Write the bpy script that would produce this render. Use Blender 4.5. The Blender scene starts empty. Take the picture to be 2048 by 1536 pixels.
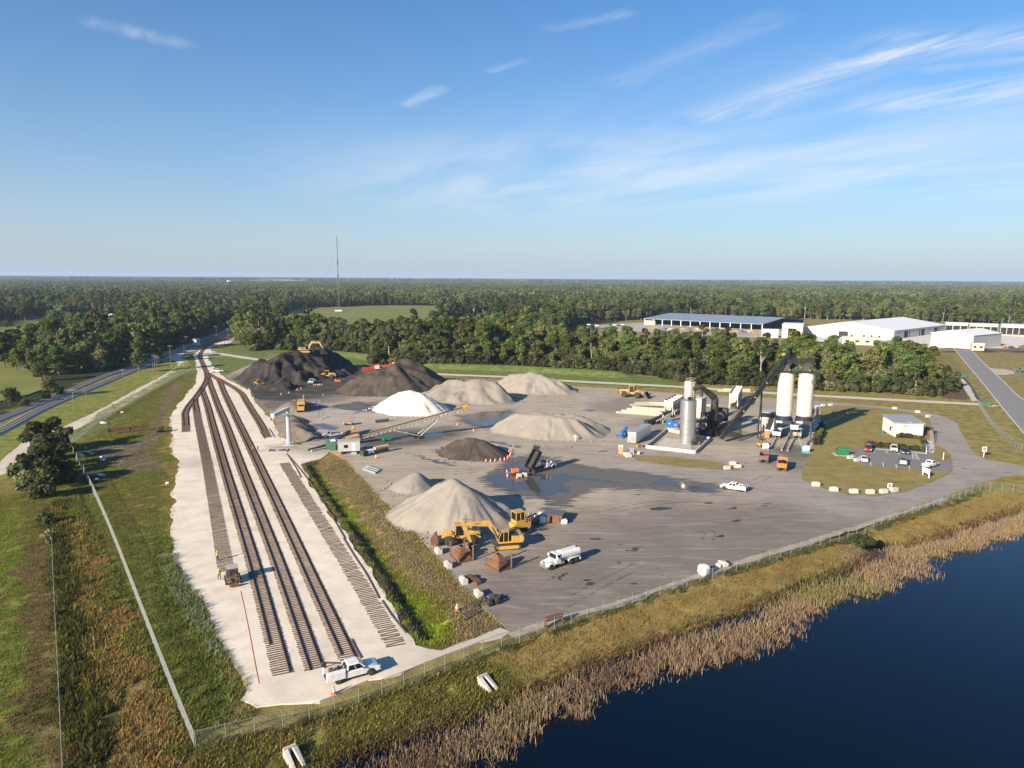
import bpy, bmesh, math, random
import numpy as np
from mathutils import Vector, Matrix
from mathutils.geometry import delaunay_2d_cdt
random.seed(7); RNG = np.random.default_rng(7)
R = math.radians
S = bpy.context.scene
COL = S.collection

# ---------------------------------------------------------------- camera
CAM_H, FPX, HOR, ROLL = 50.0, 1420.0, 556.0, R(0.33)
PITCH = math.atan((768 - HOR) / FPX)
cam = bpy.data.cameras.new('camera'); cam_o = bpy.data.objects.new('camera', cam); COL.objects.link(cam_o)
cam.sensor_width = 36.0; cam.lens = 36.0 * FPX / 2048.0
cam.clip_start = 1.0; cam.clip_end = 90000.0
cam_o.location = (0, 0, CAM_H)
_fw = Vector((0, math.cos(PITCH), -math.sin(PITCH))); _u0 = Vector((0, math.sin(PITCH), math.cos(PITCH))); _r0 = Vector((1, 0, 0))
_rt = math.cos(ROLL) * _r0 + math.sin(ROLL) * _u0; _up = -math.sin(ROLL) * _r0 + math.cos(ROLL) * _u0
cam_o.matrix_world = Matrix(((_rt.x, _up.x, -_fw.x, 0), (_rt.y, _up.y, -_fw.y, 0), (_rt.z, _up.z, -_fw.z, CAM_H), (0, 0, 0, 1)))
S.camera = cam_o

# ---------------------------------------------------------------- sky and sun
SUN_AZ, SUN_EL = R(47.0), R(21.5)          # shadows fall towards this azimuth (from +X)
SKY_STRENGTH, SUN_STRENGTH = 0.085, 5.0
W = bpy.data.worlds.new('World'); S.world = W; W.use_nodes = True
nt = W.node_tree; nt.nodes.clear()
def wn(t, **k):
    n = nt.nodes.new(t)
    for a, b in k.items(): setattr(n, a, b)
    return n
wo = wn('ShaderNodeOutputWorld'); bg = wn('ShaderNodeBackground'); bg.inputs[1].default_value = SKY_STRENGTH
sky = wn('ShaderNodeTexSky', sky_type='NISHITA', sun_disc=False)
sky.sun_elevation = SUN_EL; sky.altitude = 50.0
sun_vec = Vector((-math.cos(SUN_AZ), -math.sin(SUN_AZ), 0))
sky.sun_rotation = math.atan2(sun_vec.x, sun_vec.y)
sky.air_density = 1.0; sky.dust_density = 0.2; sky.ozone_density = 4.0; sky.altitude = 800.0
# thin cirrus, laid on a plane high above the place
tc = wn('ShaderNodeTexCoord'); sep = wn('ShaderNodeSeparateXYZ'); nt.links.new(tc.outputs['Generated'], sep.inputs[0])
def wmath(op, a, b=None, clamp=False):
    n = wn('ShaderNodeMath', operation=op); n.use_clamp = clamp
    for i, v in enumerate((a, b)):
        if v is None: continue
        if isinstance(v, (int, float)): n.inputs[i].default_value = v
        else: nt.links.new(v, n.inputs[i])
    return n.outputs[0]
zc = wmath('MAXIMUM', sep.outputs[2], 0.02); zz = wmath('ADD', zc, 0.06)
cx = wmath('DIVIDE', sep.outputs[0], zz); cy = wmath('DIVIDE', sep.outputs[1], zz)
cmb = wn('ShaderNodeCombineXYZ'); nt.links.new(cx, cmb.inputs[0]); nt.links.new(cy, cmb.inputs[1])
def cloud_noise(rot, sx, sy, scale, off, detail, lo, hi, dist=0.0):
    mp = wn('ShaderNodeMapping', vector_type='TEXTURE'); mp.inputs['Rotation'].default_value = (0, 0, rot)
    mp.inputs['Scale'].default_value = (sx, sy, 1); mp.inputs['Location'].default_value = off
    nt.links.new(cmb.outputs[0], mp.inputs[0])
    no = wn('ShaderNodeTexNoise'); no.inputs['Scale'].default_value = scale; no.inputs['Detail'].default_value = detail
    no.inputs['Roughness'].default_value = 0.62; no.inputs['Distortion'].default_value = dist
    nt.links.new(mp.outputs[0], no.inputs['Vector'])
    mr = wn('ShaderNodeMapRange', interpolation_type='SMOOTHSTEP'); mr.inputs[1].default_value = lo; mr.inputs[2].default_value = hi
    nt.links.new(no.outputs[0], mr.inputs[0]); return mr.outputs[0]
wisp = cloud_noise(R(-58), 2.4, 0.55, 3.4, (0.3, 0.2, 0), 7, 0.26, 0.86, 1.2)
soft = cloud_noise(R(-58), 2.0, 0.8, 1.1, (3.3, 1.2, 0), 4, 0.30, 0.70, 0.3)
def streak(a, b, w, s):
    # band of cirrus between two points of the cloud plane
    v = wn('ShaderNodeVectorMath', operation='SUBTRACT'); nt.links.new(cmb.outputs[0], v.inputs[0]); v.inputs[1].default_value = (a[0], a[1], 0)
    d = (b[0] - a[0], b[1] - a[1]); L = d[0] ** 2 + d[1] ** 2
    dt = wn('ShaderNodeVectorMath', operation='DOT_PRODUCT'); nt.links.new(v.outputs[0], dt.inputs[0]); dt.inputs[1].default_value = (d[0] / L, d[1] / L, 0); t = wmath('MAXIMUM', wmath('MINIMUM', dt.outputs['Value'], 1.0), 0.0)
    sc = wn('ShaderNodeVectorMath', operation='SCALE'); sc.inputs[0].default_value = (d[0], d[1], 0); nt.links.new(t, sc.inputs['Scale'])
    ds = wn('ShaderNodeVectorMath', operation='DISTANCE'); nt.links.new(v.outputs[0], ds.inputs[0]); nt.links.new(sc.outputs[0], ds.inputs[1])
    mr = wn('ShaderNodeMapRange', interpolation_type='SMOOTHSTEP'); mr.inputs[1].default_value = w; mr.inputs[2].default_value = 0.0; mr.inputs[4].default_value = s; nt.links.new(ds.outputs['Value'], mr.inputs[0]); return mr.outputs[0]
cm = None
for a, b, w, s_ in (((1.02, 3.52), (1.38, 2.66), .26, .95), ((1.38, 2.66), (1.78, 2.50), .22, .85), ((1.60, 2.86), (1.95, 2.68), .08, .6), ((1.70, 3.28), (2.4, 2.82), .32, .85), ((.45, 3.08), (.82, 2.48), .14, .36), ((-.48, 3.42), (-.32, 3.2), .07, .6), ((-.08, 2.97), (.03, 2.86), .05, .45), ((-1.36, 2.50), (-1.20, 2.66), .09, .5), ((.13, 2.56), (.36, 2.44), .06, .45)):
    q = streak(a, b, w, s_); cm = q if cm is None else wmath('ADD', cm, q)
cm = wmath('MULTIPLY', cm, wisp)
veil = wmath('MULTIPLY', streak((0.2, 5.4), (3.8, 3.6), 2.4, .52), soft)
cm = wmath('ADD', wmath('MULTIPLY', cm, 0.85), veil, True)
# pale blue-grey air low over the horizon, all the way round
fall = wmath('MULTIPLY', wmath('POWER', 2.718, wmath('MULTIPLY', wmath('MAXIMUM', sep.outputs[2], 0.0), -6.0)), 0.94)
low = wn('ShaderNodeMix', data_type='RGBA'); nt.links.new(fall, low.inputs[0]); hsv = wn('ShaderNodeHueSaturation'); hsv.inputs['Saturation'].default_value = 1.22; hsv.inputs['Value'].default_value = 0.95
nt.links.new(sky.outputs[0], hsv.inputs['Color']); nt.links.new(hsv.outputs[0], low.inputs[6]); low.inputs[7].default_value = (2.65, 3.1, 3.65, 1)
mixc = wn('ShaderNodeMix', data_type='RGBA'); nt.links.new(cm, mixc.inputs[0]); nt.links.new(low.outputs[2], mixc.inputs[6])
mixc.inputs[7].default_value = (5.2, 5.4, 5.7, 1)
nt.links.new(mixc.outputs[2], bg.inputs[0]); nt.links.new(bg.outputs[0], wo.inputs[0])

sl = bpy.data.lights.new('sun', 'SUN'); sl.energy = SUN_STRENGTH; sl.angle = R(0.5); sl.color = (1.0, 0.87, 0.68)
sun_o = bpy.data.objects.new('sun', sl); COL.objects.link(sun_o)
sun_o.rotation_euler = Vector((math.cos(SUN_AZ) * math.cos(SUN_EL), math.sin(SUN_AZ) * math.cos(SUN_EL), -math.sin(SUN_EL))).to_track_quat('-Z', 'Y').to_euler()
S.view_settings.view_transform = 'Standard'; S.view_settings.look = 'None'
S.view_settings.exposure = 1.0; S.view_settings.gamma = 1.0; S.view_settings.use_curve_mapping = False
S.render.engine = 'CYCLES'
S.cycles.use_denoising = True
S.cycles.max_bounces = 6; S.cycles.diffuse_bounces = 1; S.cycles.glossy_bounces = 2; S.cycles.transparent_max_bounces = 12
S.cycles.volume_bounces = 0; S.cycles.caustics_reflective = False; S.cycles.caustics_refractive = False
S.cycles.sample_clamp_indirect = 6.0
S.render.film_transparent = False

# ---------------------------------------------------------------- surveying: ground point seen at photo position (u, v)
def G(u, v, z=0.0):
    d = _fw + (u - 1024) / FPX * _rt + (768 - v) / FPX * _up
    t = (z - CAM_H) / d.z
    p = Vector((0, 0, CAM_H)) + t * d
    return Vector((p.x, p.y, z))
def hgt(u, vb, vt, z=0.0):
    """height of a plumb line that stands at (u, vb) and ends at row vt"""
    b = G(u, vb, z); lo, hi = 0.0, 200.0
    for _ in range(40):
        m = (lo + hi) / 2; q = b + Vector((0, 0, m)) - Vector((0, 0, CAM_H))
        if 768 - FPX * q.dot(_up) / q.dot(_fw) > vt: lo = m
        else: hi = m
    return lo
def GP(pts, z=0.0): return [G(u, v, z) for u, v in pts]
def heading(a, b):
    p, q = G(*a), G(*b); return math.atan2(q.y - p.y, q.x - p.x)

# ---------------------------------------------------------------- noise and polygon helpers (numpy)
_lat = RNG.random((257, 257)); _lat[256, :] = _lat[0, :]; _lat[:, 256] = _lat[:, 0]
def vnoise(x, y):
    x = np.asarray(x, float) % 256; y = np.asarray(y, float) % 256
    xi = np.floor(x).astype(int); yi = np.floor(y).astype(int); fx = x - xi; fy = y - yi
    fx = fx * fx * (3 - 2 * fx); fy = fy * fy * (3 - 2 * fy)
    a = _lat[xi, yi]; b = _lat[xi + 1, yi]; c = _lat[xi, yi + 1]; d = _lat[xi + 1, yi + 1]
    return (a * (1 - fx) + b * fx) * (1 - fy) + (c * (1 - fx) + d * fx) * fy
def fbm(x, y, o=4, g=0.5):
    s = 0; a = 1; t = 0
    for i in range(o):
        s = s + a * vnoise(x * 2 ** i + 17.3 * i, y * 2 ** i + 9.1 * i); t += a; a *= g
    return s / t
def inpoly(px, py, poly):
    px = np.asarray(px); py = np.asarray(py); r = np.zeros(px.shape, bool); n = len(poly)
    for i in range(n):
        x1, y1 = poly[i][0], poly[i][1]; x2, y2 = poly[i - 1][0], poly[i - 1][1]
        if y1 == y2: continue
        c = ((y1 > py) != (y2 > py)) & (px < (x2 - x1) * (py - y1) / (y2 - y1) + x1)
        r ^= c
    return r
def dist_poly(px, py, pts):
    px = np.asarray(px, float); py = np.asarray(py, float); best = np.full(px.shape, 1e9)
    for i in range(len(pts) - 1):
        ax, ay = pts[i][0], pts[i][1]; bx, by = pts[i + 1][0], pts[i + 1][1]
        dx, dy = bx - ax, by - ay; L = dx * dx + dy * dy + 1e-9
        t = np.clip(((px - ax) * dx + (py - ay) * dy) / L, 0, 1)
        best = np.minimum(best, np.hypot(px - ax - t * dx, py - ay - t * dy))
    return best
def sstep(a, b, x):
    t = np.clip((np.asarray(x, float) - a) / (b - a), 0, 1); return t * t * (3 - 2 * t)
def smooth_path(pts, step):
    """Catmull-Rom through points, resampled at an even step"""
    P = [Vector(p[:2]) for p in pts]; P = [P[0] * 2 - P[1]] + P + [P[-1] * 2 - P[-2]]; out = []
    for i in range(1, len(P) - 2):
        n = max(4, int((P[i + 1] - P[i]).length / step * 2))
        for k in range(n):
            t = k / n; a, b, c, d = P[i - 1], P[i], P[i + 1], P[i + 2]
            out.append(0.5 * ((2 * b) + (c - a) * t + (2 * a - 5 * b + 4 * c - d) * t * t + (3 * b - a - 3 * c + d) * t ** 3))
    out.append(P[-2]); A = np.array([(p.x, p.y) for p in out])
    s = np.concatenate([[0], np.cumsum(np.hypot(*(A[1:] - A[:-1]).T))])
    q = np.arange(0, s[-1], step)
    return np.stack([np.interp(q, s, A[:, 0]), np.interp(q, s, A[:, 1])], 1)

# ---------------------------------------------------------------- materials
MATS = {}
def mat(name, rgb, rough=0.7, metal=0.0, var=0.18, scale=1.2, bump=0.0, bscale=20.0, dirt=None, dirt_amt=0.5, dscale=0.8, coat=0.0, spec=0.5, attr=None, space='Object'):
    """painted or bare surface: base colour broken by two sizes of noise, optional grime and fine relief"""
    if name in MATS: return MATS[name]
    m = bpy.data.materials.new(name); m.use_nodes = True; t = m.node_tree; L = t.links
    bs = t.nodes['Principled BSDF']; bs.inputs['Roughness'].default_value = rough; bs.inputs['Metallic'].default_value = metal
    bs.inputs['Specular IOR Level'].default_value = spec
    if coat: bs.inputs['Coat Weight'].default_value = coat; bs.inputs['Coat Roughness'].default_value = 0.12
    c = t.nodes.new('ShaderNodeTexCoord')
    if space == 'World':
        c = t.nodes.new('ShaderNodeNewGeometry'); vec = c.outputs['Position']
    else: vec = c.outputs['Object']
    def noise(s, d=4):
        n = t.nodes.new('ShaderNodeTexNoise'); n.inputs['Scale'].default_value = s; n.inputs['Detail'].default_value = d
        L.new(vec, n.inputs['Vector']); return n.outputs[0]
    def mr(x, a, b, lo, hi):
        n = t.nodes.new('ShaderNodeMapRange'); n.inputs[1].default_value = a; n.inputs[2].default_value = b; n.inputs[3].default_value = lo; n.inputs[4].default_value = hi
        L.new(x, n.inputs[0]); return n.outputs[0]
    if attr:
        a = t.nodes.new('ShaderNodeAttribute'); a.attribute_name = attr; base = a.outputs['Color']
    else:
        q = t.nodes.new('ShaderNodeRGB'); q.outputs[0].default_value = (*rgb, 1); base = q.outputs[0]
    hs = t.nodes.new('ShaderNodeHueSaturation'); L.new(base, hs.inputs['Color'])
    L.new(mr(noise(scale), 0.3, 0.7, 1 - var, 1 + var), hs.inputs['Value'])
    col = hs.outputs[0]
    h2 = t.nodes.new('ShaderNodeHueSaturation'); L.new(col, h2.inputs['Color'])
    L.new(mr(noise(scale * 7.3, 6), 0.3, 0.7, 1 - var * 0.6, 1 + var * 0.6), h2.inputs['Value']); col = h2.outputs[0]
    if dirt:
        mx = t.nodes.new('ShaderNodeMix'); mx.data_type = 'RGBA'; mx.inputs[7].default_value = (*dirt, 1)
        L.new(mr(noise(dscale, 8), 0.45, 0.72, 0, dirt_amt), mx.inputs[0]); L.new(col, mx.inputs[6]); col = mx.outputs[2]
    L.new(col, bs.inputs['Base Color'])
    L.new(mr(noise(scale * 2.1), 0.3, 0.7, max(0.02, rough - 0.08), min(1, rough + 0.08)), bs.inputs['Roughness'])
    if bump:
        b = t.nodes.new('ShaderNodeBump'); b.inputs['Strength'].default_value = bump; b.inputs['Distance'].default_value = 0.1
        L.new(noise(bscale, 6), b.inputs['Height']); L.new(b.outputs[0], bs.inputs['Normal'])
    MATS[name] = m; return m
def glass(name='dark_glass', rgb=(0.012, 0.016, 0.02)): return mat(name, rgb, rough=0.06, var=0.05, spec=0.7)
def foliage_mat(name, dark, light, objvar=0.21):
    if name in MATS: return MATS[name]
    m = bpy.data.materials.new(name); m.use_nodes = True; t = m.node_tree; L = t.links
    bs = t.nodes['Principled BSDF']; bs.inputs['Roughness'].default_value = 0.75; bs.inputs['Specular IOR Level'].default_value = 0.15
    a = t.nodes.new('ShaderNodeAttribute'); a.attribute_name = 'tint'
    mx = t.nodes.new('ShaderNodeMix'); mx.data_type = 'RGBA'; mx.inputs[6].default_value = (*dark, 1); mx.inputs[7].default_value = (*light, 1)
    L.new(a.outputs['Fac'], mx.inputs[0])
    oi = t.nodes.new('ShaderNodeObjectInfo')
    def mr(x, lo, hi):
        n = t.nodes.new('ShaderNodeMapRange'); n.inputs[3].default_value = lo; n.inputs[4].default_value = hi; L.new(x, n.inputs[0]); return n.outputs[0]
    w = t.nodes.new('ShaderNodeTexWhiteNoise'); w.noise_dimensions = '1D'; L.new(oi.outputs['Random'], w.inputs['W'])
    hs = t.nodes.new('ShaderNodeHueSaturation'); L.new(mx.outputs[2], hs.inputs['Color'])
    L.new(mr(oi.outputs['Random'], 0.5 - objvar * 0.14, 0.5 + objvar * 0.16), hs.inputs['Hue']); L.new(mr(w.outputs['Value'], 1 - objvar * 1.9, 1 + objvar * 1.9), hs.inputs['Value'])
    L.new(mr(w.outputs['Value'], 1.05, 0.85), hs.inputs['Saturation'])
    ge = t.nodes.new('ShaderNodeNewGeometry'); no = t.nodes.new('ShaderNodeTexNoise'); no.inputs['Scale'].default_value = 0.007; no.inputs['Detail'].default_value = 3; L.new(ge.outputs['Position'], no.inputs['Vector'])
    h3 = t.nodes.new('ShaderNodeHueSaturation'); q3 = t.nodes.new('ShaderNodeMapRange'); q3.inputs[1].default_value = .33; q3.inputs[2].default_value = .67; q3.inputs[3].default_value = .68; q3.inputs[4].default_value = 1.28; L.new(no.outputs[0], q3.inputs[0]); L.new(q3.outputs[0], h3.inputs['Value']); L.new(hs.outputs[0], h3.inputs['Color']); hs = h3
    L.new(hs.outputs[0], bs.inputs['Base Color'])
    tr = t.nodes.new('ShaderNodeBsdfTranslucent'); L.new(hs.outputs[0], tr.inputs[0])
    ms = t.nodes.new('ShaderNodeMixShader'); ms.inputs[0].default_value = 0.28
    L.new(bs.outputs[0], ms.inputs[1]); L.new(tr.outputs[0], ms.inputs[2]); L.new(ms.outputs[0], t.nodes['Material Output'].inputs[0])
    MATS[name] = m; return m

# ---------------------------------------------------------------- mesh building
class MB:
    """collects shapes; build() links them as ONE mesh object"""
    def __init__(s): s.v = []; s.f = []
    def add(s, vs, fs):
        o = len(s.v); s.v += [tuple(v) for v in vs]; s.f += [tuple(i + o for i in f) for f in fs]; return s
    def box(s, c, d, rz=0, top=(1, 1), ry=0):
        """centre, full size; top = scale of the upper face"""
        x, y, z = d[0] / 2, d[1] / 2, d[2] / 2; V = []
        for sz in (-1, 1):
            kx, ky = (top if sz > 0 else (1, 1))
            for sx, sy in ((-1, -1), (1, -1), (1, 1), (-1, 1)): V.append(Vector((sx * x * kx, sy * y * ky, sz * z)))
        if ry: V = [Matrix.Rotation(ry, 3, 'Y') @ v for v in V]
        if rz: V = [Matrix.Rotation(rz, 3, 'Z') @ v for v in V]
        return s.add([v + Vector(c) for v in V], [(0, 3, 2, 1), (4, 5, 6, 7), (0, 1, 5, 4), (1, 2, 6, 5), (2, 3, 7, 6), (3, 0, 4, 7)])
    def b2(s, a, b): return s.box([(p + q) / 2 for p, q in zip(a, b)], [abs(q - p) for p, q in zip(a, b)])
    def cyl(s, a, b, r, n=12, r2=None, cap=True):
        a = Vector(a); b = Vector(b); d = (b - a).normalized(); u = d.orthogonal().normalized(); w = d.cross(u); r2 = r if r2 is None else r2
        V = []
        for p, rr in ((a, r), (b, r2)):
            for i in range(n):
                t = 2 * math.pi * i / n; V.append(p + rr * (math.cos(t) * u + math.sin(t) * w))
        F = [(i, (i + 1) % n, n + (i + 1) % n, n + i) for i in range(n)]
        if cap: F += [tuple(range(n - 1, -1, -1)), tuple(range(n, 2 * n))]
        return s.add(V, F)
    def bar(s, a, b, w, h=None):
        """square bar between two points"""
        a = Vector(a); b = Vector(b); d = (b - a); L = d.length; d.normalize(); h = h or w
        up = Vector((0, 0, 1)) if abs(d.z) < 0.95 else Vector((0, 1, 0))
        sd = d.cross(up).normalized(); up = sd.cross(d); V = []
        for p in (a, b):
            for i, j in ((-1, -1), (1, -1), (1, 1), (-1, 1)): V.append(p + sd * (i * w / 2) + up * (j * h / 2))
        return s.add(V, [(0, 1, 2, 3), (7, 6, 5, 4), (0, 4, 5, 1), (1, 5, 6, 2), (2, 6, 7, 3), (3, 7, 4, 0)])
    def tube(s, pts, r, n=8):
        for a, b in zip(pts[:-1], pts[1:]): s.cyl(a, b, r, n)
        return s
    def prism(s, prof, y0, y1, axis='y', top_in=0.0):
        """extrude an (x, z) outline along y (axis y) or an (x, y) outline along z (axis z)"""
        n = len(prof); V = []
        for k, c in enumerate((y0, y1)):
            for a, b in prof: V.append((a, c, b) if axis == 'y' else ((a, b, c) if axis == 'z' else (c, a, b)))
        F = [tuple(range(n)), tuple(range(2 * n - 1, n - 1, -1))] + [(i, n + i, n + (i + 1) % n, (i + 1) % n) for i in range(n)]
        return s.add(V, F)
    def lathe(s, prof, c=(0, 0, 0), n=16, ax='z'):
        V = []; F = []
        for r, h in prof:
            for i in range(n):
                t = 2 * math.pi * i / n; x, y = r * math.cos(t), r * math.sin(t)
                V.append((c[0] + x, c[1] + y, c[2] + h) if ax == 'z' else ((c[0] + x, c[1] + h, c[2] + y) if ax == 'y' else (c[0] + h, c[1] + x, c[2] + y)))
        m = len(prof)
        for k in range(m - 1):
            for i in range(n): F.append((k * n + i, k * n + (i + 1) % n, (k + 1) * n + (i + 1) % n, (k + 1) * n + i))
        F += [tuple(range(n - 1, -1, -1)), tuple(range((m - 1) * n, m * n))]
        return s.add(V, F)
    def quad(s, *v): return s.add(v, [tuple(range(len(v)))])
    def mesh(s, name):
        me = bpy.data.meshes.new(name); me.from_pydata(s.v, [], s.f)
        bm = bmesh.new(); bm.from_mesh(me); bmesh.ops.recalc_face_normals(bm, faces=bm.faces); bm.to_mesh(me); bm.free(); return me
    def build(s, name, m, parent=None, bevel=0.0, smooth=False, label=None):
        me = s.mesh(name); o = bpy.data.objects.new(name, me); COL.objects.link(o); me.materials.append(m)
        if smooth:
            me.polygons.foreach_set('use_smooth', [True] * len(me.polygons))
            if hasattr(me, 'set_sharp_from_angle'): me.set_sharp_from_angle(angle=R(40))
        if bevel:
            md = o.modifiers.new('bevel', 'BEVEL'); md.width = bevel; md.segments = 2; md.limit_method = 'ANGLE'; md.angle_limit = R(35)
        if parent: o.parent = parent
        if label: o['label'] = label
        return o
def np_mesh(name, V, F, cols=None, tint=None, m=None, smooth=False):
    """mesh from numpy arrays; F is (n,3) or (n,4)"""
    me = bpy.data.meshes.new(name); V = np.asarray(V, np.float32); F = np.asarray(F, np.int32); k = F.shape[1]
    me.vertices.add(len(V)); me.vertices.foreach_set('co', V.ravel())
    me.loops.add(F.size); me.loops.foreach_set('vertex_index', F.ravel())
    me.polygons.add(len(F)); me.polygons.foreach_set('loop_start', np.arange(0, F.size, k, dtype=np.int32))
    me.update(calc_edges=True)
    if cols is not None:
        a = me.color_attributes.new('cover', 'FLOAT_COLOR', 'POINT'); c = np.ones((len(V), 4), np.float32); c[:, :3] = cols; a.data.foreach_set('color', c.ravel())
    if tint is not None:
        a = me.attributes.new('tint', 'FLOAT', 'POINT'); a.data.foreach_set('value', np.asarray(tint, np.float32))
    me.polygons.foreach_set('use_smooth', [bool(smooth)] * len(F))
    if m: me.materials.append(m)
    return me
def link(name, me, parent=None):
    o = bpy.data.objects.new(name, me); COL.objects.link(o)
    if parent: o.parent = parent
    return o
def thing(name, label, cat, loc=(0, 0, 0), rz=0.0, group=None):
    o = bpy.data.objects.new(name, None); COL.objects.link(o); o.empty_display_size = 0.3
    o.location = loc; o.rotation_euler = (0, 0, rz); o['label'] = label; o['category'] = cat
    if group: o['group'] = group
    return o
def tag(o, label, cat, group=None):
    o['label'] = label; o['category'] = cat
    if group: o['group'] = group
    return o
def struct(o): o['kind'] = 'structure'; return o
def copy_tree(o, parent=None):
    c = o.copy(); COL.objects.link(c); c.parent = parent
    for ch in list(o.children): copy_tree(ch, c)
    return c
def dup(root, loc, rz, label, group=None, scale=None):
    r = copy_tree(root); r.location = loc; r.rotation_euler = (0, 0, rz); r['label'] = label
    if group: r['group'] = group
    if scale: r.scale = (scale,) * 3
    return r
def text_mesh(s, size, name, m, parent, mw, depth=0.01):
    cu = bpy.data.curves.new(name, 'FONT'); cu.body = s; cu.size = size; cu.extrude = depth; cu.align_x = 'CENTER'; cu.align_y = 'CENTER'
    t = bpy.data.objects.new(name, cu); me = bpy.data.meshes.new_from_object(t); bpy.data.objects.remove(t)
    me.transform(mw); me.materials.clear(); me.materials.append(m); return link(name, me, parent)
# ================================================================ the setting: ground, pavements, water
P2 = lambda pts, z=0.0: [(p.x, p.y) for p in GP(pts, z)]
SHORE_Z, WATER_Z = -1.45, -1.6
SHORE_PX = [(2300,950),(2180,985),(2048,1014),(2011,1022),(1936,1050),(1856,1077),(1823,1088),(1780,1092),(1736,1085),(1730,1112),(1673,1140),(1611,1165),(1536,1196),(1399,1244),(1274,1292),(1149,1337),(1074,1372),(1024,1390),(987,1392),(887,1434),(762,1472),(662,1500),(612,1536),(540,1590),(420,1650),(300,1700)]
WATER_PX = [(2300,990),(2180,1020),(2048,1057),(1986,1080),(1911,1103),(1848,1142),(1798,1160),(1723,1190),(1648,1217),(1600,1262),(1536,1290),(1399,1317),(1324,1352),(1249,1377),(1186,1402),(1111,1434),(1049,1472),(1024,1490),(937,1536),(860,1600),(760,1680)]
SHORE = P2(SHORE_PX, SHORE_Z); WLINE = P2(WATER_PX, WATER_Z)
POND = SHORE + [(-60, 20), (-40, -120), (400, -120), (420, 120)]
DITCH = P2([(618,925),(632,935),(692,1025),(757,1110),(787,1157),(824,1212),(852,1262)])
DITCH_EDGE = P2([(1020,1266),(950,1277),(887,1299),(832,1292),(815,1270),(774,1200),(747,1152),(727,1125),(697,1075),(657,1020),(622,970),(600,930),(640,918),(684,915),(702,935),(732,967),(762,1000),(802,1037),(837,1075),(872,1115),(922,1172),(985,1232)])
BERM = P2([(620,704),(740,715),(880,735),(1024,739),(1150,746),(1230,751)])
def height(x, y):
    x = np.asarray(x, float); y = np.asarray(y, float)
    d = dist_poly(x, y, SHORE); ins = inpoly(x, y, POND)
    z = np.where(ins, SHORE_Z - 0.22 * np.minimum(d, 12.0), SHORE_Z * sstep(10.0, 0.0, d))
    dd = dist_poly(x, y, DITCH); z = z - 1.1 * sstep(5.2, 0.6, dd) * sstep(0.4, 2.6, dist_poly(x, y, DITCH_EDGE))
    near = (y > 40) & (y < 450)
    db = dist_poly(x, y, BERM); z = z + 2.2 * sstep(11.0, 1.0, db)
    left = (x < -45) & (y < 260) & (y > 50)
    z = z + np.where(near, (fbm(x * 0.22, y * 0.22, 3) - 0.5) * 0.25 * sstep(0, -0.01, z), 0)
    return z
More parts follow.
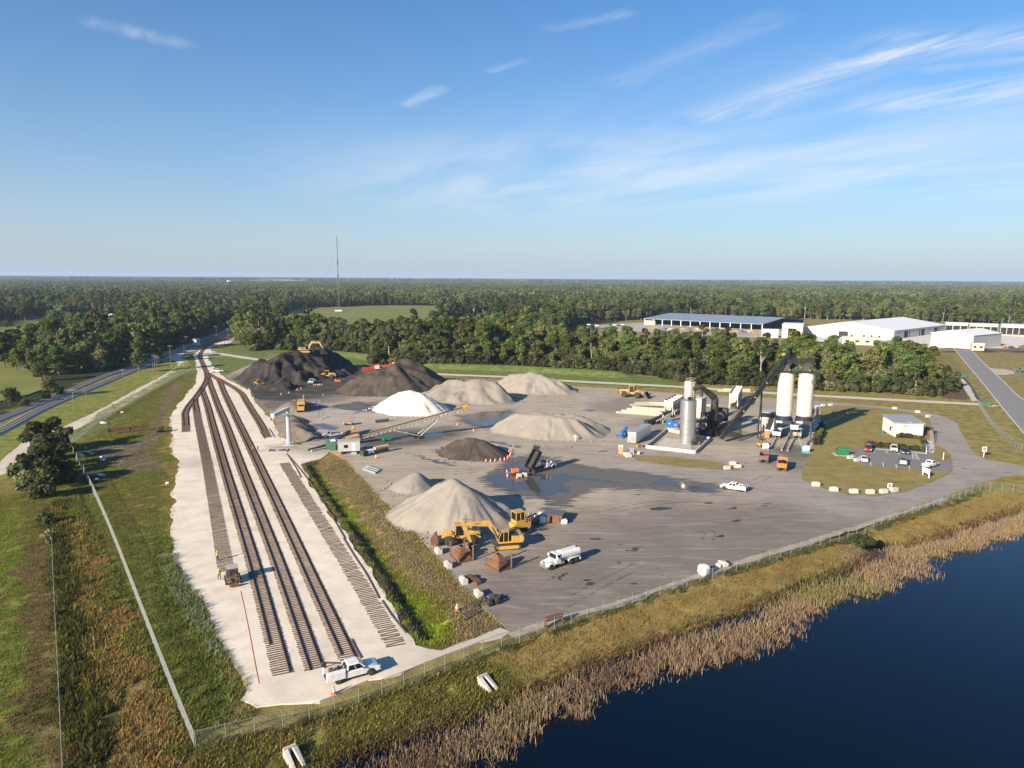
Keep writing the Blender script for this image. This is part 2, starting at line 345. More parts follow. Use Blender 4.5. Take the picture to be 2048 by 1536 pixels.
# ---- cover colours (albedo) of the ground sheet
C_FOREST = (0.035, 0.045, 0.016); C_WEED = (0.155, 0.155, 0.036); C_DRY = (0.20, 0.155, 0.060); C_MOWN = (0.245, 0.198, 0.066)
C_BRIGHT = (0.20, 0.25, 0.028); C_TAN = (0.24, 0.185, 0.095); C_BERM = (0.135, 0.17, 0.045); C_DIRT = (0.19, 0.15, 0.10); C_BANK = (0.245, 0.180, 0.062)
COVER = [  # polygon in the photo, colour, edge wander in metres
 ([(-900,1800),(-900,940),(0,830),(250,742),(420,668),(520,655),(1100,735),(1600,776),(1866,770),(1872,704),(2000,704),(2400,712),(2700,1000),(2500,1120),(300,1800)], C_MOWN, 3),
 ([(-900,1800),(-900,900),(0,885),(140,850),(330,738),(400,700),(430,760),(340,830),(350,1070),(420,1230),(500,1400),(390,1500),(300,1800)], C_WEED, 2),
 ([(-700,1800),(-500,980),(0,840),(280,745),(400,680),(390,740),(130,890),(0,960)], (0.19,0.20,0.042), 2),
 ([(-600,1800),(-300,1000),(10,955),(55,1000),(95,1200),(120,1800)], (0.19,0.165,0.046), 2),
 ([(15,1000),(40,985),(62,1200),(66,1536),(66,1800),(20,1800),(24,1400)], (0.17,0.20,0.034), 1),
 ([(52,1080),(100,1080),(118,1500),(125,1800),(70,1800),(66,1300)], (0.175,0.125,0.055), 1.6),
 ([(150,990),(230,1170),(330,1400),(370,1500),(330,1800),(215,1800),(215,1536),(190,1250),(150,1080)], (0.26,0.18,0.062), 2.5),
 ([(105,1000),(150,1000),(190,1250),(225,1536),(230,1800),(125,1800),(115,1300)], (0.10,0.088,0.026), 2.5),
 ([(180,900),(290,880),(300,860),(340,800),(350,760),(370,770),(330,850),(310,920),(350,928),(350,936),(270,945),(220,920)], C_DIRT, 2.5),
 ([(597,925),(640,918),(690,920),(760,995),(840,1075),(920,1170),(985,1228),(1005,1255),(950,1282),(880,1300),(832,1290),(770,1190),(700,1075),(622,965)], C_TAN, 1.2),
 ([(600,928),(640,922),(690,975),(760,1070),(850,1165),(910,1235),(920,1275),(880,1296),(840,1288),(770,1185),(700,1070),(622,963)], (0.175,0.17,0.038), 1.2),
 ([(625,935),(650,935),(700,1000),(790,1120),(850,1190),(895,1255),(885,1290),(850,1285),(790,1185),(735,1095),(660,985)], C_BRIGHT, 1.0),
 ([(390,1500),(560,1452),(840,1358),(1130,1252),(1390,1166),(1536,1120),(1740,1058),(1960,985),(2300,960),(2300,1000),(2048,1014),(1823,1090),(1536,1196),(1274,1292),(1024,1390),(762,1472),(560,1600),(300,1800)], C_BANK, 1.0),
 ([(390,1500),(560,1452),(840,1358),(960,1310),(1010,1330),(1080,1365),(1024,1392),(762,1475),(560,1600),(300,1800)], (0.175,0.155,0.04), 2.0),
 ([(1740,1062),(1680,1078),(1690,1115),(1740,1100)], C_TAN, 1.5),
 ([(1536,1196),(1640,1135),(1725,1105),(1736,1112),(1650,1155),(1536,1205),(1400,1250),(1400,1238)], (0.13,0.17,0.025), 0.6),
 ([(512,700),(640,690),(900,735),(1100,735),(1361,760),(1361,778),(1100,765),(890,752),(700,738)], C_BERM, 2),
 ([(405,720),(440,712),(520,722),(500,745),(460,752),(425,735)], C_BERM, 2),
 ([(430,690),(470,690),(560,700),(520,717),(440,706)], C_BERM, 2),
 ([(1861,715),(1905,706),(1960,795),(1900,795),(1860,770)], (0.20,0.16,0.055), 2),
 ([(2010,735),(2300,730),(2300,760),(2020,752),(1985,748),(1975,738)], C_TAN, 2),
 ([(1890,760),(1935,765),(1945,800),(1880,795)], (0.12,0.085,0.05), 2),
]
def axis(lo, hi, step, far, g=1.12):
    a = list(np.arange(lo, hi + step, step)); s = step; p = a[-1]; out = []
    while p < far: s *= g; p += s; out.append(p)
    s = step; p = a[0]; pre = []
    while p > -far: s *= g; p -= s; pre.append(p)
    return np.array(pre[::-1] + a + out)
XS = axis(-150, 262, 1.8, 32000); YS = axis(46, 436, 1.8, 32000)
gx, gy = np.meshgrid(XS, YS, indexing='ij'); fx, fy = gx.ravel(), gy.ravel()
gz = np.zeros_like(fx); nr = (np.abs(fx) < 900) & (fy > -400) & (fy < 900)
gz[nr] = height(fx[nr], fy[nr])
gc = np.tile(np.array(C_FOREST), (len(fx), 1))
n1 = fbm(fx * 0.13, fy * 0.13, 4) - 0.5; n2 = fbm(fx * 0.13 + 40, fy * 0.13 + 71, 4) - 0.5
for poly, c, wander in COVER:
    w = P2([(u, max(v, 590)) for u, v in poly]); m = nr & inpoly(fx + n1 * 4 * wander, fy + n2 * 4 * wander, w); gc[m] = c
    if poly is COVER[0][0]: MOWN_POLY = w
md = np.abs(dist_poly(fx, fy, DITCH)); wet = nr & (md < 0.9 + n1 * 1.5); gc[wet] = (0.10, 0.09, 0.06)
gc *= (0.8 + 0.4 * fbm(fx * 0.35, fy * 0.35, 3))[:, None]
nx, ny = len(XS), len(YS); ii = np.arange(nx * ny).reshape(nx, ny)
GF = np.stack([ii[:-1, :-1].ravel(), ii[1:, :-1].ravel(), ii[1:, 1:].ravel(), ii[:-1, 1:].ravel()], 1)
M_GROUND = mat('grass_ground', (0, 0, 0), rough=0.95, var=0.34, scale=0.35, bump=1.0, bscale=3.2, spec=0.1, attr='cover', space='World')
ground = struct(link('ground', np_mesh('ground', np.stack([fx, fy, gz], 1), GF, cols=gc, m=M_GROUND, smooth=True)))

def densify(poly, step, jit, seed=0):
    out = []; n = len(poly)
    for i in range(n):
        a = np.array(poly[i], float); b = np.array(poly[(i + 1) % n], float); L = np.hypot(*(b - a)); k = max(1, int(L / step))
        for j in range(k):
            p = a + (b - a) * j / k
            if jit:
                nn = (b - a)[::-1] * (1, -1) / (L + 1e-9); q = (vnoise(p[0] / step * 0.7 + seed, p[1] / step * 0.7) - 0.5) * 2 * jit + (vnoise(p[0] / step * 0.21 + seed, p[1] / step * 0.21) - 0.5) * 2 * jit
                p = p + nn * q
            out.append(tuple(p))
    return out
def sheet(name, poly, z, m, skirt=0.0, *, step=2.0, jit=0.3, grid=0, colf=None, kind='structure', label=None, cat=None, edge=False, parent=None):
    """a surface sheet cut to an outline with a slightly ragged edge"""
    b = densify(poly, step, jit, seed=len(name)); vs = [Vector(p) for p in b]; nb = len(vs)
    if grid:
        A = np.array(b); x0, y0 = A.min(0); x1, y1 = A.max(0)
        X, Y = np.meshgrid(np.arange(x0, x1, grid), np.arange(y0, y1, grid)); X = X.ravel(); Y = Y.ravel()
        X = X + RNG.uniform(-.3, .3, X.shape) * grid; Y = Y + RNG.uniform(-.3, .3, Y.shape) * grid
        ok = inpoly(X, Y, b); X = X[ok]; Y = Y[ok]; dk = dist_poly(X, Y, b + b[:1]) > (grid * 0.4 if not edge else 0.5 * grid); vs += [Vector((a, c)) for a, c in zip(X[dk], Y[dk])]
    v, _, f, ov, _, _ = delaunay_2d_cdt(vs, [(i, (i + 1) % nb) for i in range(nb)], [], 1, 1e-4)
    V = np.array([(p.x, p.y, 0) for p in v]); V[:, 2] = z(V[:, 0], V[:, 1]) if callable(z) else z
    F = np.array([t for t in f if len(t) == 3], np.int32)
    a, bb, c = V[F[:, 0]], V[F[:, 1]], V[F[:, 2]]; cr = (bb - a)[:, 0] * (c - a)[:, 1] - (bb - a)[:, 1] * (c - a)[:, 0]
    F[cr < 0] = F[cr < 0][:, ::-1]
    if skirt:
        n0 = len(V); nbv = [i for i in range(n0) if any(k < nb for k in ov[i])]; od = {}
        for i in nbv:
            for k in ov[i]:
                if k < nb: od[k] = i
        ring = [od[k] for k in range(nb) if k in od]; V = np.concatenate([V, V[ring] - (0, 0, skirt)]); e = []
        for k in range(len(ring)): a, c_ = ring[k], ring[(k + 1) % len(ring)]; A, C2 = n0 + k, n0 + (k + 1) % len(ring); e += [(a, c_, C2), (a, C2, A)]
        F = np.concatenate([F, np.array(e, np.int32)])
    cols = colf(V[:, 0], V[:, 1]) if colf else None
    t = None
    if edge: t = np.clip(dist_poly(V[:, 0], V[:, 1], b + b[:1]) / edge, 0, 1)
    o = link(name, np_mesh(name, V, F, cols=cols, tint=t, m=m), parent)
    if kind: o['kind'] = kind
    if label: o['label'] = label; o['category'] = cat
    return o

# ---- crushed limestone pad under the sidings
PAD_PX = [(408,695),(386,709),(393,731),(396,748),(391,768),(372,791),(354,810),(340,838),(346,876),(343,906),(352,918),(358,935),(352,948),(345,981),(346,1024),(339,1066),(349,1110),(367,1152),(405,1205),(435,1272),(475,1332),(500,1385),(478,1404),(512,1424),(560,1416),(637,1400),(737,1362),(800,1345),(862,1322),(962,1288),(1020,1266),(1000,1257),(950,1277),(887,1299),(832,1292),(815,1270),(774,1200),(747,1152),(727,1125),(697,1075),(657,1020),(622,970),(600,930),(640,918),(660,905),(640,892),(600,890),(575,880),(556,862),(548,845),(524,819),(509,800),(497,782),(480,773),(449,755),(429,741),(421,725),(416,713),(426,709),(421,697),(432,691),(457,688),(472,679),(468,676),(452,681),(440,683)]
PAD = P2(PAD_PX)
def pad_col(x, y):
    c = np.tile(np.array((0.76, 0.66, 0.53)), (len(x), 1)); n = fbm(x * 0.12, y * 0.12, 4); c *= (0.90 + 0.2 * n)[:, None]
    g = P2([(350,928),(400,926)]); k = np.exp(-(dist_poly(x, y, g) / 5) ** 2); c = c * (1 - 0.45 * k[:, None]) + np.array((0.27, 0.22, 0.17)) * 0.45 * k[:, None]
    g = P2([(590,895),(650,905)]); k = np.exp(-(dist_poly(x, y, g) / 6) ** 2); c = c * (1 - 0.8 * k[:, None]) + np.array((0.30, 0.25, 0.20)) * 0.8 * k[:, None]
    g = P2([(900,1300),(1010,1262)]); k = np.exp(-(dist_poly(x, y, g) / 9) ** 2); c = c * (1 - 0.5 * k[:, None]) + np.array((0.36, 0.31, 0.25)) * 0.5 * k[:, None]
    return c
M_LIME = mat('crushed_limestone', (0, 0, 0), rough=0.95, var=0.05, scale=0.25, bump=0.22, bscale=1.6, spec=0.1, attr='cover', space='World', dirt=(0.46, 0.38, 0.29), dirt_amt=0.45, dscale=0.30)
pad = sheet('limestone_pad', PAD, 0.14, M_LIME, .7, step=1.6, jit=0.55, grid=4.0, colf=pad_col); struct(pad)
# ---- asphalt yard
YARD_PX = [(1020,1266),(985,1232),(922,1172),(872,1115),(837,1075),(802,1037),(762,1000),(732,967),(702,935),(684,915),(652,900),(600,886),(572,872),(556,850),(540,825),(528,812),(512,798),(500,780),(482,770),(452,752),(470,742),(520,722),(620,735),(700,741),(742,744),(800,752),(887,758),(1007,762),(1100,770),(1184,775),(1361,787),(1536,796),(1621,801),(1711,808),(1786,815),(1848,824),(1893,835),(1914,847),(1926,870),(1940,895),(1948,907),(1976,920),(2048,932),(2300,950),(2300,968),(2048,950),(2011,952),(1961,966),(1898,991),(1823,1016),(1686,1058),(1536,1102),(1399,1146),(1311,1176),(1236,1201),(1164,1223),(1100,1240)]
YARD = P2(YARD_PX)
A_TAN = np.array((0.41, 0.34, 0.26)); A_GREY = np.array((0.205, 0.174, 0.145)); A_ROAD = np.array((0.305, 0.267, 0.235)); A_BLK = np.array((0.036, 0.032, 0.030)); A_WET = np.array((0.085, 0.075, 0.07)); A_SAND = np.array((0.46, 0.39, 0.32))
YBLOB = [((1330,1110),28,A_GREY,.95),((1180,1190),20,A_GREY,.9),((1500,1080),26,A_GREY,.95),((1690,1040),16,A_GREY,.9),((1050,1180),12,A_GREY,.75),((1080,1240),9,A_GREY,.6),((1250,1060),20,A_GREY,.45),((1420,1030),20,A_GREY,.4),
 ((960,1130),14,A_GREY,.35),((1560,960),24,A_ROAD,.7),((1750,1000),22,A_ROAD,.95),((1900,960),30,A_ROAD,.95),((1930,880),26,A_ROAD,.95),((1880,835),20,A_ROAD,.9),((1720,812),26,A_ROAD,.9),((2048,940),50,A_ROAD,1),((1300,935),22,A_ROAD,.5),((1400,945),20,A_ROAD,.6),((1160,920),18,A_ROAD,.35),
 ((620,750),40,A_BLK,.98),((560,790),20,A_BLK,.95),((520,770),20,A_BLK,.9),((600,780),24,A_BLK,.9),((680,775),30,A_BLK,.85),((720,745),30,A_BLK,.9),((560,812),10,A_BLK,.7),((640,800),12,A_BLK,.5),((740,815),12,A_WET,.8),((700,815),7,A_WET,.7),((760,880),15,A_WET,.75),((830,874),14,A_WET,.8),((900,868),10,A_WET,.6),((690,880),8,A_WET,.45),
 ((680,830),10,A_SAND,.9),((720,840),12,A_SAND,.8),((650,842),7,A_SAND,.7),((800,840),14,A_SAND,.5),((1590,905),10,A_BLK,.75),((1590,930),8,A_WET,.5),((1460,870),10,A_BLK,.5),((1250,812),18,A_WET,.45),((1330,850),14,A_WET,.35),((970,845),12,A_WET,.5),((1080,955),14,A_WET,.4),((1340,815),16,A_WET,.4),((1480,800),20,A_ROAD,.5)]
def yard_col(x, y):
    c = np.tile(A_TAN, (len(x), 1)); wx = x + (fbm(x * 0.08, y * 0.08) - 0.5) * 14; wy = y + (fbm(x * 0.08 + 50, y * 0.08 + 9) - 0.5) * 14
    for (u, v), r, col, k in YBLOB:
        p = G(u, v); w = k * sstep(1.25, 0.55, np.hypot((wx - p.x), (wy - p.y)) / r); c = c * (1 - w[:, None]) + col * w[:, None]
    return c * (0.88 + 0.24 * fbm(x * 0.2, y * 0.2))[:, None]
def yard_mat():
    m = mat('yard_asphalt', (0, 0, 0), rough=0.86, var=0.09, scale=0.12, bump=0.25, bscale=6, spec=0.25, attr='cover', space='World')
    t = m.node_tree; L = t.links; bs = t.nodes['Principled BSDF']; src = bs.inputs['Base Color'].links[0].from_socket
    geo = t.nodes.new('ShaderNodeNewGeometry'); col = src
    def streak(rot, sx, sy, sc, lo, hi, colr, amt, off=0.0, dist=2.0):
        nonlocal col
        mp = t.nodes.new('ShaderNodeMapping'); mp.inputs['Rotation'].default_value = (0, 0, rot); mp.inputs['Scale'].default_value = (sx, sy, 1); mp.inputs['Location'].default_value = (off, off, 0)
        L.new(geo.outputs['Position'], mp.inputs[0]); n = t.nodes.new('ShaderNodeTexNoise'); n.inputs['Scale'].default_value = sc; n.inputs['Detail'].default_value = 5; n.inputs['Distortion'].default_value = dist
        L.new(mp.outputs[0], n.inputs['Vector']); r = t.nodes.new('ShaderNodeMapRange'); r.inputs[1].default_value = lo; r.inputs[2].default_value = hi; r.inputs[4].default_value = amt; L.new(n.outputs[0], r.inputs[0])
        x = t.nodes.new('ShaderNodeMix'); x.data_type = 'RGBA'; x.inputs[7].default_value = (*colr, 1); L.new(r.outputs[0], x.inputs[0]); L.new(col, x.inputs[6]); col = x.outputs[2]
    streak(R(-20), 0.25, 1.6, 0.28, 0.52, 0.70, (0.13, 0.115, 0.10), 0.5)      # old tyre sweeps
    streak(R(35), 0.2, 1.6, 0.30, 0.52, 0.70, (0.42, 0.35, 0.28), 0.45, 31)     # dust lines
    streak(R(75), 0.22, 1.5, 0.33, 0.58, 0.72, (0.11, 0.10, 0.09), 0.5, 77)
    streak(0, 1, 1, 0.22, 0.71, 0.74, (0.05, 0.045, 0.045), 0.75, 13, 0.8)      # oil spots
    streak(0, 1, 1, 0.6, 0.715, 0.74, (0.05, 0.045, 0.045), 0.7, 47, 0.6)
    L.new(col, bs.inputs['Base Color']); return m
M_YARD = yard_mat()
yard = sheet('yard_pavement', YARD, 0.07, M_YARD, .6, step=2.0, jit=0.25, grid=2.6, colf=yard_col); struct(yard)
M_MOWN = mat('mown_grass', (0.245, 0.20, 0.068), rough=0.95, var=0.20, scale=0.3, bump=0.7, bscale=4, spec=0.1, space='World', dirt=(0.31, 0.225, 0.105), dirt_amt=0.55, dscale=0.12)
ISLAND = P2([(1641,813),(1676,812),(1736,815),(1786,820),(1836,828),(1858,838),(1868,872),(1870,889),(1886,897),(1898,907),(1903,921),(1868,925),(1866,905),(1740,893),(1712,899),(1680,909),(1700,918),(1722,931),(1862,944),(1902,943),(1886,955),(1848,970),(1806,986),(1748,992),(1691,989),(1646,977),(1608,962),(1602,955),(1611,925),(1621,902),(1628,888),(1643,850)])
struct(sheet('lawn_island', ISLAND, 0.16, M_MOWN, step=1.2, jit=0.25, grid=5))
struct(sheet('verge', P2([(1266,911),(1330,913),(1420,922),(1480,935),(1478,939),(1425,940),(1330,930),(1270,921)]), 0.12, M_MOWN, step=1.2, jit=0.3))
M_LOT = mat('parking_asphalt', (0.21, 0.195, 0.185), rough=0.85, var=0.1, scale=0.4, bump=0.15, bscale=9, spec=0.2, space='World')
struct(sheet('parking_lot', P2([(1678,908),(1712,898),(1740,892),(1866,904),(1869,925),(1905,921),(1905,945),(1862,945),(1722,932),(1700,919)]), 0.10, M_LOT, step=2, jit=0.0))
M_CONC = mat('pale_concrete', (0.52, 0.47, 0.40), rough=0.85, var=0.1, scale=0.5, bump=0.15, bscale=8, dirt=(0.3, 0.26, 0.22), dirt_amt=0.35, space='World')
M_PAINT = mat('white_road_paint', (0.72, 0.70, 0.66), rough=0.7, var=0.15, scale=2)
def strip(name, pts_px, width, z, m, step=3.0, jit=0.2, tail=None):
    """a ribbon of even width along a centre line"""
    c = smooth_path(P2(pts_px) if not isinstance(pts_px, np.ndarray) else pts_px, step); d = np.gradient(c, axis=0); d /= np.linalg.norm(d, axis=1)[:, None]; n = np.stack([-d[:, 1], d[:, 0]], 1)
    w1 = width / 2 + (vnoise(c[:, 0] * 0.3, c[:, 1] * 0.3) - 0.5) * 2 * jit; w2 = width / 2 + (vnoise(c[:, 0] * 0.3 + 90, c[:, 1] * 0.3) - 0.5) * 2 * jit
    a = c + n * w1[:, None]; b = c - n * w2[:, None]; k = len(c); V = np.zeros((2 * k, 3)); V[:k, :2] = a; V[k:, :2] = b; V[:, 2] = z(V[:, 0], V[:, 1]) if callable(z) else z
    i = np.arange(k - 1); F = np.stack([i + k, i + k + 1, i + 1, i], 1)
    return link(name, np_mesh(name, V, F, m=m))
M_PATH = mat('limestone_path', (0.60, 0.52, 0.42), rough=0.95, var=0.12, scale=0.3, bump=0.3, bscale=3, space='World', dirt=(0.32, 0.27, 0.2), dirt_amt=0.4)
struct(strip('haul_path', [(405,700),(430,706),(467,712),(514,719),(600,729),(700,736),(742,740),(887,749),(1007,754),(1131,762),(1361,774),(1536,786),(1621,791),(1786,800),(1956,809),(2004,815)], 6.0, lambda x, y: 0.03 + np.maximum(height(x, y), 0) * 1.0 + 0.05, M_PATH))
struct(strip('service_path', [(-130,990),(0,942),(50,900),(90,872),(135,858),(180,838),(230,812),(300,772),(345,748),(368,728),(352,715),(365,706),(400,696)], 6.2, 0.10, M_PATH, jit=0.5))
M_ROAD = mat('road_asphalt', (0.235, 0.225, 0.215), rough=0.85, var=0.07, scale=0.2, bump=0.1, bscale=8, spec=0.2, space='World')
RO_L = P2([(1905,694),(1913,704),(1956,755),(2004,815),(2048,867),(2150,985),(2300,1160)]); RO_R = P2([(2500,1000),(2250,902),(2150,838),(2048,800),(2006,762),(1971,730),(1946,704),(1935,694)])
struct(sheet('road', RO_L + RO_R, 0.09, M_ROAD, step=6, jit=0))
M_KERB = mat('kerb_concrete', (0.50, 0.46, 0.40), rough=0.85, var=0.12, scale=1.0, space='World')
for ln in (RO_L, RO_R):
    mb = MB(); c = smooth_path(ln, 6)
    for a, b in zip(c[:-1], c[1:]): mb.bar((*a, 0.10), (*b, 0.10), 0.45, 0.22)
    struct(mb.build('kerb', M_KERB))
struct(sheet('cross_road', P2([(1866,698),(1905,699),(2048,703),(2400,716),(2400,704),(2048,698),(1905,695)]), 0.11, mat('dark_asphalt', (0.11, 0.105, 0.10), rough=0.85, var=0.1, scale=0.2, space='World'), step=8, jit=0.3))
M_APRON = mat('white_concrete_apron', (0.62, 0.58, 0.53), rough=0.85, var=0.06, scale=0.05, space='World')
struct(sheet('concrete_apron', P2([(1560,672),(1600,664),(1787,676),(1888,660),(2050,666),(2300,676),(2300,692),(2048,690),(2004,700),(1905,696),(1870,697),(1790,686),(1700,686),(1600,682)]), 0.08, M_APRON, step=10, jit=0.5))
struct(sheet('shed_yard', P2([(1160,653),(1290,645),(1530,655),(1600,668),(1560,676),(1400,672),(1290,664),(1200,660)]), 0.08, mat('tan_yard', (0.40, 0.35, 0.29), rough=0.9, var=0.2, scale=0.03, space='World'), step=10, jit=2))
struct(sheet('sand_patch', P2([(1970,734),(2030,742),(2040,744),(2010,750),(1985,752)]), 0.06, M_LIME, step=2, jit=1.5, colf=lambda x, y: np.tile((0.46, 0.40, 0.33), (len(x), 1))))
# ---- fields between the woods
M_PAST = mat('pasture_grass', (0.185, 0.195, 0.055), rough=0.95, var=0.22, scale=0.03, bump=0.3, bscale=0.6, spec=0.1, space='World', dirt=(0.23, 0.19, 0.075), dirt_amt=0.6, dscale=0.012)
FIELDS_PX = [[(-200,725),(0,702),(100,692),(180,674),(250,656),(278,641),(262,628),(150,629),(60,634),(0,645),(-200,680)], [(-300,760),(-60,712),(60,700),(115,708),(100,726),(70,752),(48,790),(0,800),(-300,880)], [(540,634),(600,617),(700,612),(830,611),(965,613),(1000,618),(960,628),(930,637),(860,645),(700,650),(600,648)], [(1000,617),(1110,616),(1130,625),(1030,627)]]
FIELDS = [P2(f) for f in FIELDS_PX]
for f in FIELDS: struct(sheet('field', f, 0.4, M_PAST, step=12, jit=5))
struct(sheet('site_grass', P2([(1140,705),(1150,656),(1290,637),(1335,634),(1620,637),(1800,639),(2048,651),(2600,670),(2600,716),(2048,700),(1872,702),(1866,745),(1560,728),(1300,722)]), .03, M_MOWN, step=15, jit=4))
# ---- railway ballast of the old main line
M_BALL = mat('ballast', (0.43, 0.385, 0.34), rough=0.95, var=0.2, scale=0.8, bump=0.8, bscale=4, space='World', dirt=(0.25, 0.21, 0.18), dirt_amt=0.5)
MAIN_A = [(-160,905),(0,839),(75,809),(144,780),(216,750),(259,736),(320,711),(378,690),(406,678),(454,661),(500,646),(540,634)]
MAIN_B = [(-160,935),(0,863),(75,823),(144,793),(216,763),(259,745),(320,719),(378,697),(410,683),(460,666),(505,650)]
def ballast(name, px):
    c = smooth_path(P2(px), 4.0); d = np.gradient(c, axis=0); d /= np.linalg.norm(d, axis=1)[:, None]; n = np.stack([-d[:, 1], d[:, 0]], 1); prof = [(-2.5, 0.0), (-1.6, 0.55), (1.6, 0.55), (2.5, 0.0)]; k = len(c)
    V = np.concatenate([np.column_stack([c + n * o, np.full(k, h)]) for o, h in prof]); i = np.arange(k - 1); F = np.concatenate([np.stack([i + j * k, i + 1 + j * k, i + 1 + (j + 1) * k, i + (j + 1) * k], 1)[:, ::-1] for j in range(3)])
    return struct(link(name, np_mesh(name, V, F, m=M_BALL)))
ballast('railway_ballast', MAIN_A); ballast('railway_ballast', MAIN_B)
# ---- pond
def water_mat(name, base, rough, bs_, bd):
    m = bpy.data.materials.new(name); m.use_nodes = True; t = m.node_tree; b = t.nodes['Principled BSDF']
    b.inputs['Base Color'].default_value = (*base, 1); b.inputs['Roughness'].default_value = rough; b.inputs['IOR'].default_value = 1.33
    g = t.nodes.new('ShaderNodeNewGeometry'); n = t.nodes.new('ShaderNodeTexNoise'); n.inputs['Scale'].default_value = bs_; n.inputs['Detail'].default_value = 4; t.links.new(g.outputs['Position'], n.inputs['Vector'])
    u = t.nodes.new('ShaderNodeBump'); u.inputs['Strength'].default_value = bd; u.inputs['Distance'].default_value = 0.05; t.links.new(n.outputs[0], u.inputs['Height']); t.links.new(u.outputs[0], b.inputs['Normal']); MATS[name] = m; return m
M_WATER = water_mat('pond_water', (0.0, 0.003, 0.009), 0.05, 1.2, 0.12)
pv = SHORE + [(420, 60), (420, -100), (-40, -100)]
struct(sheet('pond', pv, WATER_Z, M_WATER, step=6, jit=0))
# ---- puddles: thin films of water lying in the yard, ragged at the rim
def puddle_mat(name, base, rough, lo, hi):
    m = water_mat(name, base, rough, 3.0, 0.03); t = m.node_tree; L = t.links; out = t.nodes['Material Output']; b = t.nodes['Principled BSDF']
    a = t.nodes.new('ShaderNodeAttribute'); a.attribute_name = 'tint'; g = t.nodes.new('ShaderNodeNewGeometry')
    mp = t.nodes.new('ShaderNodeMapping'); mp.inputs['Scale'].default_value = (0.22, 1.1, 1); mp.inputs['Rotation'].default_value = (0, 0, R(12)); L.new(g.outputs['Position'], mp.inputs[0])
    n = t.nodes.new('ShaderNodeTexNoise'); n.inputs['Scale'].default_value = 0.9; n.inputs['Detail'].default_value = 6; L.new(mp.outputs[0], n.inputs['Vector'])
    s = t.nodes.new('ShaderNodeMath'); s.operation = 'ADD'; L.new(a.outputs['Fac'], s.inputs[0]); k = t.nodes.new('ShaderNodeMath'); k.operation = 'MULTIPLY_ADD'; k.inputs[1].default_value = 2.4; k.inputs[2].default_value = -.7; L.new(n.outputs[0], k.inputs[0]); L.new(k.outputs[0], s.inputs[1])
    r = t.nodes.new('ShaderNodeMapRange'); r.inputs[1].default_value = lo; r.inputs[2].default_value = hi; L.new(s.outputs[0], r.inputs[0])
    tr = t.nodes.new('ShaderNodeBsdfTransparent'); mx = t.nodes.new('ShaderNodeMixShader'); L.new(r.outputs[0], mx.inputs[0]); L.new(tr.outputs[0], mx.inputs[1]); L.new(b.outputs[0], mx.inputs[2]); L.new(mx.outputs[0], out.inputs[0]); return m
M_PUD = puddle_mat('puddle_water', (0.075, 0.066, 0.058), 0.09, 0.98, 1.12)
M_DAMP = puddle_mat('damp_asphalt', (0.14, 0.12, 0.10), 0.5, 0.7, 1.25)
PUD = [[(952,955),(975,948),(1002,944),(1000,930),(1030,922),(1060,910),(1062,918),(1040,930),(1075,945),(1110,948),(1150,940),(1144,950),(1200,957),(1250,966),(1286,968),(1320,956),(1345,956),(1386,970),(1444,974),(1444,985),(1381,989),(1350,976),(1324,972),(1286,976),(1224,969),(1150,962),(1134,968),(1152,988),(1106,992),(1121,1009),(1110,1015),(1066,1026),(1060,1020),(1090,1012),(1075,1000),(1062,985),(1039,984),(1033,993),(1010,985),(985,975),(970,966)],
 [(912,835),(942,826),(985,823),(1024,822),(1018,835),(1002,846),(974,858),(937,846)], [(845,862),(880,862),(904,867),(874,876),(842,873)], [(616,848),(650,846),(674,850),(690,858),(662,863),(626,857)], [(672,815),(687,810),(702,814),(690,817)],
 [(820,911),(842,909),(887,921),(912,926),(925,937),(897,933),(850,925)], [(950,876),(985,880),(1030,888),(1063,897),(1049,902),(1010,893),(965,884)], [(1540,1000),(1512,1016),(1504,1023),(1526,1023),(1545,1008)], [(1057,1057),(1084,1046),(1109,1051),(1116,1059),(1097,1066),(1060,1067)], [(1150,820),(1185,818),(1202,821),(1180,825)], [(976,1142),(990,1136),(1003,1138),(985,1148)]]
for q in PUD: struct(sheet('puddle', P2(q), 0.085, M_PUD, step=0.9, jit=0.35, grid=1.4, edge=2.2))
for q in [[(940,962),(1000,915),(1070,905),(1180,930),(1300,945),(1460,968),(1450,995),(1340,985),(1200,985),(1140,1020),(1050,1035),(1080,1005),(1000,990)], [(640,815),(720,800),(760,812),(735,822),(690,822)], [(900,830),(1040,815),(1030,840),(980,865),(920,850)], [(700,893),(770,872),(900,862),(925,870),(860,884),(760,893)], [(1045,1050),(1085,1035),(1125,1055),(1100,1075),(1050,1072)]]:
    struct(sheet('damp_patch', P2(q), 0.078, M_DAMP, step=1.2, jit=0.8, grid=2.2, edge=5.0))
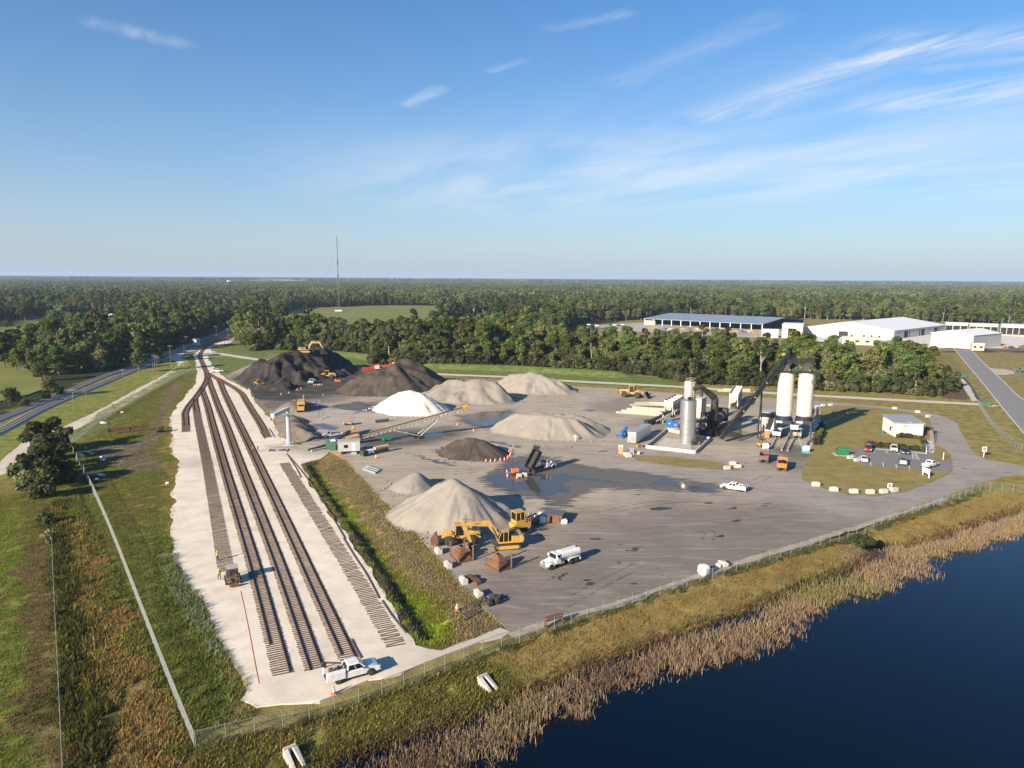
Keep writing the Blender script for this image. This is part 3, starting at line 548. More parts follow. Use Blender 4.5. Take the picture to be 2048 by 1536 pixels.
# dark spills and patched asphalt
M_SPILL = puddle_mat('oil_spill', (0.055, 0.048, 0.045), 0.5, 0.75, 1.15)
for (u, v, a, b, rz) in [(1130,1150,3.2,0.9,1.0),(1108,1155,2.8,.7,1.0),(1175,1162,2.2,.9,.3),(1265,1168,2.2,.7,.6),(1178,1170,1.5,1.4,0),(1190,1078,2.2,1.0,.2),(1266,1100,2.4,.9,.3),(1446,1072,2.4,.8,.6),(1460,1018,3,1.0,.4),(1415,1007,2,1.1,.3),(1320,1018,3.4,1.5,.2),(1210,1023,1.8,.8,.3),(1280,990,2.0,.9,.1),(1116,915,2.6,.9,.2),(1203,903,3.2,.9,.1),(1473,1042,2.2,.9,.2),(1930,937,2.6,.8,0),(1631,1054,1.5,1.0,0),(1196,1090,2.4,.7,.4)]:
    p = G(u, v); n = 12; el = [(p.x + math.cos(rz) * a * math.cos(2*math.pi*i/n)*random.uniform(.7,1.1) - math.sin(rz) * b * math.sin(2*math.pi*i/n)*random.uniform(.6,1.2), p.y + math.sin(rz) * a * math.cos(2*math.pi*i/n)*random.uniform(.7,1.1) + math.cos(rz) * b * math.sin(2*math.pi*i/n)*random.uniform(.6,1.2)) for i in range(n)]
    struct(sheet('spill', el, 0.083, M_SPILL, step=0.5, jit=0.15, grid=0.7, edge=0.8))
# tyre marks: thin scuffed ribbons in pairs
M_TYREM = puddle_mat('tyre_scuff', (0.12, 0.105, 0.09), 0.8, 0.6, 2.2)
def tyre_pair(pts, z):
    c = smooth_path(P2(pts), .8); d = np.gradient(c, axis=0); d /= np.linalg.norm(d, axis=1)[:, None]; n = np.stack([-d[:, 1], d[:, 0]], 1)
    for o_ in (-1.0, 1.0):
        e = c + n * o_; k = len(e); V = np.zeros((2 * k, 3)); V[:k, :2] = e + n * .24; V[k:, :2] = e - n * .24; V[:, 2] = z; i = np.arange(k - 1); F = np.stack([i + k, i + k + 1, i + 1, i], 1); tt = np.interp(np.arange(k), [0, k * .2, k * .8, k - 1], [0, .38, .38, 0]); struct(link('tyre_mark', np_mesh('tyre_mark', V, F, tint=np.concatenate([tt, tt]), m=M_TYREM)))
for j, q in enumerate([[(1540,948),(1516,962),(1490,970),(1440,980)],[(1400,1060),(1420,1066),(1412,1085)],[(1120,1215),(1200,1170),(1300,1120)],[(1170,1035),(1260,1015),(1330,1005),(1430,1000)],[(930,895),(1010,870),(1100,895),(1200,915)],[(1050,900),(1180,890),(1290,915)],[(980,930),(930,945),(860,945)]]): tyre_pair(q, .0805 + .0004 * j)
# pale gravel verge between the yard and the fence
struct(strip('gravel_verge', [(1020,1272),(1124,1235),(1236,1206),(1311,1181),(1399,1151),(1536,1108),(1686,1063),(1823,1021),(1900,996)], 2.0, 0.05, mat('verge_gravel', (0.40, 0.35, 0.27), rough=0.95, var=0.25, scale=0.6, bump=0.5, bscale=4, space='World', dirt=(0.2, 0.17, 0.08), dirt_amt=0.8, dscale=0.5), step=1.5, jit=0.7))
# low far-off hills on the skyline
def hill(pts, d, h, w, m):
    k = 40; us = np.linspace(0, 1, k); a = G(pts[0], 560); 
    x0 = (pts[0] - 1024) / FPX * d; x1 = (pts[1] - 1024) / FPX * d; V = []; 
    for i, u in enumerate(us):
        x = x0 + (x1 - x0) * u; hh = h * math.sin(math.pi * u) ** 0.7 * (0.75 + 0.5 * float(vnoise(u * 6 + d, 3.3)))
        V += [(x, d - w, 0), (x, d - w * 0.4, hh * 0.9), (x, d, hh), (x, d + w, 0)]
    F = [(i * 4 + j, (i + 1) * 4 + j, (i + 1) * 4 + j + 1, i * 4 + j + 1) for i in range(k - 1) for j in range(3)]
    return struct(link('hill', np_mesh('hill', V, F, m=m, smooth=True)))
hill((470, 660), 5600, 32, 500, mat('bare_earth', (0.33, 0.25, 0.17), rough=0.95, var=0.3, scale=0.01, space='World', dirt=(0.12, 0.13, 0.05), dirt_amt=0.7, dscale=0.006))
# ================================================================ vegetation
def leaf_cards(P, N, size, rng, curl=0.25):
    """one bent quad per leaf clump at P facing N"""
    n = len(P); N = N / (np.linalg.norm(N, axis=1)[:, None] + 1e-9); a = rng.normal(size=(n, 3)); u = np.cross(N, a); u /= np.linalg.norm(u, axis=1)[:, None] + 1e-9; w = np.cross(N, u)
    s = (size * rng.uniform(0.6, 1.3, n))[:, None]; k = rng.uniform(0.55, 1.0, n)[:, None]
    V = np.stack([P - u * s - w * s * k * 0.4, P + w * s * k * -1.0 + N * s * curl, P + u * s + w * s * 0.3, P + w * s * k + N * s * curl * -0.6], 1).reshape(-1, 3)
    return V, np.arange(4 * n).reshape(n, 4)
def crown_geo(seed, H, Rad, kind, n, leaf):
    rng = np.random.default_rng(seed); L = []
    if kind == 'broad':
        for i in range(34):
            z = H * rng.uniform(0.30, 0.92); e = math.sqrt(max(0.05, 1 - ((z / H - 0.55) / 0.46) ** 2)); r = Rad * e * rng.uniform(0.15, 0.78); t = rng.uniform(0, 2 * math.pi)
            L.append((r * math.cos(t), r * math.sin(t), z, Rad * rng.uniform(0.17, 0.38)))
    elif kind == 'tall':
        for i in range(34):
            z = H * rng.uniform(0.22, 0.93); e = 1 - 0.55 * abs(z / H - 0.55) * 1.6; r = Rad * max(0.1, e) * rng.uniform(0.05, 0.75); t = rng.uniform(0, 2 * math.pi)
            L.append((r * math.cos(t), r * math.sin(t), z, Rad * rng.uniform(0.20, 0.42)))
    elif kind == 'pine':
        for i in range(11):
            z = H * rng.uniform(0.58, 0.97); r = Rad * rng.uniform(0.0, 0.8) * (1.25 - z / H); t = rng.uniform(0, 2 * math.pi)
            L.append((r * 2 * math.cos(t), r * 2 * math.sin(t), z, Rad * rng.uniform(0.22, 0.40)))
    else:  # shrub
        for i in range(12):
            z = H * rng.uniform(0.12, 0.75); r = Rad * rng.uniform(0.0, 0.7); t = rng.uniform(0, 2 * math.pi)
            L.append((r * math.cos(t), r * math.sin(t), z, Rad * rng.uniform(0.25, 0.45)))
    L = np.array(L); li = rng.integers(0, len(L), n); d = rng.normal(size=(n, 3)); d[:, 2] = d[:, 2] * 0.9 + 0.25; d /= np.linalg.norm(d, axis=1)[:, None]
    rr = L[li, 3] * rng.uniform(0.55, 1.08, n) ** 0.6; P = L[li, :3] + d * rr[:, None] * np.array((1, 1, 0.82)); P[:, 2] = np.maximum(P[:, 2], 0.15)
    N = d + rng.normal(size=(n, 3)) * 0.42; V, F = leaf_cards(P, N, leaf, rng)
    lt = rng.uniform(0, 1, len(L)); t = np.clip(0.55 * lt[li] + 0.45 * rng.uniform(0, 1, n), 0, 1)
    return V, F, np.repeat(t, 4), L
def trunk_mb(H, L, r0, rng, top=0.85, nl=7):
    mb = MB(); z = np.linspace(0, H * top, 6); off = np.cumsum(rng.normal(size=(6, 2)) * H * 0.012, 0); off -= off[0]
    for i in range(5): mb.cyl((*off[i], z[i]), (*off[i + 1], z[i + 1]), r0 * (1 - i / 5.6), 7, r0 * (1 - (i + 1) / 5.6), cap=i in (0, 4))
    for k in rng.permutation(len(L))[:nl]:
        x, y, zz, rr = L[k]; zb = max(H * 0.15, zz * 0.62); o = np.array([np.interp(zb, z, off[:, 0]), np.interp(zb, z, off[:, 1])]); mb.cyl((*o, zb), (x * 0.85, y * 0.85, zz), r0 * 0.38, 5, r0 * 0.1, cap=False)
    return mb
M_LEAF = foliage_mat('leaf_green', (0.042, 0.064, 0.013), (0.175, 0.205, 0.044))
M_LEAF2 = foliage_mat('leaf_olive', (0.062, 0.072, 0.022), (0.215, 0.205, 0.072))
M_PINE = foliage_mat('pine_needle', (0.032, 0.044, 0.014), (0.105, 0.112, 0.036))
M_BARK = mat('bark', (0.16, 0.125, 0.095), rough=0.95, var=0.3, scale=1.5, bump=0.5, bscale=8)
M_BARKP = mat('pale_bark', (0.27, 0.235, 0.19), rough=0.95, var=0.3, scale=1.5, bump=0.5, bscale=8)
TREES = []   # (crown mesh, trunk mesh, joined mesh, kind)
def make_tree_proto(seed, kind, H, Rad, n, leaf, m, bark=None):
    V, F, t, L = crown_geo(seed, H, Rad, kind, n, leaf); rng = np.random.default_rng(seed + 99)
    cm = np_mesh('crown', V, F, tint=t, m=m)
    tb = trunk_mb(H, L, H * (0.020 if kind != 'shrub' else 0.016), rng, 0.85 if kind != 'pine' else 0.95); tm = tb.mesh('trunk'); tm.materials.append(bark or M_BARK)
    bm = bmesh.new(); bm.from_mesh(cm); nf = len(bm.faces); bm.from_mesh(tm); bm.faces.ensure_lookup_table()
    for f in bm.faces[nf:]: f.material_index = 1
    jm = bpy.data.meshes.new('forest_tree'); bm.to_mesh(jm); bm.free(); jm.materials.append(m); jm.materials.append(bark or M_BARK)
    TREES.append((cm, tm, jm, kind, H)); return len(TREES) - 1
SPEC = [(1,'broad',14,6.4,2700,0.46,M_LEAF),(2,'broad',16,7.0,3000,0.46,M_LEAF),(3,'broad',12,5.6,2300,0.44,M_LEAF2),(4,'tall',19,4.9,2700,0.45,M_LEAF),(5,'tall',17,4.4,2300,0.43,M_LEAF2),(6,'tall',20,5.4,3000,0.46,M_LEAF),(7,'pine',22,4.2,800,0.58,M_PINE,M_BARKP),(8,'pine',20,3.8,700,0.56,M_PINE,M_BARKP),(9,'tall',15,3.2,420,0.50,M_LEAF2,M_BARKP),(10,'shrub',4.2,2.6,1300,0.24,M_PINE),(11,'shrub',3.4,2.4,800,0.26,M_LEAF2),(12,'shrub',6.5,2.6,2000,0.26,M_PINE)]
for s_ in SPEC: make_tree_proto(*s_)
TREE_N = {}
def plant(idx, x, y, sc, label, cat, group, name='tree', z=0.0, sq=1.0):
    r = thing(name, label, cat, (x, y, z), random.uniform(0, 6.28), group); r.scale = (sc * random.uniform(0.9, 1.15) * sq, sc * random.uniform(0.9, 1.15) * sq, sc)
    link('trunk', TREES[idx][1], r); link('crown', TREES[idx][0], r); return r

CLEAR = P2([(-900,1800),(-900,1240),(-160,898),(0,826),(75,797),(144,768),(216,739),(259,726),(320,702),(378,682),(406,670),(454,653),(500,638),(545,628),(600,650),(860,648),(960,650),(1000,668),(1100,676),(1150,662),(1180,650),(1260,641),(1290,640),(1335,637),(1620,639),(1800,641),(2048,653),(2600,672),(2800,1000),(2800,1800)])
BELT = P2([(473,690),(478,672),(500,664),(545,668),(600,688),(700,700),(960,702),(1100,708),(1200,722),(1400,728),(1560,735),(1640,742),(1868,750),(1863,789),(1771,785),(1621,779),(1536,771),(1400,768),(1361,762),(1299,750),(1199,744),(1124,735),(1024,732),(882,734),(787,728),(748,728),(742,713),(667,706),(560,699),(500,702)])
SITES = [P2([(-400,1100),(-400,880),(0,775),(60,770),(135,752),(150,768),(0,832)]), P2([(540,700),(540,650),(600,648),(860,646),(965,640),(990,700)]), P2([(1120,655),(1180,642),(1290,642),(1335,636),(1620,638),(1620,668),(1160,664)])]
def forest_ok(x, y):
    ok = ~inpoly(x, y, CLEAR)
    for f in FIELDS + SITES: ok &= ~inpoly(x, y, f)
    return ok
def grid_pts(x0, x1, y0, y1, s, rng):
    X, Y = np.meshgrid(np.arange(x0, x1, s), np.arange(y0, y1, s)); X = X.ravel() + rng.uniform(-.45, .45, X.size) * s; Y = Y.ravel() + rng.uniform(-.45, .45, Y.size) * s; return X, Y
rg = np.random.default_rng(21)
bx = np.array(BELT); X, Y = grid_pts(bx[:, 0].min(), bx[:, 0].max(), bx[:, 1].min(), bx[:, 1].max(), 5.9, rg); k = inpoly(X, Y, BELT); BX, BY = X[k], Y[k]
X, Y = grid_pts(-900, 900, 180, 1300, 8.6, rg); k = (np.abs(X) < 0.86 * Y + 20); X, Y = X[k], Y[k]; k = forest_ok(X, Y); X, Y = X[k], Y[k]
gap = fbm(X * 0.012, Y * 0.012, 3); k = (gap > 0.30) | (Y > 500); X, Y = X[k], Y[k]
TX = np.concatenate([BX, X]); TY = np.concatenate([BY, Y]); isb = np.arange(len(TX)) < len(BX); o = np.argsort(TY + 0.1 * np.abs(TX)); TX, TY, isb = TX[o], TY[o], isb[o]
inview = np.abs(TX) < 0.745 * TY
NIND = 268; ind = np.zeros(len(TX), bool); ind[np.where(inview)[0][:NIND]] = True
pick = rg.choice([0, 1, 2, 3, 4, 5, 6, 8], len(TX), p=[.12, .14, .12, .2, .14, .18, .04, .06]); pick[~isb] = rg.choice([0, 1, 2, 3, 4, 5, 6, 7, 8], (~isb).sum(), p=[.19, .2, .16, .12, .1, .1, .05, .04, .04])
pine_zone = (TX > -60) & (TX < 40) & (TY > 700) & (TY < 1000); pick[pine_zone & (rg.random(len(TX)) < 0.6)] = 6
dead = (TX > 120) & isb & (rg.random(len(TX)) < 0.35); pick[dead] = 8
sc = rg.uniform(0.62, 1.30, len(TX)); sc[isb] *= np.where(TX[isb] > 25, .92, 1.05)
fbd = dist_poly(TX, TY, BELT[-18:]) ; sc[isb & (fbd < 6)] *= 0.72
def seen_u(x, y, z=8.0): q = Vector((x, y, z - CAM_H)); return 1024 + FPX * q.dot(_rt) / q.dot(_fw)
PLACE = [(600, 'behind the largest black stockpile'), (720, 'behind the gap between the black stockpiles'), (850, 'behind the second black stockpile'), (1000, 'behind the grey stone pile'), (1150, 'behind the farthest pale pile'), (1320, 'behind the lone yellow loader'), (1440, 'behind the beige tank and duct'), (1540, 'behind the drag conveyor'), (1640, 'behind the two silos'), (1780, 'behind the far lawn edge'), (9999, 'at the right end of the belt')]
for i in np.where(ind)[0]:
    kd = TREES[pick[i]][3]
    front = 'front' if fbd[i] < 9 else 'inner'; pl = next(n for lim, n in PLACE if seen_u(TX[i], TY[i]) < lim); kn = {'broad': 'round crowned', 'tall': 'tall narrow', 'pine': 'thin pine'}[kd]
    lb = '%s %s tree of the woods %s' % (front, kn, pl) if isb[i] else '%s dark tree in the woods beyond the old railway' % kn; gp = lb
    plant(pick[i], TX[i], TY[i], sc[i], lb, 'tree', gp, {'broad': 'broadleaf_tree', 'tall': 'hardwood_tree', 'pine': 'pine_tree'}[kd])

UNDER = smooth_path(BELT[-19:] , 2.6); UNDER_N = len(UNDER)
# ---- scatter by geometry nodes: only for growth nobody could count
def scatter(name, P, scale, rot, idx, meshes, cover=None, parent_label=None):
    me = bpy.data.meshes.new(name); n = len(P); me.vertices.add(n); me.vertices.foreach_set('co', np.asarray(P, np.float32).ravel())
    for an, ty, val in (('scl', 'FLOAT', scale), ('rot', 'FLOAT', rot)):
        a = me.attributes.new(an, ty, 'POINT'); a.data.foreach_set('value', np.asarray(val, np.float32))
    a = me.attributes.new('idx', 'INT', 'POINT'); a.data.foreach_set('value', np.asarray(idx, np.int32))
    if cover is not None:
        a = me.attributes.new('cover', 'FLOAT_COLOR', 'POINT'); c = np.ones((n, 4), np.float32); c[:, :3] = cover; a.data.foreach_set('color', c.ravel())
    o = link(name, me); o['kind'] = 'stuff'
    col = bpy.data.collections.new(name + '_kinds')
    for j, mm in enumerate(meshes): col.objects.link(bpy.data.objects.new('%s_kind_%02d' % (name, j), mm))
    ng = bpy.data.node_groups.new(name, 'GeometryNodeTree'); ng.interface.new_socket('Geometry', in_out='INPUT', socket_type='NodeSocketGeometry'); ng.interface.new_socket('Geometry', in_out='OUTPUT', socket_type='NodeSocketGeometry')
    N = ng.nodes.new; gi = N('NodeGroupInput'); go = N('NodeGroupOutput'); ci = N('GeometryNodeCollectionInfo'); ci.inputs[0].default_value = col; ci.inputs[1].default_value = True; ci.inputs[2].default_value = True
    ip = N('GeometryNodeInstanceOnPoints'); ip.inputs['Pick Instance'].default_value = True
    def att(nm, ty):
        a = N('GeometryNodeInputNamedAttribute'); a.data_type = ty; a.inputs[0].default_value = nm; return a.outputs[0]
    cz = N('ShaderNodeCombineXYZ'); ng.links.new(att('rot', 'FLOAT'), cz.inputs[2]); sv = N('ShaderNodeCombineXYZ'); sa = att('scl', 'FLOAT')
    for q in range(3): ng.links.new(sa, sv.inputs[q])
    mp = N('GeometryNodeMeshToPoints'); ng.links.new(gi.outputs[0], mp.inputs[0]); ng.links.new(mp.outputs[0], ip.inputs['Points'])
    ng.links.new(ci.outputs[0], ip.inputs['Instance']); ng.links.new(att('idx', 'INT'), ip.inputs['Instance Index'])
    er = N('FunctionNodeEulerToRotation'); ng.links.new(cz.outputs[0], er.inputs[0]); ng.links.new(er.outputs[0], ip.inputs['Rotation']); ng.links.new(sv.outputs[0], ip.inputs['Scale'])
    ng.links.new(ip.outputs[0], go.inputs[0]); md = o.modifiers.new('scatter', 'NODES'); md.node_group = ng; return o
r = ~ind; f = scatter('forest', np.stack([TX[r], TY[r], np.zeros(r.sum())], 1), sc[r], rg.uniform(0, 6.28, r.sum()), pick[r], [t[2] for t in TREES[:9]])
f['label'] = 'continuous woodland canopy behind the fields and yard'
uj = np.concatenate([UNDER + rg.normal(size=UNDER.shape) * 1.6 for _ in range(2)]); uj = uj[~inpoly(uj[:, 0], uj[:, 1], P2([(620,705),(740,716),(744,732),(660,715)]))]
f = scatter('undergrowth', np.stack([uj[:, 0], uj[:, 1], height(uj[:, 0], uj[:, 1])], 1), rg.uniform(.7, 1.5, len(uj)), rg.uniform(0, 6.28, len(uj)), rg.integers(0, 3, len(uj)), [t[2] for t in TREES[9:12]]); f['label'] = 'tangled green undergrowth along the foot of the tree belt'
# clumps of trees for the far canopy
CLUMPS = []
for s_ in range(5):
    rng = np.random.default_rng(300 + s_); Vs, Fs, Ts = [], [], []; off = 0
    for q in range(30):
        cxx, cyy = rng.uniform(-24, 24, 2); H = rng.uniform(11, 18) if rng.random() < .88 else rng.uniform(18, 22); V, F, t, L = crown_geo(int(rng.integers(1e6)), H, rng.uniform(4, 6.5), 'broad', 110, 1.5)
        V = V + (cxx, cyy, 0); sh = rng.uniform(-.3, .3); Vs.append(V); Fs.append(F + off); Ts.append(np.clip(t + sh, 0, 1)); off += len(V)
    CLUMPS.append(np_mesh('tree_clump', np.concatenate(Vs), np.concatenate(Fs), tint=np.concatenate(Ts), m=M_LEAF if s_ % 2 == 0 else M_LEAF2))
X, Y = grid_pts(-4900, 4900, 1200, 5600, 40, rg); k = (np.abs(X) < 0.84 * Y) & forest_ok(X, Y); X, Y = X[k], Y[k]
k = fbm(X * 0.0016, Y * 0.0016, 3) > 0.30; X, Y = X[k], Y[k]
f = scatter('far_forest', np.stack([X, Y, np.zeros(len(X))], 1), rg.uniform(0.85, 1.15, len(X)), rg.uniform(0, 6.28, len(X)), rg.integers(0, 5, len(X)), CLUMPS)
f['label'] = 'unbroken far woodland reaching to the hazy skyline'
X, Y = grid_pts(-16000, 16000, 5500, 16000, 130, rg); k = np.abs(X) < 0.82 * Y; X, Y = X[k], Y[k]; k = fbm(X * 0.0006, Y * 0.0006, 3) > 0.36; X, Y = X[k], Y[k]
f = scatter('skyline_forest', np.stack([X, Y, np.zeros(len(X))], 1), rg.uniform(1.5, 2.1, len(X)), rg.uniform(0, 6.28, len(X)), rg.integers(0, 5, len(X)), CLUMPS)
f['label'] = 'blue hazy woodland on the skyline'

# ---- single trees and shrubs one can point at
for i, (u, v, kx, s_, lb) in enumerate([
 (50,642,1,1.15,'lone round oak at the far left edge of the upper pasture'),(78,641,0,1.1,'broad oak second from left along the upper pasture'),(126,648,1,1.3,'large dark oak in the middle of the upper pasture'),(16,660,0,.7,'small round tree in the upper left pasture by the frame edge'),(112,672,1,1.35,'dark spreading tree at the near edge of the upper pasture'),(156,664,0,1.15,'tall oak beside the upper pasture gap'),(186,655,2,1.0,'round tree bordering the right end of the upper pasture'),(225,662,2,.9,'smaller round tree right of the pasture gap'),
 (60,742,1,1.1,'dark oak above the lower left pasture'),(10,737,1,1.25,'dark oak cut by the left frame edge above the lower pasture'),(35,745,0,.9,'round oak between two others above the lower pasture'),(100,795,2,.75,'bushy tree at the right end of the lower pasture'),(20,812,2,.6,'low round tree beside the old railway at the left frame edge'),(205,741,4,.9,'tree with a pale bare trunk beside the old railway'),(280,745,5,.92,'big rounded tree standing on the near side of the old railway'),(322,723,4,.6,'slender dark tree behind the cluster of poles')]):
    p = G(u, v); plant(kx, p.x, p.y, s_, lb, 'tree', None, 'oak_tree' if kx < 2 else 'broadleaf_tree')
for i, (u, v, kx, s_, lb, nm) in enumerate([
 (98,902,11,1.75,'tallest dark shrub of the thicket beside the service path','shrub'),(128,905,11,1.4,'dark shrub at the upper fence corner of the thicket','shrub'),(72,925,11,1.5,'dense evergreen shrub on the path side of the thicket','shrub'),(112,935,11,1.3,'broad leafy shrub in the middle of the thicket','shrub'),(58,962,9,1.9,'broad green shrub at the lower left of the thicket','shrub'),(92,975,9,2.0,'leafy shrub at the lower end of the thicket','shrub'),(122,965,9,1.7,'pale shrub at the right foot of the thicket','shrub'),(80,998,9,1.4,'lowest bush of the thicket above the mown strip','bush'),
 (92,1050,9,.75,'narrow bush on the wire fence line below the thicket','bush'),(98,1085,10,.8,'bush on the wire fence line, second below the thicket','bush'),(84,948,11,1.25,'dense dark shrub in the heart of the thicket','shrub'),(104,920,9,1.8,'rounded shrub behind the heart of the thicket','shrub'),(48,978,10,1.4,'low pale bush at the path corner of the thicket','bush'),
 (104,1165,10,.35,'tiny bright green bush on the wire fence line','bush'),(110,1235,10,.4,'small bush halfway down the wire fence line','bush'),(118,1395,10,.38,'small bush near the bottom of the wire fence line','bush'),
 (1725,1096,9,.75,'dense green bush at the notch of the pond bank','bush'),(320,865,10,.7,'grey green bush beside the rusty steel panels','bush'),
 (30,805,9,1.0,'bush between the lower pasture and the old railway at left','bush'),(90,800,9,1.1,'leafy bush beside the old railway below the pasture','bush'),(118,790,9,1.0,'leafy bush beside the old railway, right of another','bush'),(48,815,10,1.0,'pale bush at the railway edge, near the left frame edge','bush')]):
    p = G(u, v); plant(kx, p.x, p.y, s_, lb, 'shrub' if nm == 'shrub' else 'bush', None, nm)
# ================================================================ grass, weeds, reeds
def cover_at(x, y):
    i = np.clip(np.searchsorted(XS, x), 0, nx - 1); j = np.clip(np.searchsorted(YS, y), 0, ny - 1); return gc.reshape(nx, ny, 3)[i, j]
def tuft_mesh(seed, blades, h, spread, w, lean=0.6):
    rng = np.random.default_rng(seed); V, F, T = [], [], []
    for b in range(blades):
        a = rng.uniform(0, 6.28); r = spread * math.sqrt(rng.random()); x, y = r * math.cos(a), r * math.sin(a); hh = h * rng.uniform(.5, 1.1); l = lean * hh * rng.uniform(.2, 1); t = rng.uniform(0, 6.28); dx, dy = math.cos(t) * w, math.sin(t) * w; c = a + rng.normal() * .6
        o = len(V); V += [(x - dx, y - dy, -.05), (x + dx, y + dy, -.05), (x + dx * .7 + math.cos(c) * l * .45, y + dy * .7 + math.sin(c) * l * .45, hh * .65), (x + math.cos(c) * l, y + math.sin(c) * l, hh)]
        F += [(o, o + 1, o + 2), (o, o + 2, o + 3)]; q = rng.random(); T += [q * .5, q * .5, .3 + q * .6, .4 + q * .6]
    return np.array(V), np.array(F), np.array(T)
def cover_mat(name, src='INSTANCER'):
    m = bpy.data.materials.new(name); m.use_nodes = True; t = m.node_tree; L = t.links; b = t.nodes['Principled BSDF']; b.inputs['Roughness'].default_value = .8; b.inputs['Specular IOR Level'].default_value = .15
    a = t.nodes.new('ShaderNodeAttribute'); a.attribute_type = src; a.attribute_name = 'cover'; q = t.nodes.new('ShaderNodeAttribute'); q.attribute_name = 'tint'
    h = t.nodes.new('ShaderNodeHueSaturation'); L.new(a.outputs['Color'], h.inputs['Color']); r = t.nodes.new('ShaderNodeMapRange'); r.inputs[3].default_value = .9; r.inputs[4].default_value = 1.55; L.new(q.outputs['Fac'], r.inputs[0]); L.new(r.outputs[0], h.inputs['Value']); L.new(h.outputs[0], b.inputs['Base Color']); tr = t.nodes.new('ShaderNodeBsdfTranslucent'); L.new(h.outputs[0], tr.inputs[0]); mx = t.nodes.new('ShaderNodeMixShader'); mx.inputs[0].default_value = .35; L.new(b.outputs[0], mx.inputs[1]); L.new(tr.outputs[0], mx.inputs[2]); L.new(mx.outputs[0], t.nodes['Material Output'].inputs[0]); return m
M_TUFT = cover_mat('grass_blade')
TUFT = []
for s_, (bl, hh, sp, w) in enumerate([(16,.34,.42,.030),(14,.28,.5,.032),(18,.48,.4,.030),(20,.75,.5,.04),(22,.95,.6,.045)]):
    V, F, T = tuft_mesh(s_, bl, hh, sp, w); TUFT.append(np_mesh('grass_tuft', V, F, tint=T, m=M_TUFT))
def bare(x, y):
    return inpoly(x, y, PAD) | inpoly(x, y, YARD)
rg2 = np.random.default_rng(5); GP_, GS_, GI_, GC_ = [], [], [], []
def grass_area(px, dens, kinds, smin, smax, tintf=None, inset=0.0):
    poly = P2(px); A = np.array(poly); s = 1 / math.sqrt(dens); X, Y = grid_pts(A[:, 0].min(), A[:, 0].max(), A[:, 1].min(), A[:, 1].max(), s, rg2)
    k = inpoly(X, Y, poly) & (np.abs(X) < .80 * Y + 4); X, Y = X[k], Y[k]; k = ~bare(X, Y); X, Y = X[k], Y[k]; k = fbm(X * .5, Y * .5, 2) > .30; X, Y = X[k], Y[k]
    c = cover_at(X, Y) * rg2.uniform(.8, 1.3, (len(X), 1)) * (1 + rg2.normal(size=(len(X), 3)) * .06)
    if tintf: c = tintf(X, Y, c)
    GP_.append(np.stack([X, Y, height(X, Y)], 1)); GS_.append(rg2.uniform(smin, smax, len(X))); GI_.append(rg2.choice(kinds, len(X))); GC_.append(np.clip(c, .01, .6))
LEFT = [(-60,1600),(-60,1000),(60,985),(150,905),(350,905),(358,935),(352,948),(345,981),(346,1024),(339,1066),(349,1110),(367,1152),(405,1205),(435,1272),(475,1332),(500,1385),(478,1404),(512,1430),(390,1500),(330,1600)]
grass_area(LEFT, 5.0, [0, 1], .6, 1.1)
grass_area([(105,1000),(150,985),(240,1170),(340,1400),(385,1490),(330,1600),(125,1600),(112,1300)], 4.0, [2, 3], .7, 1.2)
grass_area([(100,1000),(160,1000),(195,1250),(230,1600),(122,1600),(112,1300)], 1.1, [3, 4], .8, 1.5, lambda x, y, c: c * (.75, .85, .7))
grass_area([(300,1080),(345,1070),(367,1152),(405,1205),(435,1272),(475,1332),(500,1385),(478,1404),(512,1430),(395,1490),(330,1330),(300,1200)], 2.4, [2, 3], .6, 1.1, lambda x, y, c: c * (.85, 1.0, .9))
grass_area([(330,1095),(349,1110),(367,1152),(405,1205),(428,1262),(455,1310),(430,1320),(390,1260),(345,1190),(320,1120)], 1.4, [3], .8, 1.3, lambda x, y, c: np.tile((.17, .20, .12), (len(x), 1)) * rg2.uniform(.7, 1.3, (len(x), 1)))
grass_area([(150,905),(350,760),(392,748),(372,791),(346,838),(346,905)], 2.2, [0, 1], .8, 1.3)
grass_area([(135,880),(200,825),(330,755),(395,700),(392,735),(340,770),(230,835)], 2.0, [0, 1, 2], .9, 1.4)
grass_area([(390,1497),(560,1452),(840,1358),(1130,1252),(1390,1166),(1740,1058),(1960,985),(2200,950),(2200,985),(2048,1014),(1823,1088),(1736,1085),(1673,1140),(1536,1196),(1274,1292),(1024,1390),(762,1472),(612,1536),(500,1620),(330,1620)], 3.2, [0, 1], .6, 1.1)
grass_area([(390,1497),(560,1452),(840,1358),(960,1312),(1010,1330),(1060,1372),(1024,1390),(887,1434),(762,1472),(612,1536),(500,1620),(330,1620)], 4.0, [0, 2, 2], .8, 1.3)
DPX = [(600,928),(640,920),(690,920),(760,995),(840,1075),(920,1170),(980,1228),(1000,1255),(950,1278),(880,1300),(832,1291),(770,1190),(700,1075),(622,965)]
grass_area(DPX, 6.0, [0, 1, 2], .7, 1.25)
grass_area([(620,935),(650,935),(700,1000),(790,1120),(850,1190),(900,1255),(880,1292),(850,1288),(780,1180),(700,1070)], 2.5, [2, 3], .6, 1.0)
grass_area([(390,1497),(560,1450),(840,1355),(1130,1249),(1390,1163),(1740,1055),(1960,981),(1960,990),(1740,1064),(1390,1172),(1130,1258),(840,1364),(560,1462)], 3.0, [2, 3], .6, 1.1, lambda x, y, c: np.tile((.075, .085, .03), (len(x), 1)) * rg2.uniform(.7, 1.4, (len(x), 1)))
g = scatter('grass', np.concatenate(GP_), np.concatenate(GS_), rg2.uniform(0, 6.28, sum(map(len, GS_))), np.concatenate(GI_), TUFT, cover=np.concatenate(GC_)); g['label'] = 'rough grass and weeds around the sidings, the ditch and the pond bank'
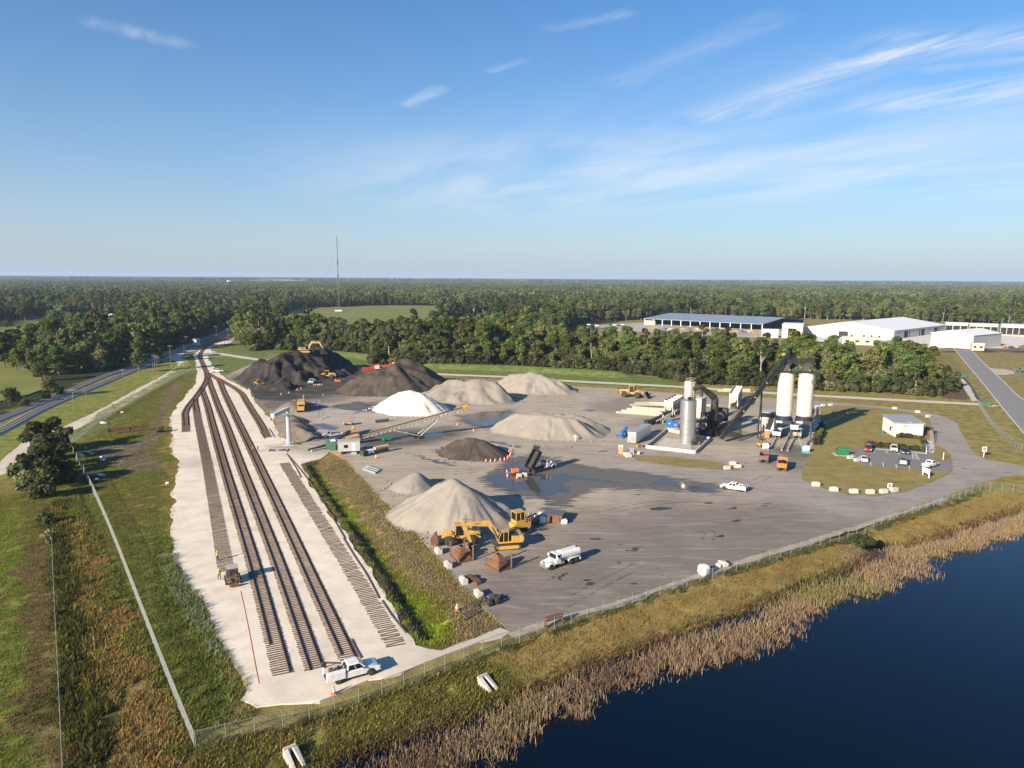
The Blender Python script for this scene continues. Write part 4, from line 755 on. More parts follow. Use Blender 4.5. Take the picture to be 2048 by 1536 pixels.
# white flowering weeds along the left pad edge
# ---- cattails standing in the shallows
def reed_field(name, n, rng, colours, hmin, hmax, t0=0.0, t1=1.0, wide=.022, lean=.28, seg=None):
    S1 = smooth_path(SHORE[:-3], 1.5); S2 = smooth_path(WLINE, 1.5); V, F, C = [], [], []
    a = rng.random(n); q = rng.random(n) ** .9 * (t1 - t0) + t0
    i1 = a * (len(S1) - 1); p1 = np.stack([np.interp(i1, np.arange(len(S1)), S1[:, 0]), np.interp(i1, np.arange(len(S1)), S1[:, 1])], 1)
    # nearest point of the water line
    D = ((p1[:, None, :] - S2[None, ::2, :]) ** 2).sum(2); p2 = S2[::2][D.argmin(1)]
    edge = 1 + (fbm(p1[:, 0] * .25, p1[:, 1] * .25, 3) - .5) * .9
    P = p1 + (p2 - p1) * (q * edge)[:, None] + rng.normal(size=(n, 2)) * .9
    keep = (np.abs(P[:, 0]) < .80 * P[:, 1] + 3) & (vnoise(P[:, 0] * .8, P[:, 1] * .8) > .16 + .25 * sstep(.7, 1.0, q)); P = P[keep]; n = len(P)
    zb = np.maximum(height(P[:, 0], P[:, 1]), WATER_Z - .3); h = rng.uniform(hmin, hmax, n) * (0.75 + .5 * vnoise(P[:, 0] * .2 + 9, P[:, 1] * .2)); t = rng.uniform(0, 6.28, n); la = rng.uniform(0, 6.28, n); ll = np.abs(rng.normal(size=n)) * lean * h
    bent = rng.random(n) < .10; ll[bent] = h[bent] * rng.uniform(.6, 1.1, bent.sum()); h = np.where(bent, h * .55, h)
    w = rng.uniform(.6, 1.5, n) * wide; dx, dy = np.cos(t) * w, np.sin(t) * w; lx, ly = np.cos(la) * ll, np.sin(la) * ll; o = np.zeros(n)
    b = np.stack([P[:, 0], P[:, 1], zb - .05], 1); d = np.stack([dx, dy, o], 1); d2 = np.stack([-dy, dx, o], 1); mid = b + np.stack([lx * .35, ly * .35, h * .6], 1); top = b + np.stack([lx, ly, h], 1)
    V = np.stack([b - d, b + d, mid + d, mid - d, top + d * .5, top - d * .5, b - d2, b + d2, top + d2 * .6, top - d2 * .6], 1).reshape(-1, 3)
    k = np.arange(n)[:, None] * 10; F = np.concatenate([k + np.array([[0, 1, 2, 3]]), k + np.array([[3, 2, 4, 5]]), k + np.array([[6, 7, 8, 9]])])
    cc = np.array(colours); zone = np.clip(fbm(P[:, 0] * .09, P[:, 1] * .09, 3) * 1.6 - .3 + rng.normal(size=n) * .25, 0, .999); c = cc[(zone * len(cc)).astype(int)] * rng.uniform(.65, 1.3, (n, 1))
    me = np_mesh(name, V, F, cols=np.repeat(c, 10, 0), m=M_REED); o_ = link(name, me); o_['kind'] = 'stuff'; return o_
M_REED = mat('dry_reed', (0, 0, 0), rough=.85, var=.15, scale=1, spec=.15, attr='cover', space='World')
rr = np.random.default_rng(12)
q = reed_field('reeds', 50000, rr, [(.17,.11,.07),(.28,.195,.13),(.31,.225,.15),(.34,.235,.12),(.29,.205,.14),(.24,.175,.12),(.32,.22,.105),(.20,.185,.065)], 0.7, 1.5, .42, 1.03, .026); q['label'] = 'dense dry tan cattails standing along the pond edge'
q = reed_field('sedge', 15000, rr, [(.085,.045,.025),(.11,.06,.03),(.13,.10,.04),(.06,.035,.02)], .3, .8, .0, .42, .04, .6); q['label'] = 'dark brown sedge between the mown bank and the cattails'
HAZE_DENSITY, HAZE_COLOUR = 6.5e-5, (0.58, 0.76, 1.0)
# ================================================================ railway: new sidings and the old main line
M_TIE = mat('creosoted_sleeper', (0.105, 0.068, 0.048), rough=.9, var=.35, scale=3, bump=.3, bscale=20, dirt=(.23,.18,.14), dirt_amt=.5, dscale=2)
M_TIE2 = mat('weathered_sleeper', (0.135, 0.092, 0.066), rough=.9, var=.35, scale=3, bump=.3, bscale=20, dirt=(.06,.045,.035), dirt_amt=.6, dscale=2)
M_RAIL = mat('rusty_rail', (0.20, 0.105, 0.058), rough=.7, metal=.2, var=.25, scale=2)
M_RAILO = mat('worn_rail', (0.13, 0.10, 0.085), rough=.5, metal=.5, var=.25, scale=2)
TIE_ME = []
for k, m in enumerate((M_TIE, M_TIE2)):
    me = MB().box((0, 0, .01), (.25, 2.6, .13)).mesh('sleeper'); me.materials.append(m); TIE_ME.append(me)
def ribbon_box(mb, c, off, z0, w, h):
    """swept rail: foot, web and head as one run"""
    d = np.gradient(c, axis=0); d /= np.linalg.norm(d, axis=1)[:, None]; n = np.stack([-d[:, 1], d[:, 0]], 1); k = len(c); V = []
    for o, z in ((-w, 0), (w, 0), (w * .4, h * .25), (w * .5, h), (-w * .5, h), (-w * .4, h * .25)):
        p = c + n * (off + o); V += [(x, y, z0 + z) for x, y in p]
    F = []
    for j in range(6):
        a, b = j * k, ((j + 1) % 6) * k
        for i in range(k - 1): F.append((a + i, a + i + 1, b + i + 1, b + i))
    mb.add(V, F)
def track(label, px, z=.14, rails=(0, 1), rail2=None, sp=.58, near_d=158, jit=.03, railm=None, gap=1.0, name='railway_track', skip=0):
    """rails: start and end of the railed run as fractions of the length; rail2: the other rail's run"""
    c = smooth_path(P2(px), .25); t = thing(name, label, 'railway track', (float(c[-1][0]), float(c[-1][1]), z)); base = Vector((c[-1][0], c[-1][1], z))
    L = .25 * len(c); ties = MB(); nt_ = int(L / sp); cnt = 0
    for i in range(skip, nt_):
        q = min(len(c) - 2, int(i * sp / .25)); fr = i * sp / .25 - q; p = c[q] + (c[q + 1] - c[q]) * fr; d = c[min(q + 2, len(c) - 1)] - c[max(q - 2, 0)]; a = math.atan2(d[1], d[0]) + random.gauss(0, jit); s_ = random.gauss(0, jit * 1.6)
        x, y = p[0] - base.x + -math.sin(a) * s_, p[1] - base.y + math.cos(a) * s_
        if p[1] < near_d and cnt < 290:
            o = link('sleeper', TIE_ME[random.random() < .35], t); o.location = (x, y, random.uniform(-.02, .015)); o.rotation_euler = (random.gauss(0, .008), 0, a); cnt += 1
        else: ties.box((x, y, .01), (.25 * gap, 2.6, .13), rz=a)
    if ties.v: o = ties.build('far_sleepers', M_TIE, t); o['kind'] = 'stuff'
    if rails:
        for k, s_ in enumerate((-.76, .76)):
            rg_ = rails if (k == 0 or rail2 is None) else rail2; i0, i1 = int(rg_[0] * (len(c) - 1)), int(rg_[1] * (len(c) - 1)); seg = c[i0:i1 + 1:3] - np.array([base.x, base.y])
            if len(seg) > 3: mb = MB(); ribbon_box(mb, seg, s_, .075, .075, .16); mb.build('rail', railm or M_RAIL, t)
    return t
T = {}
T[0] = track('short railed siding at the far left of the new sidings, bent at the top', [(413,748),(414,757),(408,771),(393,793),(378,812),(370.5,827),(371,838),(371.5,851),(372,865)], rails=(0, .93))
T[1] = track('leftmost long row of sleepers, mostly without rails, ending at the tie machine', [(390,799),(390,806),(394,828),(398,850),(414,926),(431,1020),(453,1148)], rails=(0, .16), jit=.02)
T[2] = track('second long siding from the left, with bare sleepers past its left rail end', [(404,776),(405,784),(414.4,810),(425,850.6),(448.5,934),(489,1068),(514.6,1155),(568,1357)], rails=(0, .966), rail2=(0, .998))
T[3] = track('long railed siding in the middle of the new sidings', [(413,747),(417,758),(422,774),(436,812),(452,850.6),(482,934),(534,1068),(569.7,1164),(632.6,1344)], rails=(0, 1))
T[4] = track('long railed siding that ends behind the white service truck', [(416,747),(424,752),(432,757),(439,763),(449,787),(467,825),(479,850.6),(518,932),(583,1071),(625,1163),(699,1323)], rails=(0, .995), rail2=(0, 1))
T[5] = track('row of loose sleepers without rails beside the grassy ditch', [(569,927.5),(630.6,1027.5),(716.5,1166),(796,1301)], rails=None, jit=.055, sp=.62)
T[6] = track('short curved siding on the right, ending above the gantry pit', [(430,755),(440,760),(452,767),(469.6,777),(483.5,788),(492,802),(506,825),(522,850.6),(536,877)], rails=(0, .93))
track('curved lead track joining all the new sidings at the top', [(500,659),(467,671.5),(447,680),(419,690.5),(406,700.6),(400,710),(401,717),(407,732),(414,748)], rails=(0, 1))
track('old main line, farther of two tracks on dark ballast', MAIN_A, z=.50, sp=.9, railm=M_RAILO, near_d=0)
track('old main line, nearer of two tracks beside the grass bank', MAIN_B, z=.50, sp=.9, railm=M_RAILO, near_d=0)
# loose rails lying on the pad
def loose_rail(label, pts, cat='rail', name='loose_rail'):
    c = smooth_path(P2(pts), .5); b = c[0]; t = thing(name, label, cat, (b[0], b[1], .14)); mb = MB(); ribbon_box(mb, c - b, 0, 0, .075, .17); mb.build('rail_head', M_RAIL, t); return t
for lb, pp in (('rusty rail string lying along the upper end of the bare sleeper row', [(572,908),(590,928),(606,948),(622,970)]), ('second rusty rail lying beside the first at the top of the bare sleeper row', [(576,913),(592,938),(602,957)]), ('rusty rail lying along the middle of the bare sleeper row', [(618,962),(645,1004),(668,1042),(690,1080)]), ('rusty rail beside the bare sleepers, below the middle', [(686,1078),(712,1120),(733,1152),(758,1200)]), ('rusty rail nearest the ditch at the lower end of the bare sleepers', [(763,1203),(785,1236),(813,1270)]), ('short rusty rail leaning out beside the track behind the service truck', [(702,1281),(712,1302),(722,1319)]), ('short dark rail lying beside the end of the short curved siding', [(537,858),(543,866),(548,875)]),('rusty rail pair end beside the fourth siding near the top', [(520,865),(528,876),(530,879)])):
    loose_rail(lb, pp)
# orange string line
c = smooth_path(P2([(481,1183),(490,1225),(500,1275),(511,1335),(518,1370)]), 1.0); mb = MB()
for a, b in zip(c[:-1], c[1:]): mb.bar((*a, .17), (*b, .17), .05, .03)
tag(mb.build('string_line', mat('orange_string', (.80,.18,.06), rough=.6)), 'thin orange string line pegged across the white pad', 'string line')
# ================================================================ stockpiles
def solve_peak(u, vp, vf, slope):
    """plan position and height of a peak seen at (u, vp) whose foot below it is seen at (u, vf)"""
    f = G(u, vf); lo, hi = 0.0, 60.0
    for _ in range(40):
        h = (lo + hi) / 2; d = f.xy.normalized() * (h / slope); b = Vector((f.x + d.x, f.y + d.y, h)) - Vector((0, 0, CAM_H))
        if 768 - FPX * b.dot(_up) / b.dot(_fw) > vp: lo = h
        else: hi = h
    return f.x + d.x, f.y + d.y, h
def pile(name, label, cat, m, runs, slope=.72, res=.8, rough=.35, flute=.0, seed=0, smooth=True, extra=None, gully=0.0, cap=None, z0=.07, crag=0.0):
    """heap = union of ridges; each run is a list of (u, peak row, foot row)"""
    W_ = [[solve_peak(*p, slope) for p in run] for run in runs]; allp = [p for r in W_ for p in r]
    rad = max(p[2] for p in allp) / slope + 2; x0 = min(p[0] for p in allp) - rad; x1 = max(p[0] for p in allp) + rad; y0 = min(p[1] for p in allp) - rad; y1 = max(p[1] for p in allp) + rad
    X, Y = np.meshgrid(np.arange(x0, x1, res), np.arange(y0, y1, res), indexing='ij'); sh = X.shape; x, y = X.ravel(), Y.ravel()
    nzx = x + (fbm(x * .12 + seed, y * .12, 3) - .5) * 5 * rough * 2; nzy = y + (fbm(x * .12, y * .12 + seed + 30, 3) - .5) * 5 * rough * 2; z = np.full(x.shape, -5.0)
    for run in W_:
        segs = list(zip(run[:-1], run[1:])) or [(run[0], run[0])]
        for (ax, ay, ah), (bx_, by_, bh) in segs:
            dx, dy = bx_ - ax, by_ - ay; L = dx * dx + dy * dy + 1e-9; t = np.clip(((nzx - ax) * dx + (nzy - ay) * dy) / L, 0, 1); d = np.hypot(nzx - ax - t * dx, nzy - ay - t * dy)
            hh = ah + (bh - ah) * t; zz = hh - slope * np.sqrt(d * d + .5) + slope * .3; z = np.maximum(z, zz)
    if cap: z = np.minimum(z, cap + (fbm(x * .2, y * .2, 3) - .5) * 1.0)
    top = z.max(); k = sstep(0, top * .3, z)
    z = z + (fbm(x * .5 + seed, y * .5, 4) - .5) * rough * 1.1 * k + (fbm(x * .15 + seed, y * .15, 3) - .5) * rough * 3 * k
    if crag: z = z + crag * (.5 - 2.2 * np.abs(fbm(x * .11 + seed, y * .11 + 7, 4) - .5)) * k - crag * .5 * sstep(.58, .66, fbm(x * .09 + 31, y * .09 + seed, 2)) * k
    if gully:
        an = np.arctan2(y - np.mean([p[1] for p in allp]), x - np.mean([p[0] for p in allp])); rr_ = vnoise(an * 13 + 5, an * 0 + seed) + .5 * vnoise(an * 31, an * 0 + seed + 3); z = z - gully * (rr_ - .7) * np.clip(k * (1.3 - z / top), 0, 1)
    if extra is not None: z = extra(x, y, z)
    ii = np.arange(x.size).reshape(sh); q = np.stack([ii[:-1, :-1].ravel(), ii[1:, :-1].ravel(), ii[1:, 1:].ravel(), ii[:-1, 1:].ravel()], 1); keep = (z[q] > 0).any(1); q = q[keep]
    used = np.unique(q); re = np.full(x.size, -1); re[used] = np.arange(len(used)); V = np.stack([x, y, np.maximum(z, -.05)], 1)[used]; b = V[:, :2].mean(0); V[:, :2] -= b
    me = np_mesh(name, V, re[q], m=m, smooth=smooth); o = link(name, me); o.location = (b[0], b[1], z0); tag(o, label, cat)
    low = V[(V[:, 2] > -.04) & (V[:, 2] < 1.0)]; rs = np.random.default_rng(seed + 5); k = min(260, len(low)); c = low[rs.choice(len(low), k, replace=False)]; c = c + np.column_stack([rs.normal(size=(k, 2)) * 1.0, np.zeros(k)]); cz = np.clip(c[:, 2], 0, .25); out = c[:, :2] / (np.linalg.norm(c[:, :2], axis=1)[:, None] + 1e-6); c[:, :2] += out * rs.exponential(.7, k)[:, None]
    o8 = np.array([(1, 0, 0), (0, 1, 0), (-1, 0, 0), (0, -1, 0), (0, 0, .8), (0, 0, -.8)]); f8 = np.array([(0, 1, 4), (1, 2, 4), (2, 3, 4), (3, 0, 4), (1, 0, 5), (2, 1, 5), (3, 2, 5), (0, 3, 5)]); sz = rs.uniform(.08, .34, k) * min(1.3, .5 + top / 10); VV = (o8[None] * rs.uniform(.6, 1.3, (k, 6, 3)) * sz[:, None, None] + np.column_stack([c[:, :2], cz * .4])[:, None, :]).reshape(-1, 3)
    st = link('toe_stones', np_mesh('toe_stones', VV, (f8[None] + 6 * np.arange(k)[:, None, None]).reshape(-1, 3), m=m), o); st['kind'] = 'stuff'; return o
def heap_mat(name, rgb, var=.12, bump=.6, bscale=2.5, dirt=None, amt=.4): return mat(name, rgb, rough=.95, var=var, scale=.25, bump=bump, bscale=bscale, spec=.1, space='World', dirt=dirt, dirt_amt=amt, dscale=.25)
M_BLK = heap_mat('milled_asphalt', (.042,.037,.034), .25, .9, 1.6, (.085,.075,.065), .5); M_BRN = heap_mat('dark_fines', (.075,.062,.052), .16, .5, 2.2, (.11,.095,.08), .5)
M_WHT = heap_mat('white_sand', (.68,.62,.54), .04, .2, 3); M_GRY = heap_mat('grey_stone', (.255,.228,.195), .12, .7, 3.0, (.16,.14,.12), .4); M_GRY2 = heap_mat('pale_stone', (.30,.268,.228), .12, .7, 3.5, (.21,.185,.155), .5); M_SOIL = heap_mat('brown_soil', (.20,.165,.13), .2, .7, 2.5, (.13,.11,.09), .5)
PILE1 = pile('asphalt_stockpile', 'largest black stockpile, with a yellow excavator on its top', 'stockpile', M_BLK, [[(525,722,762),(560,706,767),(610,698,760),(645,697,749)], [(505,737,764),(540,724,769)]], .62, .9, 1.0, seed=3, gully=2.2, cap=11.2, crag=3.0)
pile('asphalt_stockpile', 'black stockpile behind the white sand, smooth and darker on its right', 'stockpile', M_BRN, [[(745,742,792),(790,728,792),(816,715,790),(830,717,782)], [(706,758,788),(740,745,793),(800,745,794)]], .66, .9, .6, seed=9, gully=1.4, crag=1.2)
pile('asphalt_heap', 'low craggy black heap at the foot of the largest black stockpile', 'stockpile', M_BLK, [[(540,764,781),(562,758,782),(584,763,781)], [(552,771,785),(574,772,785)]], .75, .6, .9, seed=15, crag=2.0)
pile('asphalt_heap', 'small dark heap beside the loader between the black stockpiles', 'stockpile', M_BRN, [[(690,737,752)]], .6, .7, .4, seed=19)
pile('sand_stockpile', 'bright white sand pile', 'stockpile', M_WHT, [[(806,781,830),(825,778,833),(846,786,832)]], .66, .7, .35, seed=23, gully=.8, crag=.5)
pile('stone_stockpile', 'grey stone pile between the white sand and the farther pale pile', 'stockpile', M_GRY, [[(895,757,806),(945,758,810),(985,763,811)]], .70, .8, .6, seed=31, gully=1.6, crag=1.0)
pile('stone_stockpile', 'farthest pale grey stone pile beside the grass berm', 'stockpile', M_GRY2, [[(1022,747,786),(1060,746,790),(1098,751,791),(1120,760,790)]], .66, .8, .6, seed=37, gully=1.5, crag=.8)
pile('stone_stockpile', 'broad flat topped pale pile left of the white box trailer', 'stockpile', M_GRY2, [[(1035,826,872),(1090,828,881),(1150,836,882)], [(1060,822,868),(1165,831,872)]], .60, .7, .3, seed=41, gully=1.1, cap=6.4)
pile('fines_stockpile', 'small dark brown pile ringed by orange cones', 'stockpile', M_BRN, [[(925,878,918),(940,874,921),(966,881,922)]], .60, .5, .3, seed=47, gully=.5)
pile('stone_stockpile', 'small pale stone pile tucked behind the nearest large pile', 'stockpile', M_GRY2, [[(827,945,988)]], .66, .45, .2, seed=53, gully=.3)
pile('stone_stockpile', 'large pale stone pile nearest the camera, behind the yellow loader', 'stockpile', M_GRY2, [[(880,962,1066),(905,956,1074),(918,966,1075)], [(935,980,1065),(985,1003,1048)]], .68, .5, .35, seed=59, gully=.7, crag=.35)
pile('soil_ridge', 'long low ridge of brown soil behind the grey gantry', 'soil heap', M_SOIL, [[(575,828,840),(585,835,852),(600,852,878),(615,868,884)]], .42, .6, .5, seed=61)
pile('soil_heap', 'brown soil heap beside the yellow hauler', 'soil heap', M_SOIL, [[(585,803,826),(605,799,822)]], .5, .6, .5, seed=67)
pile('fines_spill', 'small dark spill of fines under the drum conveyor', 'soil heap', M_BLK, [[(1455,862,873),(1465,863,874)]], .5, .5, .2, seed=71)
# ================================================================ vehicles and machines (local axes: +x forward, z up)
def paint(name, rgb, **k): return mat('paint_' + name, rgb, rough=k.pop('rough', .32), var=.05, scale=1.5, coat=.4, dirt=k.pop('dirt', (.22, .18, .14)), dirt_amt=k.pop('amt', .22), dscale=1.3, **k)
W_PAINT = paint('white', (.78, .77, .75)); B_PAINT = paint('black', (.018, .018, .02)); R_PAINT = paint('red', (.33, .025, .02)); N_PAINT = paint('navy', (.025, .035, .075)); G_PAINT = paint('graphite', (.06, .065, .07)); O_PAINT = paint('orange', (.78, .17, .02)); Y_PAINT = paint('yellow', (.52, .27, .04), rough=.6, amt=.6); Y2_PAINT = paint('bright_yellow', (.56, .31, .045), rough=.6, amt=.55); BR_PAINT = paint('brown_steel', (.10, .085, .075), rough=.6, amt=.5); TAN_P = paint('tan', (.42, .33, .24), rough=.5)
RUST = mat('rusty_steel', (.17, .075, .04), rough=.85, var=.3, scale=1.5, dirt=(.09, .05, .035), dirt_amt=.6, bump=.15, bscale=15)
STEEL = mat('grey_steel', (.30, .32, .34), rough=.45, metal=.3, var=.1); DSTEEL = mat('dark_steel', (.035, .035, .037), rough=.6, var=.2, dirt=(.12, .1, .08), dirt_amt=.4); GALV = mat('galvanised_steel', (.48, .49, .50), rough=.45, metal=.5, var=.1)
TYRE = mat('tyre_rubber', (.022, .021, .02), rough=.85, var=.2, dirt=(.16, .13, .1), dirt_amt=.45, dscale=3); RIM = mat('wheel_rim', (.55, .54, .52), rough=.35, metal=.6); YRIM = mat('yellow_rim', (.60, .30, .03), rough=.5); GLASS = glass(); LAMP = mat('lamp_lens', (.75, .75, .72), rough=.1); RLAMP = mat('tail_lens', (.45, .02, .015), rough=.2); CHROME = mat('bright_metal', (.62, .62, .62), rough=.25, metal=.8)
_wc = {}
def wheel(p, x, y, r, w, rim=RIM, hub=.55, n=18):
    key = (r, w, rim.name, hub)
    if key not in _wc:
        t = MB().lathe([(r * hub, -w / 2), (r * .92, -w / 2), (r, -w * .3), (r, w * .3), (r * .92, w / 2), (r * hub, w / 2)], n=n, ax='y').mesh('tyre'); t.materials.append(TYRE); t.polygons.foreach_set('use_smooth', [len(f.vertices) == 4 for f in t.polygons])
        q = MB().lathe([(r * hub, -w * .42), (r * hub, w * .42), (r * hub * .45, w * .30), (r * hub * .3, w * .46), (r * .06, w * .48)], n=n, ax='y').mesh('rim'); q.materials.append(rim); _wc[key] = (t, q)
    t = link('wheel', _wc[key][0], p); t.location = (x, y, r); rm = link('rim', _wc[key][1], t); 
    if y < 0: rm.rotation_euler = (0, 0, math.pi)
    return t
def greenhouse(p, b, t, zb, zt, wb, wt, pm, nm='cab'):
    """roof block on four raked panes; b, t = (rear x, front x) at sill and roof"""
    V = [(b[0], -wb, zb), (b[1], -wb, zb), (b[1], wb, zb), (b[0], wb, zb), (t[0], -wt, zt), (t[1], -wt, zt), (t[1], wt, zt), (t[0], wt, zt)]; mb = MB(); mb.add(V, [(0, 3, 2, 1), (4, 5, 6, 7), (0, 1, 5, 4), (1, 2, 6, 5), (2, 3, 7, 6), (3, 0, 4, 7)]); cab = mb.build(nm, pm, p, bevel=.05, smooth=True)
    def pane(i, j, k, l, a=.1, c=.16, d=.12, nmx='window', a2=None):
        A, B, C_, D_ = (Vector(V[q]) for q in (i, j, k, l)); n = (B - A).cross(D_ - A).normalized(); a2 = a if a2 is None else a2
        f = lambda s_, u: (A + (B - A) * s_) * (1 - u) + (D_ + (C_ - D_) * s_) * u + n * .012
        q = [f(a, c), f(1 - a2, c), f(1 - a2, 1 - d), f(a, 1 - d)]; MB().quad(*q).build(nmx, GLASS, cab)
    pane(1, 2, 6, 5, .05, .04, .08, 'windscreen'); pane(3, 0, 4, 7, .1, .2, .15, 'rear_window')
    L = b[1] - b[0]
    if L > 1.8:
        pane(0, 1, 5, 4, .08, .12, .14, a2=.54); pane(0, 1, 5, 4, .50, .12, .14, a2=.12); pane(2, 3, 7, 6, .12, .12, .14, a2=.50); pane(2, 3, 7, 6, .54, .12, .14, a2=.08)
    else: pane(0, 1, 5, 4, .14, .2, .14, a2=.16); pane(2, 3, 7, 6, .16, .2, .14, a2=.14)
    return cab
def lights(p, xf, xr, y, zf, zr):
    for s_ in (-1, 1):
        MB().box((xf, s_ * y, zf), (.06, .32, .16)).build('headlight', LAMP, p); MB().box((xr, s_ * (y + .03), zr), (.05, .2, .26)).build('tail_light', RLAMP, p)
def mirrors(p, x, y, z):
    for s_ in (-1, 1): MB().box((x, s_ * y, z), (.09, .22, .18)).build('mirror', DSTEEL, p)
def pickup(label, loc, rz, pm, kind='bed', group=None, bedm=None, name='pickup_truck', crew=True):
    p = thing(name, label, 'pickup truck', loc, rz, group); w = .97
    MB().prism([(-.98, .42), (-.98, 1.14), (1.35, 1.16), (2.70, 1.08), (2.90, .95), (2.93, .62), (2.85, .42), (2.42, .42), (2.3, .72), (2.05, .86), (1.75, .86), (1.5, .72), (1.38, .42)], -w, w).build('body', pm, p, bevel=.06, smooth=True)
    MB().box((-.1, 0, .5), (5.6, .9, .22)).build('chassis', DSTEEL, p)
    greenhouse(p, (-.92 if crew else -.3, 1.42), (-.72 if crew else -.1, .62), 1.14, 1.86, .93, .76, pm)
    MB().box((2.93, 0, .80), (.05, 1.3, .30)).build('grille', DSTEEL, p); MB().box((2.95, 0, .55), (.14, 1.9, .2)).build('bumper', CHROME, p); mirrors(p, 1.0, 1.08, 1.25)
    lights(p, 2.94, -2.98, .82, .90, .95)
    if kind == 'bed':
        b = MB().b2((-2.95, -w, .55), (-1.0, -w + .09, 1.16)).b2((-2.95, w - .09, .55), (-1.0, w, 1.16)).b2((-2.95, -w + .1, .55), (-2.87, w - .1, 1.15)).b2((-1.1, -w + .1, .55), (-1.02, w - .1, 1.15)).b2((-2.86, -w + .1, .58), (-1.12, w - .1, .70)); b.build('cargo_bed', bedm or pm, p, bevel=.03, smooth=True)
        MB().b2((-2.85, -w + .1, .701), (-1.12, w - .1, .72)).build('bed_liner', DSTEEL, p)
    elif kind == 'service':
        for s_ in (-1, 1):
            q = MB().b2((-3.15, s_ * .62, .55), (-1.05, s_ * 1.06, 1.45)).build('tool_box', pm, p, bevel=.03)
            for k in range(3): MB().b2((-3.05 + k * .68, s_ * 1.06, .9 if k == 0 else .62), (-2.45 + k * .68, s_ * 1.075, 1.38)).build('locker_door', pm, q, bevel=.01)
        MB().b2((-3.15, -.62, .6), (-1.05, .62, .78)).build('bed_floor', DSTEEL, p)
    for x in (1.9, -1.85):
        for s_ in (-1, 1): wheel(p, x, s_ * .90, .40, .27)
    return p
def car(label, loc, rz, pm, kind='sedan', group=None):
    p = thing('parked_car', label, 'car', loc, rz, group); w = .88
    if kind == 'sedan':
        MB().prism([(-2.25, .35), (-2.3, .75), (-2.2, .93), (-1.5, .97), (.9, .95), (1.95, .82), (2.22, .66), (2.25, .35)], -w, w).build('body', pm, p, bevel=.09, smooth=True); greenhouse(p, (-1.75, 1.15), (-.95, .25), .94, 1.42, .82, .62, pm); lights(p, 2.2, -2.27, .66, .68, .75)
    else:
        MB().prism([(-2.3, .4), (-2.35, 1.05), (-2.2, 1.12), (1.0, 1.1), (2.1, 1.02), (2.35, .85), (2.35, .4)], -.95, .95).build('body', pm, p, bevel=.08, smooth=True); greenhouse(p, (-2.25, 1.2), (-2.0, .55), 1.1, 1.78, .9, .74, pm); lights(p, 2.33, -2.34, .72, .9, 1.0)
        MB().box((2.36, 0, .8), (.05, 1.2, .25)).build('grille', DSTEEL, p)
    for x in (1.35, -1.4):
        for s_ in (-1, 1): wheel(p, x, s_ * (w - .06), .34, .22)
    MB().box((0, 0, .36), (3.9, 1.4, .16)).build('chassis', DSTEEL, p); mirrors(p, .75, w + .1, 1.0); return p
